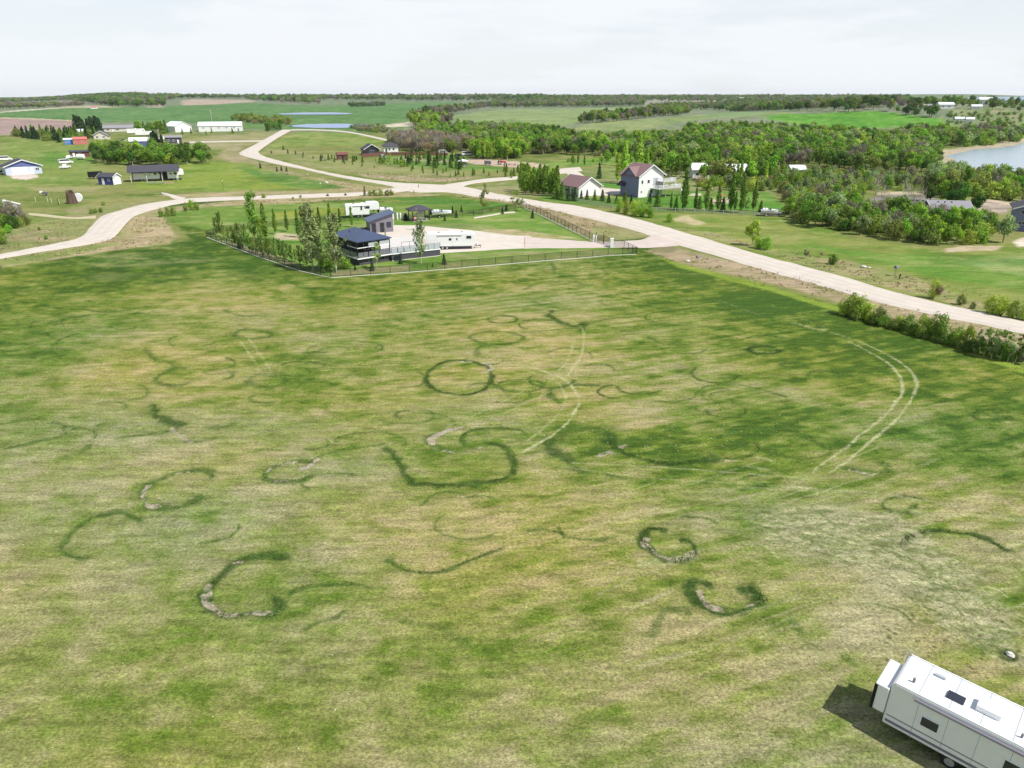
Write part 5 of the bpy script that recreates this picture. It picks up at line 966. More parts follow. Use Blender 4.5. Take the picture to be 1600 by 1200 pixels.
def trailer(label, px, py, off, L, H=2.4, Wd=2.5, fifth=False, dark_end=False, stripe=True, loc=None, anchor=0, cat='travel trailer', nose=.5):
    """travel trailer: long side faces the viewer; x runs along it, nose at +x"""
    p = loc or at(px, py); yaw = facing(p) + math.radians(off); ax = Vector((math.cos(yaw), math.sin(yaw), 0)); p = p - ax * L * anchor
    root = empty("travel_trailer", p, yaw, label, cat); z0 = .62
    if fifth: prof = [(0, z0), (L - 2.6, z0), (L - 2.5, 1.75), (L - .25, 1.75), (L, 2.1), (L - .1, z0 + H + .25), (L - .8, z0 + H + .5), (L - 3, z0 + H + .5), (L - 3.4, z0 + H + .1), (.2, z0 + H + .1), (0, z0 + H - .1)]
    else: prof = [(0, z0), (L - .5, z0), (L - .1, z0 + .5), (L, z0 + 1.3), (L - nose * .6, z0 + H - .25), (L - nose - .4, z0 + H), (.15, z0 + H), (0, z0 + H - .15)]
    MB().ext(prof[::-1] if False else prof, 0, Wd).build("body", M_['gel'], root, .05)
    for (u, z_, w_, h_) in ([(L - 1.9, z0 + 1.5, .95, .55), (L * .45, z0 + 1.2, .5, .45), (L * .6, z0 + 1.25, .22, .4)] if not fifth else [(L * .44, z0 + 1.2, .4, .9), (L * .56, z0 + 1.5, .3, .45), (L - 3.3, z0 + 1.5, .9, .5), (.9, z0 + 1.4, .6, .5)]):
        o = MB().box(u - .05, u + w_ + .05, -.03, 0, z_ - .05, z_ + h_ + .05).build("window", M_['trim'], root); MB().box(u, u + w_, -.045, -.031, z_, z_ + h_).build("pane", M_['glass'], o)
    o = MB().box(L * .52, L * .52 + .68, -.025, 0, z0 + .12, z0 + 2.0).build("door", M_['gel'], root); MB().box(L * .52 + .58, L * .52 + .63, -.06, -.026, z0 + .9, z0 + 1.05).build("handle", M_['steel'], o)
    MB().box(.3, L - .9, -.022, 0, z0 + .04, z0 + .1).build("stripe", M_['greysid'], root)
    MB().tube((L * .22, -.12, z0 + H - .22), (L * .72, -.12, z0 + H - .22), .07, n=8).build("awning", M_['trim'], root)
    o = MB().cbox(L * .5, Wd / 2, z0 + H - .01, .9, .7, .3).build("air_conditioner", M_['trim'], root, .05)
    for u in (.25, .72): MB().cbox(L * u, Wd * .45, z0 + H - .01 + (.1 if fifth and u < .6 else 0), .4, .4, .16).build("roof_vent", M_['greysid'], root)
    MB().box(.3, L - .8, .25, Wd - .25, .5, z0 - .002).build("chassis", M_['metalb'], root)
    wx = L * .32 if not fifth else L * .36
    for u in (wx, wx + .85):
        for y_ in (.14, Wd - .14): wheel(root, u, y_, .36)
    if fifth: MB().bar((L - 1.4, Wd / 2, 1.75), (L - 1.4, Wd / 2, 1.2), .25).build("kingpin", M_['metalb'], root)
    else:
        MB().bar((L - .4, .5, .55), (L + 1.0, Wd / 2, .5), .1).bar((L - .4, Wd - .5, .55), (L + 1.0, Wd / 2, .5), .1).bar((L + .9, Wd / 2, .02), (L + .9, Wd / 2, .6), .08).build("hitch", M_['metalb'], root)
        MB().tube((L + .25, Wd / 2 - .2, .58), (L + .25, Wd / 2 - .2, 1.1), .17, n=10).tube((L + .25, Wd / 2 + .2, .58), (L + .25, Wd / 2 + .2, 1.1), .17, n=10).build("gas_bottle", M_['trim'], root)
    for u in (.8, L - 1.2): MB().bar((u, .3, .0), (u, .3, .52), .07).build("jack", M_['metalb'], root)
    if dark_end:
        o = MB().box(-.03, 0, .35, Wd - .35, z0 + 1.1, z0 + 1.9).build("end_window", M_['glass'], root)
        MB().box(-.02, 0, .05, Wd - .05, z0 + .1, z0 + 1.05).build("end_panel", M_['navy'], root)
    CLEAR.append((p.x, p.y, L)); return root
def wtop(root, prof=None): return root
# --- the fenced plot: dark house with hip roof, screened porch and long deck
hp = at(562, 415); hy = math.radians(40)
hr = empty("dark_house", hp, hy, "black two-level house with blue-black hip roof and a long railed deck", "house")
HW, HD, BZ, EZ = 6.0, 9.4, 1.35, 4.15
MB().box(.0, HW, .0, HD, -.3, BZ - .12).build("base_wall", M_['charcoal'], hr)
MB().box(1.6, HW - .1, 2.6, HD - .05, BZ, EZ).box(.12, 1.6, 2.61, HD - .06, BZ + .001, EZ).build("wall", M_['black'], hr)
roof_shape('hip', HW, HD, EZ, 1.35, .55).build("roof", M_['roofblue'], hr)
MB().box(-.5, HW + .3, -.5, HD + .1, BZ - .12, BZ + .02).build("deck_floor", M_['woodg'], hr)
MB().box(-.55, HW + .35, -.56, -.502, BZ - .16, BZ + .06).box(-.57, -.51, -.5, HD + .1, BZ - .16, BZ + .06).build("deck_edge", M_['trim'], hr)
for a, b_ in [(-.4, -.4), (1.7, -.4), (3.9, -.4), (6.1, -.4), (-.4, 2.4), (-.4, 5.4), (-.4, 8.9)]:
    MB().cbox(a, b_, BZ + .02, .14, .14, EZ - BZ - .02).build("post", M_['metalb'], hr)
MB().box(-.47, 6.2, -.47, -.36, 3.1, 3.22).box(-.46, -.35, -.35, 3.2, 3.1, 3.22).build("porch_beam", M_['trim'], hr)
MB().box(-.43, 6.15, -.43, -.37, EZ - .2, EZ - .001).box(-.43, -.37, -.36, 9, EZ - .2, EZ - .002).build("head_beam", M_['metalb'], hr)
for i, (u, w_) in enumerate([(1.9, 1.8), (4.1, 1.8)]):
    o = MB().box(u, u + w_, -.34, -.3, 3.28, EZ - .25).build("screen", M_['glassrail'], hr)
for i in range(6): MB().box(-.33 + 1.08 * i, .65 + 1.08 * i, -.44, -.42, BZ + .15, BZ + 1.0).build("rail_pane", M_['smoke'], hr)
for i in range(8): MB().box(-.45, -.43, .0 + 1.15 * i, 1.05 + 1.15 * i, BZ + .15, BZ + 1.0).build("rail_pane", M_['smoke'], hr)
MB().box(-.47, 6.2, -.46, -.4, BZ + 1.02, BZ + 1.08).box(-.48, -.42, -.4, 9.2, BZ + 1.02, BZ + 1.08).build("handrail", M_['metalb'], hr)
for q in [('f', 'win', 2.4, 2.0, 1.2, 1.4), ('f', 'win', 4.2, 1.6, 1.3, 1.9)]:
    fr = MB().box(q[2], q[2] + q[4], 2.54, 2.598, q[3], q[3] + q[5]).build("window", M_['glassrail'], hr); MB().box(q[2] + .08, q[2] + q[4] - .08, 2.52, 2.539, q[3] + .08, q[3] + q[5] - .08).build("pane", M_['glass'], fr)
for u in (1.2, 4.2, 7.0):
    fr = MB().box(.06, .118, u + 1.6, u + 2.8, 2.0, 3.5).build("window", M_['greysid'], hr); MB().box(.04, .059, u + 1.7, u + 2.7, 2.1, 3.4).build("pane", M_['glass'], fr)
for u in (.9, 2.6, 4.3):
    fr = MB().box(u, u + .9, -.04, -.0, .35, 1.0).build("window", M_['greysid'], hr); MB().box(u + .07, u + .83, -.055, -.041, .42, .93).build("pane", M_['glass'], fr)
MB().cbox(3.0, 3.2, 5.25, .3, .3, .5).build("roof_vent", M_['metalb'], hr); MB().cbox(1.4, 5.6, 4.8, .12, .12, .5).build("roof_vent", M_['metalb'], hr)
# the long deck to the right
dy = math.radians(29); Rz = Matrix.Rotation(hy, 3, 'Z'); dp = hp + Rz @ Vector((HW + .35, -.5, 0))
dk = empty("long_deck", dp, dy, "long dark skirted deck with a light railing running right from the dark house", "deck"); DL = 9.6
MB().box(0, DL, .02, 4.2, -.3, BZ - .14).build("skirt", M_['charcoal'], dk); MB().box(0, DL + .1, -.05, 4.3, BZ - .139, BZ - .01).build("deck_floor", M_['glassrail'], dk)
MB().box(0, DL, -.11, -.055, BZ - .18, BZ + .03).build("deck_edge", M_['trim'], dk)
for i in range(9): MB().cbox(i * DL / 8, 0, BZ, .07, .07, 1.05).build("post", M_['metalb'], dk)
for i in range(8): MB().box(i * DL / 8 + .1, (i + 1) * DL / 8 - .1, -.012, .012, BZ + .12, BZ + .95).build("rail_pane", M_['glassrail'], dk)
MB().box(0, DL, -.03, .03, BZ + 1.05, BZ + 1.1).build("handrail", M_['metalb'], dk)
for i in range(4): MB().cbox(3.5 + i * 1.6, 4.2, BZ, .05, .05, 1.0).build("post", M_['metalb'], dk)
MB().box(3.5, 8.4, 4.17, 4.23, BZ + 1.0, BZ + 1.05).build("handrail", M_['metalb'], dk)
MB().tube((2.6, 2.2, BZ), (2.6, 2.2, BZ + .12), 1.5, n=20).build("round_rug", M_['greysid'], dk)
MB().box(0, DL, -.12, .015, -.3, .06).build("footing", M_['conc'], dk)
CLEAR.append((hp.x, hp.y, 12))
m = MB(); m.box(-.9, .9, -.4, .4, .5, .62).box(-.35, .35, -.35, .35, .62, 1.5).box(-.9, -.8, -.35, .35, 0, .5).box(.8, .9, -.35, .35, 0, .5); o = m.build("patio_chair", M_['trim'], None, .03); o.location = at(639, 402); o.rotation_euler = (0, 0, .5); tag(o, "white patio furniture on the grass beside the long deck", "patio chair")
for i, (a, b_) in enumerate([(648, 400), (652, 399)]):
    m = MB().tube((0, 0, .35), (0, .12, .35), .33, n=12).tube((1.0, 0, .35), (1.0, .12, .35), .33, n=12).bar((0, .06, .35), (.5, .06, .75), .05).bar((.5, .06, .75), (1.0, .06, .35), .05).bar((.95, .06, .4), (.85, .06, 1.0), .05).bar((.2, .06, .8), (.5, .06, .75), .08)
    o = m.build("bicycle", M_['metalb'], None); o.location = at(a, b_); o.rotation_euler = (0, 0, .4 + i * .2); tag(o, ["dark bicycle by the deck end, nearer the white furniture", "dark bicycle by the deck end, nearer the trailer"][i], "bicycle")
# --- grey shed
house("grey_shed", "grey shed with sloping blue roof, two dark doors and a window", 579, 364.5, 10, 5.1, 4.6, 2.5, 1.45, 'mono_x', 'greysid', 'roofblue', .45, 0,
      [('f', 'door', .35, .05, .95, 2.05, 'black'), ('f', 'door', 2.2, .05, .95, 2.1, 'black'), ('f', 'win', 3.65, 1.05, 1.05, 1.2, 'charcoal')], cat='shed', sink=.1)
p = at(615, 352); o = MB().cbox(0, 0, 1.4, .35, .5, 1.5).cbox(0, 0, 0, .12, .12, 1.4).build("utility_box", M_['trim'], None); o.location = p; tag(o, "white utility cabinet at the right wall of the grey shed", "utility box")
p = at(573, 364); o = MB().box(-1.2, .3, -.6, .6, 0, 1.05).box(-1.26, .36, -.66, .66, 1.06, 1.16).build("storage_chest", M_['metalb'], None); o.location = p; o.rotation_euler = (0, 0, facing(p) + .2); tag(o, "low black chest on the left of the grey shed", "storage chest")
# --- parked trailers, gazebo, boat
trailer("long white travel trailer on the gravel yard beside the deck", 667, 391, -1, 9.7, 2.55, 2.5)
trailer("white fifth-wheel trailer behind the grey shed with dark rear end", 541, 341, 4, 8.3, 2.5, 2.4, fifth=True, dark_end=True)
def boat(label, px, py, off, L=6.2, cover=False):
    p = at(px, py); yaw = facing(p) + math.radians(off); root = empty("boat_on_trailer", p, yaw, label, "boat"); m = MB(); N = 9; ring = []
    for i in range(N):
        t = i / (N - 1); w = 1.15 * (1 - max(0, (t - .45) / .55) ** 2.2); k = .55 + .35 * max(0, (t - .5) / .5) ** 2; x_ = L * t
        ring.append([(x_, -w, 1.45 + .25 * t), (x_, -w * .8, .85 + .2 * t), (x_, 0, k), (x_, w * .8, .85 + .2 * t), (x_, w, 1.45 + .25 * t)])
    for r_ in ring: m.v += r_
    for i in range(N - 1):
        for j in range(4): a = i * 5 + j; m.f.append((a, a + 5, a + 6, a + 1))
    m.f.append((0, 1, 2, 3, 4)); m.build("hull", M_['gel'], root)
    d = MB()
    for i in range(N - 1): d.face(ring[i][0], ring[i][4], ring[i + 1][4], ring[i + 1][0])
    d.v = [(a, b_, c_ + (-.08 if not cover else .12 - .1 * abs(b_))) for a, b_, c_ in d.v]; d.build("deck", M_['lightblue'] if not cover else M_['gel'], root)
    MB().hull8([(L * .48, -.8, 1.6), (L * .56, -.8, 1.6), (L * .56, .8, 1.6), (L * .48, .8, 1.6), (L * .42, -.7, 2.1), (L * .44, -.7, 2.1), (L * .44, .7, 2.1), (L * .42, .7, 2.1)]).build("windscreen", M_['glass'], root)
    for s_ in (.15, .3): MB().cbox(L * s_, 0, 1.5, .5, 1.5, .35).build("seat", M_['trim'], root)
    MB().cbox(-.25, 0, .7, .45, .4, 1.1).build("outboard_motor", M_['metalb'], root, .06)
    MB().bar((0, -.6, .5), (L + .9, 0, .45), .09).bar((0, .6, .5), (L + .9, 0, .45), .09).bar((L * .35, -1.1, .45), (L * .35, 1.1, .45), .09).build("trailer_frame", M_['metalb'], root)
    for s_ in (-1, 1): wheel(root, L * .35, s_ * 1.15, .32)
    return root
boat("white boat on a trailer to the right of the gazebo", 675, 340, 6, 4.9)
boat("small white boat parked behind the grey shed next to the fifth-wheel trailer", 593, 336, 3, 3.4, True)
p = at(655, 344); yaw = facing(p) + .35; gz = empty("gazebo", p, yaw, "dark hip-roofed gazebo with red and white things under it", "gazebo")
for a in (-2.1, 2.1):
    for b_ in (-1.5, 1.5): MB().cbox(a, b_, -.1, .16, .16, 2.62).build("post", M_['metalb'], gz)
g_ = roof_shape('hip', 4.4, 3.2, 2.5, 1.0, .5); g_.v = [(a - 2.2, b_ - 1.6, c_) for a, b_, c_ in g_.v]; g_.build("roof", M_['roofdark'], gz)
MB().box(-2.2, 2.2, -1.6, 1.6, .0, .07).build("floor", M_['woodg'], gz)
MB().box(-2.1, 2.1, 1.47, 1.53, .3, .4).box(-2.1, 2.1, 1.46, 1.54, .85, .93).build("railing", M_['trim'], gz)
MB().box(.3, 2.0, 1.4, 1.45, 1.2, 2.3).build("back_screen", M_['offwhite'], gz)
for nm, l, ct, dx_, dy_, s_, mm in [("covered_chair", "pink covered seat at the left front of the gazebo", "chair", -1.3, -1.2, (1.2, .8, .9), 'pink'), ("patio_table", "white table under the middle of the gazebo", "table", .2, -.4, (1.2, .8, .75), 'trim'), ("barbecue", "dark barbecue at the right of the gazebo", "barbecue", 1.5, -1.0, (.9, .6, 1.1), 'metalb')]:
    q = p + Matrix.Rotation(yaw, 3, 'Z') @ Vector((dx_, dy_, .08)); a, b_, c_ = s_; r_ = empty(nm, q, yaw, l, ct)
    MB().hull8([(-a / 2, -b_ / 2, c_ * .55), (a / 2, -b_ / 2, c_ * .55), (a / 2, b_ / 2, c_ * .55), (-a / 2, b_ / 2, c_ * .55), (-a * .42, -b_ * .38, c_), (a * .42, -b_ * .38, c_), (a * .46, b_ * .45, c_), (-a * .46, b_ * .45, c_)]).build("top" if ct == 'table' else "cover", M_[mm], r_, .04)
    for u in (-1, 1):
        for w_ in (-1, 1): MB().cbox(u * a * .42, w_ * b_ * .4, 0, .06, .06, c_ * .56).build("leg", M_[mm], r_)
for i, (a, b_, l) in enumerate([(621, 343, "left one of two white gas bottles left of the gazebo"), (626, 343, "right one of two white gas bottles left of the gazebo")]):
    o = MB().tube((0, 0, .05), (0, 0, 1.35), .22, n=12).tube((0, 0, 1.35), (0, 0, 1.55), .22, .09, 12).tube((0, 0, 1.55), (0, 0, 1.7), .06, n=8).tube((0, 0, 0), (0, 0, .05), .2, n=12).build("gas_bottle", M_['gel'], None, .0); o.location = at(a, b_); tag(o, l, "gas bottle")
p = at(634, 344); o = MB().tube((0, 0, 0), (0, 0, .9), .62, .55, 10).tube((0, 0, .9), (0, 0, 1.6), .55, .2, 10).build("covered_barrel", M_['metalb'], None); o.location = p; tag(o, "dark covered barrel at the left foot of the gazebo", "barrel")
# --- chain-link fence
def lattice():
    m = MB(); w, h, s_ = 1.0, 1.0, .075                 # unit panel, scaled to its bay
    n = 14
    for i in range(-n, n):
        for sg in (0, 1):
            x0, z0_, x1, z1_ = i / n, 0.0, i / n + .45, 1.0
            if x0 < 0: z0_ = -x0 / .45; x0 = 0
            if x1 > 1: z1_ = 1 - (x1 - 1) / .45; x1 = 1.0
            if z0_ >= z1_: continue
            if sg: x0, x1 = 1 - x0, 1 - x1
            t = .006
            m.face((x0 - t, 0, z0_), (x0 + t, 0, z0_), (x1 + t, 0, z1_), (x1 - t, 0, z1_))
    return m.mesh("wire_panel", mat("fence_wire", (.02, .028, .022), .5, .3, .1))
LAT = lattice(); POST = MB().tube((0, 0, -.15), (0, 0, 1), .045, n=6).mesh("post", M_['metalb']); RAIL = MB().tube((0, 0, 1), (1, 0, 1), .022, n=5).mesh("rail", M_['metalb'])
KERB = MB().box(0, 1, -.09, .09, -.1, .07).mesh("kerb", M_['conc'])
def chain_fence(label, pts, h=1.3, bay=2.9, kerb=False, wp=None):
    P = wp or poly(pts); r0 = Vector((*P[0], float(hmesh(*P[0])))); root = empty("chain_link_fence", r0, 0, label, "fence")
    for a, b_ in zip(P[:-1], P[1:]):
        L = math.dist(a, b_); k = max(1, round(L / bay)); an = math.atan2(b_[1] - a[1], b_[0] - a[0])
        for i in range(k + 1):
            q = (a[0] + (b_[0] - a[0]) * i / k, a[1] + (b_[1] - a[1]) * i / k); z_ = float(hmesh(*q)) - r0.z; loc = (q[0] - r0.x, q[1] - r0.y, z_)
            if i < k or b_ is P[-1]: o = bpy.data.objects.new("post", POST); C.objects.link(o); o.parent = root; o.location = loc; o.scale = (1, 1, h + .06)
            if i < k:
                for nm, me, sc in (("wire_panel", LAT, (L / k, 1, h - .08)), ("rail", RAIL, (L / k, 1, h))):
                    o = bpy.data.objects.new(nm, me); C.objects.link(o); o.parent = root; o.location = (loc[0], loc[1], z_ + (.08 if nm == "wire_panel" else 0)); o.rotation_euler = (0, 0, an); o.scale = sc
                if kerb:
                    o = bpy.data.objects.new("kerb", KERB); C.objects.link(o); o.parent = root; o.location = (loc[0], loc[1], z_); o.rotation_euler = (0, 0, an); o.scale = (L / k, 1, 1)
    return root
chain_fence("black chain-link fence with white kerb running from the left corner to the near corner", [(323, 371), (400, 400), (470, 424), (517, 434)], 1.35, 2.9, True)
chain_fence("black chain-link fence along the near side of the plot below the deck and trailer", [(517, 434), (640, 425.5), (800, 412), (950, 399.5), (995, 397.5)], 1.35, 3.0, True)
chain_fence("black chain-link fence along the back of the plot", [(323, 371), (345, 363), (470, 350), (560, 345), (740, 337), (817, 324)], 1.35, 3.0)
chain_fence("black chain-link fence with white kerb descending on the right to the gate", [(817, 324), (850, 339), (928, 377.5)], 1.5, 2.6, True)
chain_fence("short black chain-link fence between the white gate box and the right corner", [(957, 386), (975, 388), (995, 397.5)], 1.4, 2.2)
# gate with a dipping top
A_, B_ = at(931, 378.5), at(955, 385.5); L = (B_ - A_).length; an = math.atan2(B_.y - A_.y, B_.x - A_.x); gr = empty("drive_gate", A_, an, "black iron drive gate with a curved top across the driveway", "gate")
for u in (0, L / 2, L): MB().cbox(u, 0, 0, .12, .12, 1.9 if u else 2.0).build("post", M_['metalb'], gr)
tp = lambda u: 1.45 + .35 * math.sin(math.pi * min(1, max(0, u / L))) ** 1
for k in range(int(L / .16)):
    u = .1 + k * .16; MB().cbox(u, 0, .1, .025, .025, tp(u) - .1).build("bar", M_['metalb'], gr)
m = MB()
for k in range(12): m.bar((L * k / 12, 0, tp(L * k / 12)), (L * (k + 1) / 12, 0, tp(L * (k + 1) / 12)), .05)
m.bar((0, 0, .12), (L, 0, .12), .05).bar((0, 0, .8), (L, 0, .8), .04); m.build("frame", M_['metalb'], gr)
for a, b_, hh, w_, l in [(928, 378.5, 1.5, .32, "white box on the left of the drive gate, nearest the fence"), (932, 379, 1.5, .18, "thin white post on the left of the drive gate"), (956, 386, 1.75, .62, "white pillar at the right end of the drive gate")]:
    o = MB().cbox(0, 0, -.1, w_, w_, hh + .1).cbox(0, 0, hh, w_ + .08, w_ + .08, .07).build("gate_pillar", M_['trim'], None, .01); o.location = at(a, b_) + Vector((-.1, -.35, 0)); tag(o, l, "pillar")
# --- small roadside things
def mailbox(a, b_, l, s_=1.0):
    r_ = empty("mailbox", at(a, b_), .5, l, "mailbox"); MB().cbox(0, 0, -.1, .1, .1, 1.2 * s_).build("post", M_['wood'], r_); MB().extx([(-.25, 1.1 * s_), (.25, 1.1 * s_), (.25, 1.4 * s_), (.15, 1.52 * s_), (-.15, 1.52 * s_), (-.25, 1.4 * s_)], -.35, .35).build("box", M_['greysid'], r_); MB().box(.351, .37, -.2, .2, 1.14 * s_, 1.42 * s_).build("door", M_['glassrail'], r_)
mailbox(1398, 431, "grey mailbox on a post on the grass right of the road", 1.15); mailbox(1090, 410, "dark small post box in the ditch below the driveway", .8)
for a, b_, h_, l in [(654, 295, 1.3, "small dark marker post standing in the road junction"), (647, 303, 1.0, "short dark stake at the lawn edge under the junction"), (1405, 437, 1.0, "thin dark stake beside the mailbox")]:
    r_ = empty("marker_post", at(a, b_), 0, l, "post"); MB().tube((0, 0, -.1), (0, 0, h_), .06, n=6).build("pole", M_['metalb'], r_); MB().cbox(0, -.03, h_ - .35, .26, .04, .3).build("plate", M_['metalb'], r_)
r_ = empty("yard_lamp", at(349, 296), 0, "thin yard lamp post with a pale head on the left lawn", "lamp post"); MB().tube((0, 0, 0), (0, 0, 2.5), .05, n=6).build("pole", M_['metalb'], r_); MB().tube((0, 0, 2.5), (0, 0, 2.85), .16, .2, 8).build("lamp_head", M_['offwhite'], r_)
# --- left side of the place
G_ = [('f', 'garage', 2.0, .02, 5.2, 2.7, 'trim'), ('f', 'door', 7.9, .05, 1.1, 2.3, 'trim'), ('f', 'win', 9.7, 1.2, 1.3, 1.1)]
h_ = house("blue_garage", "blue garage with white double door and dark roof at the far left", 39, 272.5, 8, 11.8, 8.5, 3.1, 2.2, 'gable_y', 'lightblue', 'roofdark', .6, .5, G_, 'garage')
MB().ext([(-.0, 2.85), (11.8, 2.85), (11.8, 3.12), (5.9, 5.27), (0, 3.12)], -.06, -.005).build("gable_panel", M_['blue'], h_)
house("navy_shed", "small navy shed with a white gable door on the left lawn", 178, 289, 52, 3.9, 5.6, 2.6, 1.0, 'gable_y', 'white', 'roofdark', .35, 0, [('f', 'garage', .6, .05, 2.7, 2.3, 'trim'), ('l', 'win', 3.6, 1.2, .9, .8), ('l', 'door', 1.4, .05, .9, 2.0, 'trim')], 'shed')
o = [q for q in bpy.data.objects if q.parent and q.parent.name == 'navy_shed' and q.name.startswith('wall')][0]
MB().box(-.03, -.002, .05, 5.55, .0, 2.5).build("side_cladding_or_shade", M_['navy'], bpy.data.objects['navy_shed'])
def flatdeck(label, px, py, off, L=4.5, sides=1.5, mm='metalb'):
    p = at(px, py); yaw = facing(p) + math.radians(off); r_ = empty("utility_trailer", p, yaw, label, "trailer"); MB().box(0, L, 0, 2.1, .55, .7).build("bed", M_[mm], r_)
    for y_ in (0, 2.05): MB().box(0, L, y_, y_ + .05, .7, .7 + sides).build("side_board", M_[mm], r_)
    MB().box(0, .05, .06, 2.04, .7, .7 + sides).build("end_board", M_[mm], r_); MB().bar((L, 1.05, .6), (L + 1.2, 1.05, .55), .1).bar((L + 1.1, 1.05, 0), (L + 1.1, 1.05, .6), .07).build("hitch", M_['metalb'], r_)
    for y_ in (-.12, 2.22): wheel(r_, L * .45, y_, .36)
flatdeck("dark high-sided cargo trailer left of the small navy shed", 139, 280, 4, 4.6, 1.7)
# carport with a trailer under it
p = at(204, 285); yaw = facing(p) + math.radians(-6); cp = empty("carport", p, yaw, "long open carport with dark roof sheltering a trailer", "carport"); CW, CD = 15.5, 6.0
for i in range(4):
    for y_ in (.2, CD - .2): MB().cbox(.3 + i * (CW - .6) / 3, y_, -.1, .2, .2, 3.6).build("post", M_['offwhite'], cp)
g_ = roof_shape('gable_x', CW, CD, 3.5, 1.7, .5); g_.build("roof", M_['roofdark'], cp); MB().box(0, CW, .12, .28, 3.25, 3.49).box(0, CW, CD - .28, CD - .12, 3.25, 3.49).build("beam", M_['metalb'], cp)
MB().box(.4, CW - .3, CD - .1, CD - .02, .2, 3.2).build("back_wall", M_['charcoal'], cp)
CLEAR.append((p.x + 7, p.y + 4, 12))
ax = Vector((math.cos(yaw), math.sin(yaw), 0)); nx = Vector((-math.sin(yaw), math.cos(yaw), 0))
trailer("grey white trailer parked in the shade under the long carport", 0, 0, -6, 8.6, 2.2, 2.3, loc=p + ax * .9 + nx * 1.9)
trailer("white camper with rounded nose parked at the right end of the carport", 263, 282, -2, 5.4, 2.6, 2.4, fifth=True)
for i in range(5):
    m = MB(); m.box(0, 2.2, 0, .25, .42, .5).box(0, 2.2, .35, .9, .72, .8).box(0, 2.2, 1.0, 1.25, .42, .5)
    for u in (.2, 1.9): m.bar((u, .1, 0), (u, .5, .75), .09).bar((u, 1.15, 0), (u, .75, .75), .09)
    if i > 1: break
    o = m.build("picnic_table", M_['woodg'], None); o.location = at(230 + i * 14, 288.5); o.rotation_euler = (0, 0, .3 + i * .1); tag(o, ["left picnic table of grey wood in front of the carport", "right picnic table of grey wood in front of the carport"][i], "picnic table")
p = at(256, 287); m = MB()
for i in range(4): m.box(0, 3.2, .2 * i, .2 * i + .16, 0, .25)
for i in range(3): m.box(.1, 3.1, .1 + .2 * i, .26 + .2 * i, .26, .5)
o = m.build("lumber_pile", M_['wood'], None); o.location = p; o.rotation_euler = (0, 0, .35); tag(o, "low pile of pale lumber in front of the carport's right end", "lumber pile")
car("white van parked up the slope behind the blue garage", 9, 251, 10, 5.2, 'white', 'van'); car("dark car parked beside the left wall of the blue garage", 4, 271, 10, 4.8, 'darkcar', 'truck')
car("white pickup truck parked on the left lawn, nearer of two", 102, 263.5, 60, 5.4, 'white', 'truck'); car("white van behind the white pickup on the left lawn", 103, 256, 20, 5.6, 'white', 'van')
car("small white car at the corner of the brown shed on the left lawn", 109, 248, 70, 4.2, 'white', 'car')
house("brown_shed", "low brown shed with flat black roof on the left lawn", 110, 246, -2, 8.5, 4.5, 2.5, .5, 'gable_x', 'woodred', 'roofdark', .4, 0, [('f', 'door', 1.2, .05, 1, 2), ('f', 'win', 3.6, 1.0, 1.2, .9)], 'shed', trim=False)
p = at(127, 249.5); r_ = empty("water_tank", p, 0, "round white tank lying before the brown shed", "tank"); MB().tube((-1.5, 0, 1.35), (1.5, 0, 1.35), 1.15, n=16).tube((-1.75, 0, 1.35), (-1.5, 0, 1.35), .7, 1.15, 16).tube((1.5, 0, 1.35), (1.75, 0, 1.35), 1.15, .7, 16).build("drum", M_['gel'], r_)
for u in (-1, 1): MB().cbox(u, 0, -.1, .2, 1.6, .5).build("leg", M_['metalb'], r_)
house("blue_hut", "bright blue hut with white windows beside the red building", 101, 226, 0, 4.6, 5, 2.9, .6, 'gable_x', 'bluepaint', 'roofwhite', .3, 0, [('f', 'win', .5, .8, .6, 1.4), ('f', 'win', 1.5, .8, .6, 1.4), ('f', 'win', 2.5, .8, .6, 1.4)], 'hut', trim=False)
rb = house("red_building", "faded red metal building right of the blue hut", 115.8, 226, 0, 7.4, 5, 3.0, 1.2, 'gable_x', 'redroof', 'redroof', .25, 0, [('f', 'win', .6, 1.0, 1.0, .8), ('f', 'win', 4.4, 1.0, 1.0, .8)], 'building', trim=False)
house("black_gable_house", "black gabled house between the dark spruces, nearer the blue hut", 147, 218, -10, 9, 8, 3.0, 2.6, 'gable_y', 'offwhite', 'roofdark', .7, 0, [('f', 'win', 1.5, 1, 1.5, 1.2), ('f', 'win', 5.5, 1, 1.5, 1.2)])
house("low_white_house", "low white house with pale roof among the shelterbelt spruces", 104, 212, 5, 13, 8, 2.8, 1.4, 'gable_x', 'white', 'roofwhite', .5, 0, [('f', 'win', 2, 1, 1.5, 1.1), ('f', 'win', 7, 1, 1.5, 1.1)])
house("long_bungalow", "long cream bungalow with brown roof behind the black house", 163, 206, -4, 22, 10, 3.0, 2.0, 'gable_x', 'offwhite', 'roofgrey', .6, 0, [('f', 'win', 2, 1, 1.8, 1.2), ('f', 'door', 6, .05, 1, 2.1), ('f', 'win', 9, 1, 2.2, 1.2), ('f', 'garage', 14, .05, 5, 2.4, 'offwhite')])
house("white_farm_shed", "small white shed at the left end of the long blue shed", 193, 229, 25, 4.6, 5, 2.8, 1.0, 'gable_y', 'white', 'roofdark', .35, 0, [('f', 'door', 1.8, .05, 1, 2.1, 'offwhite')], 'shed')
house("long_blue_shed", "long blue shed with a white metal roof", 204, 229.5, -2, 13.5, 9, 3.1, 1.7, 'gable_x', 'blue', 'roofwhite', .4, 0, [('f', 'garage', 2, .05, 3, 2.6, 'blue'), ('f', 'garage', 7, .05, 3, 2.6, 'blue')], 'shed')
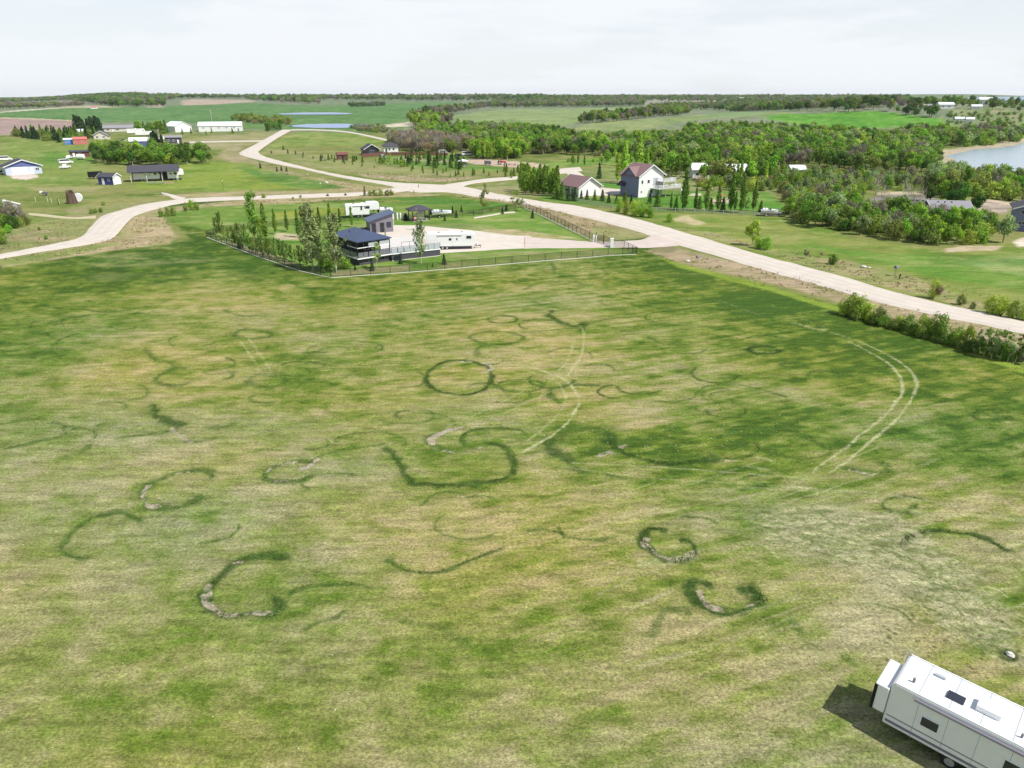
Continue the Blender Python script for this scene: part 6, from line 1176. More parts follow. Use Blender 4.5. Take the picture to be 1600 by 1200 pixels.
house("dark_cabin", "dark cabin with pale roof edge right of the long blue shed", 259, 224.5, -4, 9.2, 7, 3.6, 1.0, 'gable_x', 'charcoal', 'roofgrey', .5, 0, [('f', 'win', 1, 1.2, 1.6, 1.3), ('f', 'win', 4, 1.2, 1.6, 1.3), ('f', 'door', 6.8, .05, 1, 2.2)], 'cabin')
trailer("white trailer half hidden by trees left of the dark cabin", 240, 220, 3, 7, 2.4, 2.4)
trailer("tall white trailer parked behind the long blue shed, left of two", 199, 209.5, 3, 13, 3.2, 2.8); trailer("long white trailer parked behind the long blue shed, right of two", 212, 212.5, 3, 13, 2.6, 2.6)
house("white_shop", "white gabled shop left of the long white hall", 281, 206.5, 32, 15, 16, 4.6, 3.4, 'gable_y', 'white', 'roofwhite', .4, .25, [('f', 'garage', 3, .05, 5, 3.6, 'white'), ('l', 'win', 4, 1.5, 2, 1.4)], 'shop building')
house("long_white_hall", "long white hall with a row of vents before the far green field", 311, 206, -7, 34, 12, 4.6, 2.8, 'gable_x', 'white', 'roofwhite', .4, 0, [('f', 'win', 3 + 6 * i, 2.6, 1.6, .8) for i in range(5)] + [('f', 'door', 30.5, .05, 1.1, 2.3, 'greysid'), ('l', 'win', 2, 2, 1.2, 1.0), ('l', 'win', 7, 2, 1.2, 1.0)], 'hall')
p = at(333, 201); r_ = empty("antenna_mast", p, 0, "thin pale mast rising behind the long white hall", "mast"); MB().tube((0, 0, 0), (0, 0, 16), .18, .1, 6).build("pole", M_['offwhite'], r_)
for k in range(3): MB().bar((-1.2, 0, 15.5 - k * 1.2), (1.2, 0, 15.5 - k * 1.2), .12).build("crossbar", M_['offwhite'], r_)
# cone of slabs, fence rails and the white roof at the left edge
p = at(113, 318); r_ = empty("slab_wood_stack", p, 0, "conical stack of dark slab wood standing on end on the left lawn", "wood stack"); SL = MB().box(-.14, .14, -.04, .04, 0, 1).mesh("slab", M_['rock'])
for i in range(34):
    a = i * 2.399; rr_ = 1.15 + .25 * (i % 3) * .5; o = bpy.data.objects.new("slab", SL); C.objects.link(o); o.parent = r_; o.location = (rr_ * math.cos(a), rr_ * math.sin(a), -.1); o.scale = (1.2, 1.4, R.uniform(2.2, 3.9)); o.rotation_euler = Vector((-.45 * math.cos(a) * rr_, -.45 * math.sin(a) * rr_, 4.2)).to_track_quat('Z', 'Y').to_euler()
MB().tube((0, 0, 0), (0, 0, 2.6), 1.0, .5, 10).build("core", M_['rock'], r_)
p = at(123, 315.5); r_ = empty("round_tank", p, .3, "round white tank end leaning against the slab stack", "tank"); MB().tube((0, -.35, 1.25), (0, .5, 1.25), 1.2, n=20).build("drum", M_['gel'], r_); MB().cbox(0, 0, -.1, 1.2, .9, .3).build("stand", M_['woodg'], r_)
r_ = empty("garden_rail", at(92, 320), 0, "thin dark pole and wire running left from the slab stack", "rail"); a_, b_ = at(92, 318) - at(92, 320), at(106, 308) - at(92, 320); MB().tube((0, 0, 0), (0, 0, 1.6), .06, n=6).build("post", M_['metalb'], r_); MB().tube((0, 0, 1.6), tuple(b_ + Vector((0, 0, 1.9))), .03, n=5).build("wire", M_['metalb'], r_)
for i, a in enumerate((56, 75, 81, 93)):
    o = MB().tube((0, 0, -.1), (0, 0, 1.3), .07, n=6).tube((0, 0, 1.3), (0, 0, 1.36), .08, .03, 6).build("garden_stake", M_['offwhite'], None); o.location = at(a, 315 + i); tag(o, f"pale garden stake, {ORD[i]} from the left on the grass near the slab stack", "stake", "pale garden stakes near the slab stack")
p = at(71, 305.5); r_ = empty("garden_cart", p, .2, "small grey cart on the left lawn left of the slab stack", "cart"); MB().hull8([(-.6, -.4, .5), (.6, -.4, .5), (.6, .4, .5), (-.6, .4, .5), (-.75, -.5, 1.1), (.75, -.5, 1.1), (.75, .5, 1.1), (-.75, .5, 1.1)]).build("tray", M_['greysid'], r_); wheel(r_, 0, -.5, .3, .1); wheel(r_, 0, .5, .3, .1); MB().tube((-1, 0, .9), (-1, 0, 1.3), .5, .4, 10).build("barrel", M_['trim'], r_)
house("white_roofed_building", "long white roofed building behind the trees at the left edge", 33, 336, 35, 7, 16, 2.8, 1.3, 'gable_y', 'white', 'roofwhite', .3, 1, [('f', 'win', 2, 1, 1.2, 1)], 'building', clear=-6)
# --- across the road: black house, white house, brown board fence, vehicles
house("black_barn_house", "small black gabled house at the left end of the brown fence", 570, 243, 14, 7.6, 7, 3.0, 2.2, 'gable_y', 'black', 'roofdark', .5, 0, [('f', 'win', 2.6, 1.0, 2.2, 1.4, 'glassrail'), ('l', 'win', 2, 1.2, 1.2, 1)], 'house')
house("white_cottage", "white cottage with slate hip roof behind the brown fence", 600, 238.5, 6, 7.6, 6.5, 3.0, 2.0, 'hip', 'white', 'roofdark', .6, 0, [('f', 'win', 2.4, 1.1, 1.1, 1.1), ('f', 'win', 4.6, 1.1, 1.1, 1.1), ('f', 'door', .8, .05, 1, 2.1, 'charcoal')], 'cottage')
P = poly([(566, 246), (600, 243), (660, 243), (700, 243)]); r0 = Vector((*P[0], float(hmesh(*P[0])))); bf = empty("board_fence", r0, 0, "long brown board fence in front of the grey thicket", "fence"); BD = MB().box(0, .9, -.03, .03, .05, 1.65).mesh("board", M_['woodred'])
for a, b_ in zip(P[:-1], P[1:]):
    L = math.dist(a, b_); k = int(L / .95); an = math.atan2(b_[1] - a[1], b_[0] - a[0])
    for i in range(k):
        q = (a[0] + (b_[0] - a[0]) * i / k, a[1] + (b_[1] - a[1]) * i / k); o = bpy.data.objects.new("board", BD); C.objects.link(o); o.parent = bf; o.location = (q[0] - r0.x, q[1] - r0.y, float(hmesh(*q)) - r0.z); o.rotation_euler = (0, 0, an); o.scale = (1, 1, R.uniform(.94, 1.05))
house("brown_cabin", "small dark brown cabin at the left of the planted evergreens", 528, 249.5, 8, 4.8, 4, 2.2, .9, 'gable_x', 'woodred', 'woodred', .3, 0, [('f', 'door', 1.9, .05, .9, 1.8, 'black')], 'cabin', trim=False)
car("silver car parked in front of the white cottage", 599, 248.5, 75, 4.7, 'silver', 'van'); car("white truck beside the bright young stand", 731, 243, 12, 6.2, 'white', 'van'); car("dark car parked left of the white truck", 717, 245, 5, 4.8, 'darkcar'); car("dark van with white top among the grey thicket", 693, 241, 5, 4.6, 'white', 'van')
r_ = empty("picnic_shelter", at(717, 261), facing(at(717, 261)), "small white-roofed shelter on the lawn below the dark car", "shelter"); g_ = roof_shape('hip', 3.6, 3, 2.2, .7, .3); g_.build("roof", M_['roofwhite'], r_)
for u in (.2, 3.4):
    for w_ in (.2, 2.8): MB().cbox(u, w_, 0, .12, .12, 2.2).build("post", M_['wood'], r_)
MB().box(1.8, 3.4, .3, 2.6, 0, 1.5).build("side_panel", M_['woodg'], r_)
def tractor(label, px, py):
    p = at(px, py); r_ = empty("red_tractor", p, facing(p) + .1, label, "tractor"); MB().hull8([(0, -.4, .8), (2.2, -.4, .8), (2.2, .4, .8), (0, .4, .8), (0, -.35, 1.6), (2.0, -.3, 1.45), (2.0, .3, 1.45), (0, .35, 1.6)]).build("bonnet", M_['red'], r_); MB().box(-1.3, -.05, -.6, .6, .9, 1.5).box(-1.2, -.1, -.55, .55, 2.3, 2.4).build("cab", M_['red'], r_)
    for u in (-1.1, -.2):
        for w_ in (-.5, .5): MB().cbox(u, w_, 1.5, .07, .07, .8).build("pillar", M_['metalb'], r_)
    for w_ in (-.85, .85): wheel(r_, -.7, w_, .8, .4)
    for w_ in (-.6, .6): wheel(r_, 1.8, w_, .45, .25)
tractor("red tractor parked on the pinkish gravel behind the junction", 783, 257)
p = at(762, 258); r_ = empty("covered_wagon", p, .1, "dark covered wagon left of the red tractor", "wagon"); MB().hull8([(-1.5, -.9, .5), (1.5, -.9, .5), (1.5, .9, .5), (-1.5, .9, .5), (-1.4, -.5, 1.9), (1.4, -.5, 1.7), (1.4, .5, 1.7), (-1.4, .5, 1.9)]).build("cover", M_['charcoal'], r_); wheel(r_, -.8, -.9, .35); wheel(r_, .8, -.9, .35)
r_ = empty("red_implement", at(800, 258), .1, "red implement frame lying right of the tractor", "farm implement"); MB().bar((-1.5, 0, .4), (1.5, 0, .4), .15).bar((0, -.8, .4), (0, .9, .9), .12).bar((-1, -.6, .4), (-1, .8, .4), .1).bar((1, -.6, .4), (1, .8, .4), .1).build("frame", M_['red'], r_); wheel(r_, -1.3, -.4, .35, .15); wheel(r_, 1.3, -.4, .35, .15)
# --- garage and white house right of the road
house("maroon_roofed_garage", "white garage with maroon shingle roof left of the two-storey house", 904, 308, 38, 8.4, 9.6, 2.9, 2.5, 'gable_y', 'white', 'roofmaroon', .5, 0, [('f', 'garage', 1.6, .05, 4.6, 2.3, 'trim'), ('l', 'win', 3, 1.0, 1.2, 1.0), ('l', 'door', 6, .05, .95, 2.1, 'greysid')], 'garage')
wh = house("two_storey_house", "white two-storey house with maroon roof and raised decks", 997, 309, 42, 9.6, 8.2, 6.2, 2.9, 'gable_y', 'white', 'roofmaroon', .55, 0, [('f', 'win', .9, 3.9, .7, 1.0, 'glassrail'), ('f', 'win', 3.2, 3.9, 1.0, 1.1), ('f', 'win', .8, 1.2, .6, .8), ('f', 'door', 5.6, 3.3, 1.8, 2.1, 'glassrail'), ('f', 'win', 4.4, .9, 1.2, 1.2), ('f', 'door', 6.6, .05, 1.6, 2.1, 'glassrail')])
MB().box(-.035, -.003, .0, 8.2, 0, 5.9).build("side_cladding_or_shade", M_['slate'], wh)  # shade of the white left wall painted on as a slate blue layer
MB().ext([(0, 0)], 0, 1) if False else None
MB().extx([(1.2, 6.0), (7.0, 6.0), (4.1, 8.3)], -.25, 1.5).build("dormer_wall", M_['slate'], wh)  # left gable coloured with the same painted shade
MB().extx([(.7, 5.62), (4.1, 8.32), (7.5, 5.62), (7.5, 5.8), (4.1, 8.5), (.7, 5.8)], -.7, 4.6).build("dormer_roof", M_['roofmaroon'], wh)
MB().box(-.05, -.036, -.02, 8.22, 5.92, 6.12).build("band", M_['trim'], wh); MB().box(-.06, .1, -.06, .1, 0, 6.2).build("corner_board", M_['trim'], wh)
MB().hull8([(-1.6, 6.0, 2.9), (-.04, 6.0, 2.9), (-.04, 8.4, 2.9), (-1.6, 8.4, 2.9), (-1.6, 6.0, 3.0), (-.04, 6.0, 4.1), (-.04, 8.4, 4.1), (-1.6, 8.4, 3.0)]).build("porch_roof", M_['roofdark'], wh)
# decks on the right of the front face
dq = empty("raised_deck", wh.location + Matrix.Rotation(wh.rotation_euler.z, 3, 'Z') @ Vector((4.6, -3.6, 0)), wh.rotation_euler.z, "two-level white railed wooden deck with stairs on the house's right side", "deck")
MB().box(0, 9.0, 0, 3.55, 2.35, 2.5).build("lower_floor", M_['woodg'], dq); MB().box(2.4, 7.4, .6, 3.56, 4.2, 4.35).build("upper_floor", M_['woodg'], dq)
for u in (.1, 3, 6, 8.9): MB().cbox(u, .1, -.2, .18, .18, 2.55).build("post", M_['wood'], dq)
for u in (2.5, 7.3): MB().cbox(u, .7, 2.5, .15, .15, 1.7).build("post", M_['trim'], dq)
for z_, x0, x1, y0 in ((2.5, 0, 9, .03), (4.35, 2.4, 7.4, .63)):
    MB().box(x0, x1, y0, y0 + .06, z_ + .98, z_ + 1.05).box(x0, x0 + .06, y0 + .06, 3.5, z_ + .98, z_ + 1.05).box(x1 - .06, x1, y0 + .06, 3.5, z_ + .98, z_ + 1.05).build("handrail", M_['trim'], dq)
    k = int((x1 - x0) / .22); b0 = MB()
    for i in range(k): b0.cbox(x0 + .1 + i * (x1 - x0 - .2) / k, y0 + .03, z_, .07, .04, .98)
    for i in range(14):
        for xx in (x0 + .03, x1 - .03): b0.cbox(xx, y0 + .2 + i * .2, z_, .04, .07, .98)
    o = b0.build("balusters", M_['trim'], dq); o["kind"] = "stuff"
for i in range(11): MB().box(9.05 + i * .28, 9.35 + i * .28, .6, 1.8, 2.3 - i * .21, 2.36 - i * .21).build("step", M_['woodg'], dq)
for y_ in (.55, 1.85): MB().bar((9.0, y_, 3.3), (12.1, y_, 1.1), .08).bar((9.0, y_, 2.3), (12.1, y_, .1), .08, .25).build("stair_rail", M_['trim'], dq)
for nm, u, z_ in (("deck_chair", 3.6, 2.5), ("deck_chair", 6.0, 2.5)):
    m = MB().box(-.3, .3, -.3, .3, .4, .46).box(-.3, .3, .26, .32, .46, 1.0)
    for a in (-.27, .27):
        for b_ in (-.27, .27): m.cbox(a, b_, 0, .05, .05, .4)
    o = m.build(nm, M_['woodred'], None); o.location = dq.location + Matrix.Rotation(wh.rotation_euler.z, 3, 'Z') @ Vector((u, 1.8, z_)); tag(o, ["red-brown chair on the lower deck, nearer the house corner", "red-brown chair on the lower deck, nearer the stairs"][u > 5], "chair")
# wooden rail fence
P = poly([(842, 303), (880, 310), (925, 321), (965, 329), (1040, 331), (1100, 334), (1160, 337), (1215, 340)]); r0 = Vector((*P[0], float(hmesh(*P[0])))); rf = empty("rail_fence", r0, 0, "grey wooden rail fence between the road and the white house", "fence")
RP = MB().cbox(0, 0, -.1, .16, .16, 1.3).mesh("post", M_['woodg']); RL = MB().box(0, 1, -.04, .04, -.07, .07).mesh("rail", M_['woodg'])
for a, b_ in zip(P[:-1], P[1:]):
    L = math.dist(a, b_); k = max(1, round(L / 2.6)); an = math.atan2(b_[1] - a[1], b_[0] - a[0])
    for i in range(k):
        q = (a[0] + (b_[0] - a[0]) * i / k, a[1] + (b_[1] - a[1]) * i / k); z_ = float(hmesh(*q)) - r0.z; o = bpy.data.objects.new("post", RP); C.objects.link(o); o.parent = rf; o.location = (q[0] - r0.x, q[1] - r0.y, z_)
        for zz_ in (.5, .98): o = bpy.data.objects.new("rail", RL); C.objects.link(o); o.parent = rf; o.location = (q[0] - r0.x, q[1] - r0.y, z_ + zz_); o.rotation_euler = (0, 0, an); o.scale = (L / k, 1, 1)
# play structures, firewood, small boat
for a, b_, l, s_ in [(1106, 316, "wooden play tower with brown roof on the lawn, left of two", 1), (1128, 317, "low wooden swing frame on the lawn, right of two", .75)]:
    r_ = empty("play_structure", at(a, b_), facing(at(a, b_)) + .3, l, "play structure")
    for u in (-.8, .8):
        for w_ in (-.8, .8): MB().cbox(u, w_, 0, .14, .14, 2.6 * s_).build("post", M_['wood'], r_)
    MB().box(-.9, .9, -.9, .9, 1.2 * s_, 1.32 * s_).build("platform", M_['wood'], r_); MB().hull8([(-1, -1, 2.6 * s_), (1, -1, 2.6 * s_), (1, 1, 2.6 * s_), (-1, 1, 2.6 * s_), (-.05, -1, 3.4 * s_), (.05, -1, 3.4 * s_), (.05, 1, 3.4 * s_), (-.05, 1, 3.4 * s_)]).build("roof", mat("orange_wood", (.50, .30, .16), .8), r_); MB().bar((.9, 0, 1.3 * s_), (3.2, 0, .1), .6, .06).build("slide", M_['offwhite'], r_)
boat("low white boat at the end of the rail fence beside the thicket", 1188, 337, 2, 4.4, True)
car("pale car half hidden behind the fence end near the thicket", 1207, 337, 5, 4.2, 'silver')
for a, b_, off, w, d, l in [(1082, 279, 12, 6, 7, "pale roofed house behind the poplars, left of two"), (1135, 281, 18, 8.5, 8, "white house hidden by trees right of the two-storey house")]:
    house("hidden_white_house", l, a, b_, off, w, d, 3.2, 1.8, 'gable_x', 'white', 'roofwhite', .5, 0, [('f', 'win', 1, 1, 1.2, 1.1), ('f', 'win', 3.6, 1, 1.2, 1.1)], clear=3)
house("small_pale_shed", "small pale shed deep in the olive thicket", 1236, 276, 20, 5, 5, 2.6, 1.2, 'gable_x', 'offwhite', 'roofwhite', .4, 0, [('f', 'door', 2, .05, 1, 2, 'charcoal')], 'shed', clear=2)
# grey cabin and blue house at the right edge
house("grey_roofed_cabin", "dark cabin with grey shingle roof sunk in the right thicket", 1466, 345, 22, 8.2, 6.4, 3.0, 1.3, 'gable_x', 'charcoal', 'roofgrey', .7, 0.2, [('f', 'win', 1, 1.1, 1.3, 1), ('f', 'win', 4, 1.1, 1.3, 1), ('f', 'door', 6, .05, 1, 2.1, 'charcoal')], 'cabin', clear=1.5)
c_ = bpy.data.objects['grey_roofed_cabin']
for i in range(3): MB().cbox(1.6 + i * 1.5, 2.3, 3.95, .3, .3, .35).build("roof_vent", M_['metalb'], c_)
house("blue_house", "slate blue two-storey house cut by the right edge", 1579, 360, 6, 9, 8, 5.0, 1.7, 'gable_y', 'slate', 'roofdark', .7, 0, [('f', 'win', 1.0, 3.7, 1.4, .9, 'glassrail'), ('f', 'win', 1.0, 1.4, 1.3, .8, 'glassrail'), ('f', 'win', 5, 3.6, 1.6, 1.1, 'glassrail'), ('f', 'win', 5, 1.3, 1.6, 1.1, 'glassrail')], clear=2)
# far houses on the upper right
for i, (a, b_, w, h_, off, rm_, l) in enumerate([(1441, 172, 14, 5, 25, 'roofgrey', "white gabled house among dark trees on the far right ridge"), (1467, 170, 20, 5.5, 20, 'roofwhite', "large white house with blue-white roof on the far ridge"), (1518, 171, 12, 4, 10, 'roofwhite', "low pale house on the far ridge above the scrub slope"), (1528, 163, 16, 6.5, -10, 'roofwhite', "tall pale house on the far ridge near the lake"), (1492, 190, 9, 3.4, 5, 'roofwhite', "left one of two small white cottages on the lake bluff"), (1509, 191, 8, 3.6, 5, 'roofwhite', "right one of two small white cottages on the lake bluff"), (1400, 167, 9, 4, 10, 'roofwhite', "small white house at the left end of the far ridge"),
      (1282, 159, 26, 6, 10, 'roofwhite', "pale farmhouse on the far skyline above the bright field"), (1152, 156, 30, 7, 15, 'roofwhite', "leftmost white building of the far skyline village"), (1168, 156, 24, 6, 0, 'roofwhite', "second white building of the far skyline village"), (1188, 155, 22, 7, 20, 'roofdark', "dark roofed building in the far skyline village"), (1204, 156, 24, 6, 5, 'roofwhite', "rightmost white building of the far skyline village"), (142, 170, 16, 4, 0, 'redroof', "tiny red and white farmhouse in the far upper left"), (1163, 165, 9, 4, 0, 'roofwhite', "small pale house below the far skyline village")]):
    w *= .72; h_ *= .8
    house("distant_house", l, a, b_, off, w, w * .7, h_, h_ * .45, 'gable_x', 'white', rm_, .6, 0, [('f', 'win', w * .2, h_ * .35, w * .12, h_ * .3), ('f', 'win', w * .6, h_ * .35, w * .12, h_ * .3)], clear=8)
# far road lines drawn as real tracks
ribbon("distant_road", [(1086, 163), (1095, 161), (1120, 157.5), (1150, 154.5)], [(1086, 164), (1098, 162), (1125, 158.8), (1150, 155.6)], GRAV, .6, 1, "distant pale road climbing to the skyline village", 60)
# trailer in the very near foreground
fr = at(1425, 1060); fz = fr.z
tipx, tipy = flat(1421, 1021, fz + 3.05)
yaw = math.radians(-44); ft = empty("travel_trailer", (tipx, tipy, fz), yaw, "big white trailer roof seen from above at the bottom right corner", "travel trailer"); FL, FW, FH = 8.6, 2.5, 3.05
MB().ext([(0, .6), (FL, .6), (FL, FH - .12), (FL - .15, FH), (.15, FH), (0, FH - .12)], -FW, 0).build("body", M_['gel'], ft, .05)
MB().box(.05, FL - .05, .002, .05, FH - .35, FH - .1).build("dark_edge_strip", M_['metalb'], ft); MB().box(.3, FL - .3, -FW + .25, -.25, .45, .598).build("chassis", M_['metalb'], ft)  # black strip along the upper edge of one long side
MB().box(-.62, -.02, -FW - .12, -.55, 1.2, FH - .35).build("rear_cap", M_['gel'], ft, .05); MB().box(-.64, -.5, -FW - .14, -FW - .121, 1.2, FH - .4).build("rear_cap_edge", M_['metalb'], ft)
for u, v_, a, b_ in ((1.5, -.62, .46, .17), (3.6, -1.25, .95, .75), (5.6, -.8, .4, .4), (7.0, -1.4, .4, .4)): MB().cbox(u, v_, FH - .01, a, b_, .13 if a < .9 else .3).build("roof_vent" if a < .9 else "air_conditioner", M_['glassrail'] if a < .9 else M_['trim'], ft, .03)
for u in (2.9, 3.75):
    for w_ in (-FW + .14, -.14): wheel(ft, u, w_, .36)
for u, w_ in ((1.2, .7), (4.6, .9), (6.6, .7)): o = MB().box(u, u + w_, .0, .03, 1.5, 2.1).build("window", M_['trim'], ft); MB().box(u + .06, u + w_ - .06, .031, .045, 1.56, 2.04).build("pane", M_['glass'], o)

for u in (1.05, 2.25, 3.45, 4.65, 5.85, 7.05, 8.25): MB().box(u, u + .05, -FW + .06, -.06, FH, FH + .012).build("roof_seam", M_['glassrail'], ft)
MB().box(.12, FL - .12, -.075, -.03, FH - .02, FH + .05).box(.12, FL - .12, -FW + .03, -FW + .075, FH - .02, FH + .05).build("gutter_rail", M_['trim'], ft)
MB().box(2.0, 2.7, -1.75, -1.25, FH, FH + .1).build("skylight", M_['glass'], ft, .03); MB().tube((.7, -1.8, FH), (.7, -1.8, FH + .25), .06, n=8).tube((4.9, -1.9, FH), (4.9, -1.9, FH + .22), .05, n=8).build("vent_pipe", M_['greysid'], ft)
MB().bar((-.02, -.35, .8), (-.02, -.35, FH + .25), .035).bar((-.02, -.05, .8), (-.02, -.05, FH + .25), .035).bar((-.02, -.35, 1.1), (-.02, -.05, 1.1), .03).bar((-.02, -.35, 1.6), (-.02, -.05, 1.6), .03).bar((-.02, -.35, 2.1), (-.02, -.05, 2.1), .03).bar((-.02, -.35, 2.6), (-.02, -.05, 2.6), .03).build("ladder", M_['steel'], ft)
MB().bar((.6, -.0, 1.05), (FL - .4, -.0, 1.05), .02, .06).build("stripe", M_['greysid'], ft); MB().bar((FL, -.5, .5), (FL + 1.1, -FW / 2, .5), .1).bar((FL, -FW + .5, .5), (FL + 1.1, -FW / 2, .5), .1).build("hitch", M_['metalb'], ft)

for u, w_ in ((1.4, .8), (4.6, 1.1), (6.9, .7)): o = MB().box(u, u + w_, -FW - .03, -FW, 1.55, 2.15).build("window", M_['trim'], ft); MB().box(u + .06, u + w_ - .06, -FW - .045, -FW - .031, 1.61, 2.09).build("pane", M_['glass'], o)
o = MB().box(5.9, 6.55, -FW - .03, -FW, .7, 2.5).build("door", M_['gel'], ft); MB().box(5.95, 6.0, -FW - .07, -FW - .031, 1.5, 1.62).build("handle", M_['metalb'], o)
MB().box(.1, FL - .1, -FW - .015, -FW, .78, .92).box(.1, FL - .1, -FW - .014, -FW, 1.15, 1.2).build("side_stripe", M_['greysid'], ft)
for u in (1.2, 2.4, 3.6, 4.8, 6.0, 7.2): MB().box(u, u + .02, -FW - .008, -FW, .6, FH - .2).build("panel_seam", M_['glassrail'], ft)
MB().tube((1.0, -FW - .09, FH - .22), (7.6, -FW - .09, FH - .22), .075, n=8).build("awning", M_['greysid'], ft)
# ------------------------------------------------------------------ plant the woods (clear of roads and buildings)
RD = [poly([(440, 252), (500, 267), (560, 278), (620, 285), (680, 288), (722, 291), (760, 299), (860, 316), (975, 337), (1125, 379), (1300, 427), (1600, 502), (1600, 523), (1300, 452), (1125, 402), (1000, 363), (900, 337), (775, 312), (645, 300), (540, 279), (425, 255)]), poly([(872, 262), (905, 260), (935, 290), (972, 294), (972, 304), (925, 298), (895, 270), (870, 272)])]
A = np.array([s[0] for s in STAND]); B = np.array([s[1] for s in STAND]); ok = np.array([s[2] for s in STAND]) > WATER_Z + .3
for P in RD: ok &= sdist(A, B, P) > 1.0
for (cx, cy, r_) in CLEAR: ok &= np.hypot(A - cx, B - cy) > r_
STAND = [s for s, k in zip(STAND, ok) if k]
prom = lambda s: s[5] / (math.hypot(s[0], s[1]) ** 1.0)
TW = dict(dark='dark green', mid='mid green', bright='bright green', olive='dull olive', yellow='yellow green', grey='grey leafless', tan='tan', spruce='dark', spring='pale spring green', silver='silvery green', young='soft green')
STAND.sort(key=prom, reverse=True)
cnt = {}; rest = []
LIM = dict(aspen=250, broad=250, bare=150, bush=190, poplar=110, open=60, spruce=60, sparse=50)
for s in STAND:
    a, b_, z_, k, t, h_, w, tg = s
    if cnt.get(k, 0) < LIM[k]:
        cnt[k] = cnt.get(k, 0) + 1; nm = KN[k][0].replace('_', ' ')
        if k == 'bare': nm = 'tree'
        tree(k, 0, 0, h=h_, tn=t, wide=w, loc=Vector((a, b_, z_ - .1)), split=False, label=f"{TW[t]} {nm} {tg}", group=f"{TW[t]} {nm + ('es' if nm.endswith('h') else 's')} {tg}")
    else: rest.append(s)
print("individual", cnt, "rest", len(rest))
combos = sorted({(s[3], s[4]) for s in rest}); cidx = {}
src = bpy.data.collections.new("wood_sources"); n_src = 0
for c_ in combos:
    for var in (0, 1):
        o = bpy.data.objects.new(f"wood_source_{n_src:03d}", tree_mesh(c_[0], var, c_[1], 'both', .35)); src.objects.link(o); cidx[(c_, var)] = n_src; n_src += 1
P_ = np.array([[s[0], s[1], s[2] - .15] for s in rest], np.float32)
ID = np.array([cidx[((s[3], s[4]), NR.randint(2))] for s in rest], np.int32)
SC = np.array([[s[5] * s[6], s[5] * s[6], s[5]] for s in rest], np.float32); RO = np.c_[np.zeros((len(rest), 2)), NR.uniform(0, 6.28, len(rest))].astype(np.float32)
def gn_group():
    g = bpy.data.node_groups.new("plant_wood", 'GeometryNodeTree')
    g.interface.new_socket("Geometry", in_out='INPUT', socket_type='NodeSocketGeometry'); g.interface.new_socket("Geometry", in_out='OUTPUT', socket_type='NodeSocketGeometry')
    i = g.nodes.new("NodeGroupInput"); o = g.nodes.new("NodeGroupOutput"); ip = g.nodes.new("GeometryNodeInstanceOnPoints"); ci = g.nodes.new("GeometryNodeCollectionInfo")
    ci.inputs[0].default_value = src; ci.inputs["Separate Children"].default_value = True; ci.inputs["Reset Children"].default_value = True
    def na(nm, ty):
        q = g.nodes.new("GeometryNodeInputNamedAttribute"); q.data_type = ty; q.inputs[0].default_value = nm; return q.outputs[0]
    g.links.new(i.outputs[0], ip.inputs["Points"]); g.links.new(ci.outputs[0], ip.inputs["Instance"]); ip.inputs["Pick Instance"].default_value = True
    g.links.new(na("idx", 'INT'), ip.inputs["Instance Index"]); g.links.new(na("scl", 'FLOAT_VECTOR'), ip.inputs["Scale"]); g.links.new(na("rot", 'FLOAT_VECTOR'), ip.inputs["Rotation"])
    g.links.new(ip.outputs[0], o.inputs[0]); return g
GNG = gn_group()
def stuff(name, sel, label):
    me = bpy.data.meshes.new(name); me.vertices.add(len(sel)); me.vertices.foreach_set("co", P_[sel].ravel())
    for an, ty, d_, f_ in (("idx", 'INT', ID, "value"), ("scl", 'FLOAT_VECTOR', SC, "vector"), ("rot", 'FLOAT_VECTOR', RO, "vector")):
        me.attributes.new(an, ty, 'POINT').data.foreach_set(f_, np.ascontiguousarray(d_[sel]).ravel())
    o = bpy.data.objects.new(name, me); C.objects.link(o); m = o.modifiers.new("plant", 'NODES'); m.node_group = GNG
    return tag(o, label, "trees", kind="stuff")
dist = np.hypot(P_[:, 0], P_[:, 1]); sk = np.array(["skyline" in s[7] or "line of leafless" in s[7] for s in rest])
stuff("far_woods", np.nonzero(sk)[0], "far hazy woods massed along the skyline"); stuff("wood_mass", np.nonzero(~sk)[0], "massed trees filling the woods and thickets of the middle distance")

# ------------------------------------------------------------------ grass tufts: taller lush turf in the rings, loose tufts elsewhere
def tufts(name, pts, hgt, m, label, blades=4, ws=1.0):
    n = len(pts); rs = np.random.RandomState(3); pts = np.repeat(pts, blades, 0); hg = np.repeat(hgt, blades); N = len(pts)
    a = rs.uniform(0, 6.28, N); off = rs.normal(0, .05 * ws, (N, 2)); w = ws * rs.uniform(.012, .03, N); ln = rs.uniform(.3, 1, N) * hg * .8
    base = pts + off; zb = hmesh(base[:, 0], base[:, 1]) - .01; hh = hg * rs.uniform(.6, 1.2, N)
    v = np.stack([np.c_[base[:, 0] - w * np.sin(a), base[:, 1] + w * np.cos(a), zb], np.c_[base[:, 0] + w * np.sin(a), base[:, 1] - w * np.cos(a), zb], np.c_[base[:, 0] + ln * np.cos(a), base[:, 1] + ln * np.sin(a), zb + hh]], 1).reshape(-1, 3)
    f = np.arange(N * 3).reshape(-1, 3)
    o = bpy.data.objects.new(name, np_mesh(name, v, f, m, {"leaf": ('FLOAT', np.repeat(rs.uniform(0, 1, N), 3))})); C.objects.link(o); return tag(o, label, "grass", kind="stuff")
rs = np.random.RandomState(9); pts = []; hg = []
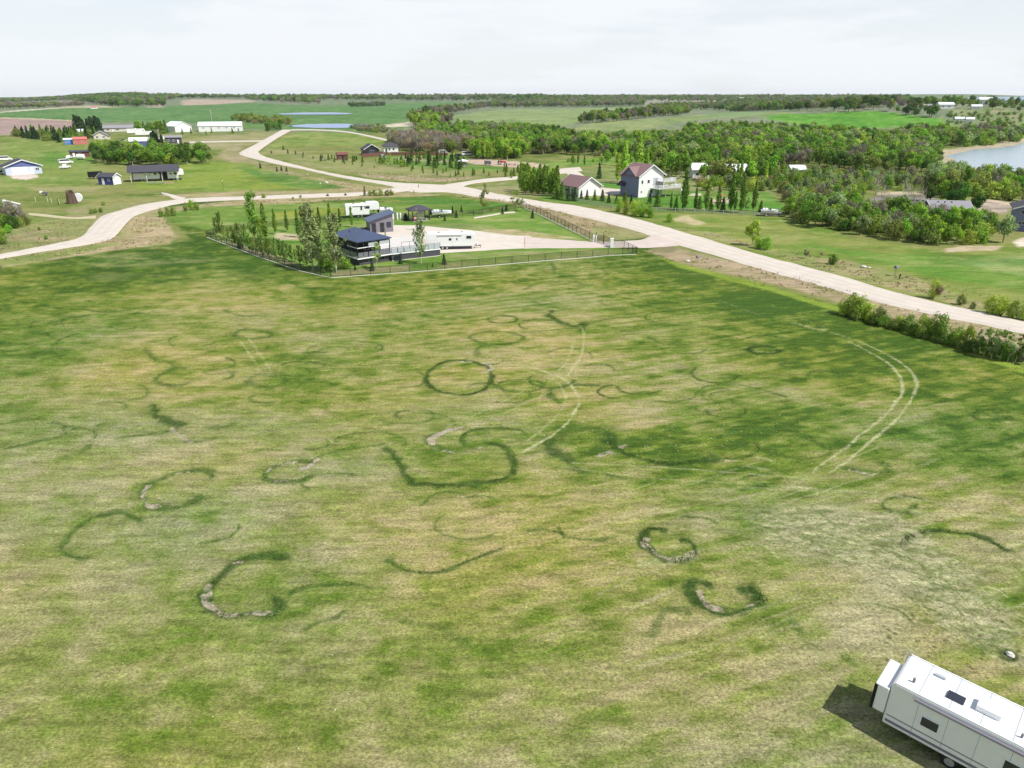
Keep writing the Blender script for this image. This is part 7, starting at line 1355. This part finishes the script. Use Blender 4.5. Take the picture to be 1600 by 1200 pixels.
for P, w_, op_ in LUSHPTS:
    L = sum(math.dist(a, b_) for a, b_ in zip(P[:-1], P[1:]))
    if min(p[1] for p in P) > 95: continue
    k = int(L * 30 * op_ ** 2); Q = np.array(resample(P, .1))
    if len(Q) < 2: continue
    j = rs.randint(0, len(Q), k); q = Q[j] + rs.normal(0, w_ * .5, (k, 2)); kk = fbm(q[:, 0] / .9, q[:, 1] / .9, 121, 3) > .46; q = q[kk]; pts.append(q); hg.append(rs.uniform(.05, .16, len(q)) * op_)
tufts("ring_grass", np.concatenate(pts), np.concatenate(hg), leaf_mat("ring_blades", (.03, .07, .012), (.09, .15, .03), .1), "taller dark grass growing in the fairy rings")
k = 34000; u = rs.uniform(-.85, .85, k); yy = 16 + 80 * rs.uniform(0, 1, k) ** 1.3; q = np.c_[u * yy * 1.05, yy]
tufts("loose_grass", q, rs.uniform(.03, .085, k), leaf_mat("dry_blades", (.13, .15, .04), (.40, .35, .17), .1), "loose dry and green tufts over the mown field", 3)
VG = [[(0, 405), (75, 394), (185, 370), (218, 334), (262, 330), (272, 364), (262, 381), (180, 391), (60, 409)], [(0, 360), (100, 345), (150, 350), (120, 372), (60, 388), (0, 397)], [(700, 305), (780, 310), (860, 326), (1015, 368), (930, 377), (815, 322)], [(1045, 388), (1250, 434), (1430, 484), (1600, 524), (1600, 548), (1430, 508), (1290, 466), (1120, 424)],
      [(1060, 355), (1220, 390), (1420, 428), (1620, 485), (1620, 502), (1300, 426), (1100, 369)], [(385, 248), (470, 272), (612, 293), (612, 299), (540, 301), (450, 276)], [(560, 268), (700, 275), (760, 276), (700, 285), (630, 284), (520, 266)], [(310, 317), (560, 308), (610, 302), (560, 314), (330, 322)], [(1010, 392), (1300, 470), (1600, 575), (1600, 583), (1300, 480), (1010, 397)]]
vp = []; rs3 = np.random.RandomState(8)
for g_ in VG:
    P = poly(g_); xs = [p[0] for p in P]; ys = [p[1] for p in P]; k = int(min(6000, (max(xs) - min(xs)) * (max(ys) - min(ys)) * .9)); q = np.c_[rs3.uniform(min(xs), max(xs), k), rs3.uniform(min(ys), max(ys), k)]
    vp.append(q[inside(q[:, 0], q[:, 1], P) & (fbm(q[:, 0] / 3, q[:, 1] / 3, 131, 3) > .45)])
vp = np.concatenate(vp)
tufts("verge_grass", vp, rs3.uniform(.12, .42, len(vp)), leaf_mat("verge_blades", (.13, .14, .045), (.40, .32, .19), .1), "dry and green tussocks on the road verges", 5, 3.2)
# scattered pale clods and stones lying on the field
m = MB(); rs2 = random.Random(4)
def rock(m, c, s):
    n = len(m.v); k = 6
    for lv, (zr, rr_) in enumerate(((-.3, .8), (.25, 1.0), (.6, .55))):
        for i in range(k):
            t = 6.283 * i / k + lv * .4; q = s * rr_ * rs2.uniform(.75, 1.2); m.v.append((c[0] + q * math.cos(t), c[1] + q * math.sin(t), c[2] + s * zr))
    for lv in range(2):
        for i in range(k): j = (i + 1) % k; m.f.append((n + lv * k + i, n + lv * k + j, n + lv * k + k + j, n + lv * k + k + i))
    m.f.append(tuple(range(n + 2 * k, n + 3 * k)))
for i in range(150):
    if i % 3: a, b_ = rs2.gauss(1090, 85), rs2.gauss(680, 20)
    else: a, b_ = rs2.uniform(920, 1290), rs2.uniform(640, 730)
    p = at(a, b_); rock(m, (p.x, p.y, p.z + .01), rs2.uniform(.02, .055))
for i in range(70):
    p = at(rs2.uniform(20, 1580), rs2.uniform(560, 1180)); rock(m, (p.x, p.y, p.z + .01), rs2.uniform(.015, .045))
o = m.build("pale_clods", mat("pale_clod", (.5, .48, .34), .9, 0, .2)); tag(o, "scattered pale clods and seed heads on the field", "clods", kind="stuff")
for i, (a, b_, s_, l) in enumerate([(1075, 409, .45, "white boulder by the ditch right of the driveway"), (1349, 418, .55, "pale boulder on the dry verge right of the road"), (1358, 419, .3, "smaller pale stone beside the verge boulder"), (510, 286, .7, "pale boulder in the dark grass between the two roads"), (500, 287, .45, "smaller rock left of the pale boulder between the roads"), (480, 273, .4, "white rock on the verge below the main road"), (1578, 1024, .24, "flat pale stone in a dark hole at the lower right"), (740, 304, .4, "white stone on the island of grass by the branch road")]):
    m = MB(); rock(m, (0, 0, 0), s_); o = m.build("boulder", mat("boulder_stone", (.55, .52, .47), .9, 0, .25, 4)); o.location = at(a, b_) + Vector((0, 0, s_ * .12)); tag(o, l, "rock")

# ------------------------------------------------------------------ air
m = MB().box(-7200, 7200, -7200, 7200, -8, 75); hz = m.build("haze", None); tag(hz, "thin pale haze in the far air", kind="stuff")
hm = bpy.data.materials.new("haze_air"); hm.use_nodes = True; n = hm.node_tree; n.nodes.clear(); o_ = n.nodes.new("ShaderNodeOutputMaterial"); v_ = n.nodes.new("ShaderNodeVolumePrincipled")
v_.inputs["Color"].default_value = (.86, .92, 1, 1); v_.inputs["Density"].default_value = .00004; v_.inputs["Anisotropy"].default_value = .2
n.links.new(v_.outputs[0], o_.inputs["Volume"]); hz.data.materials.append(hm)
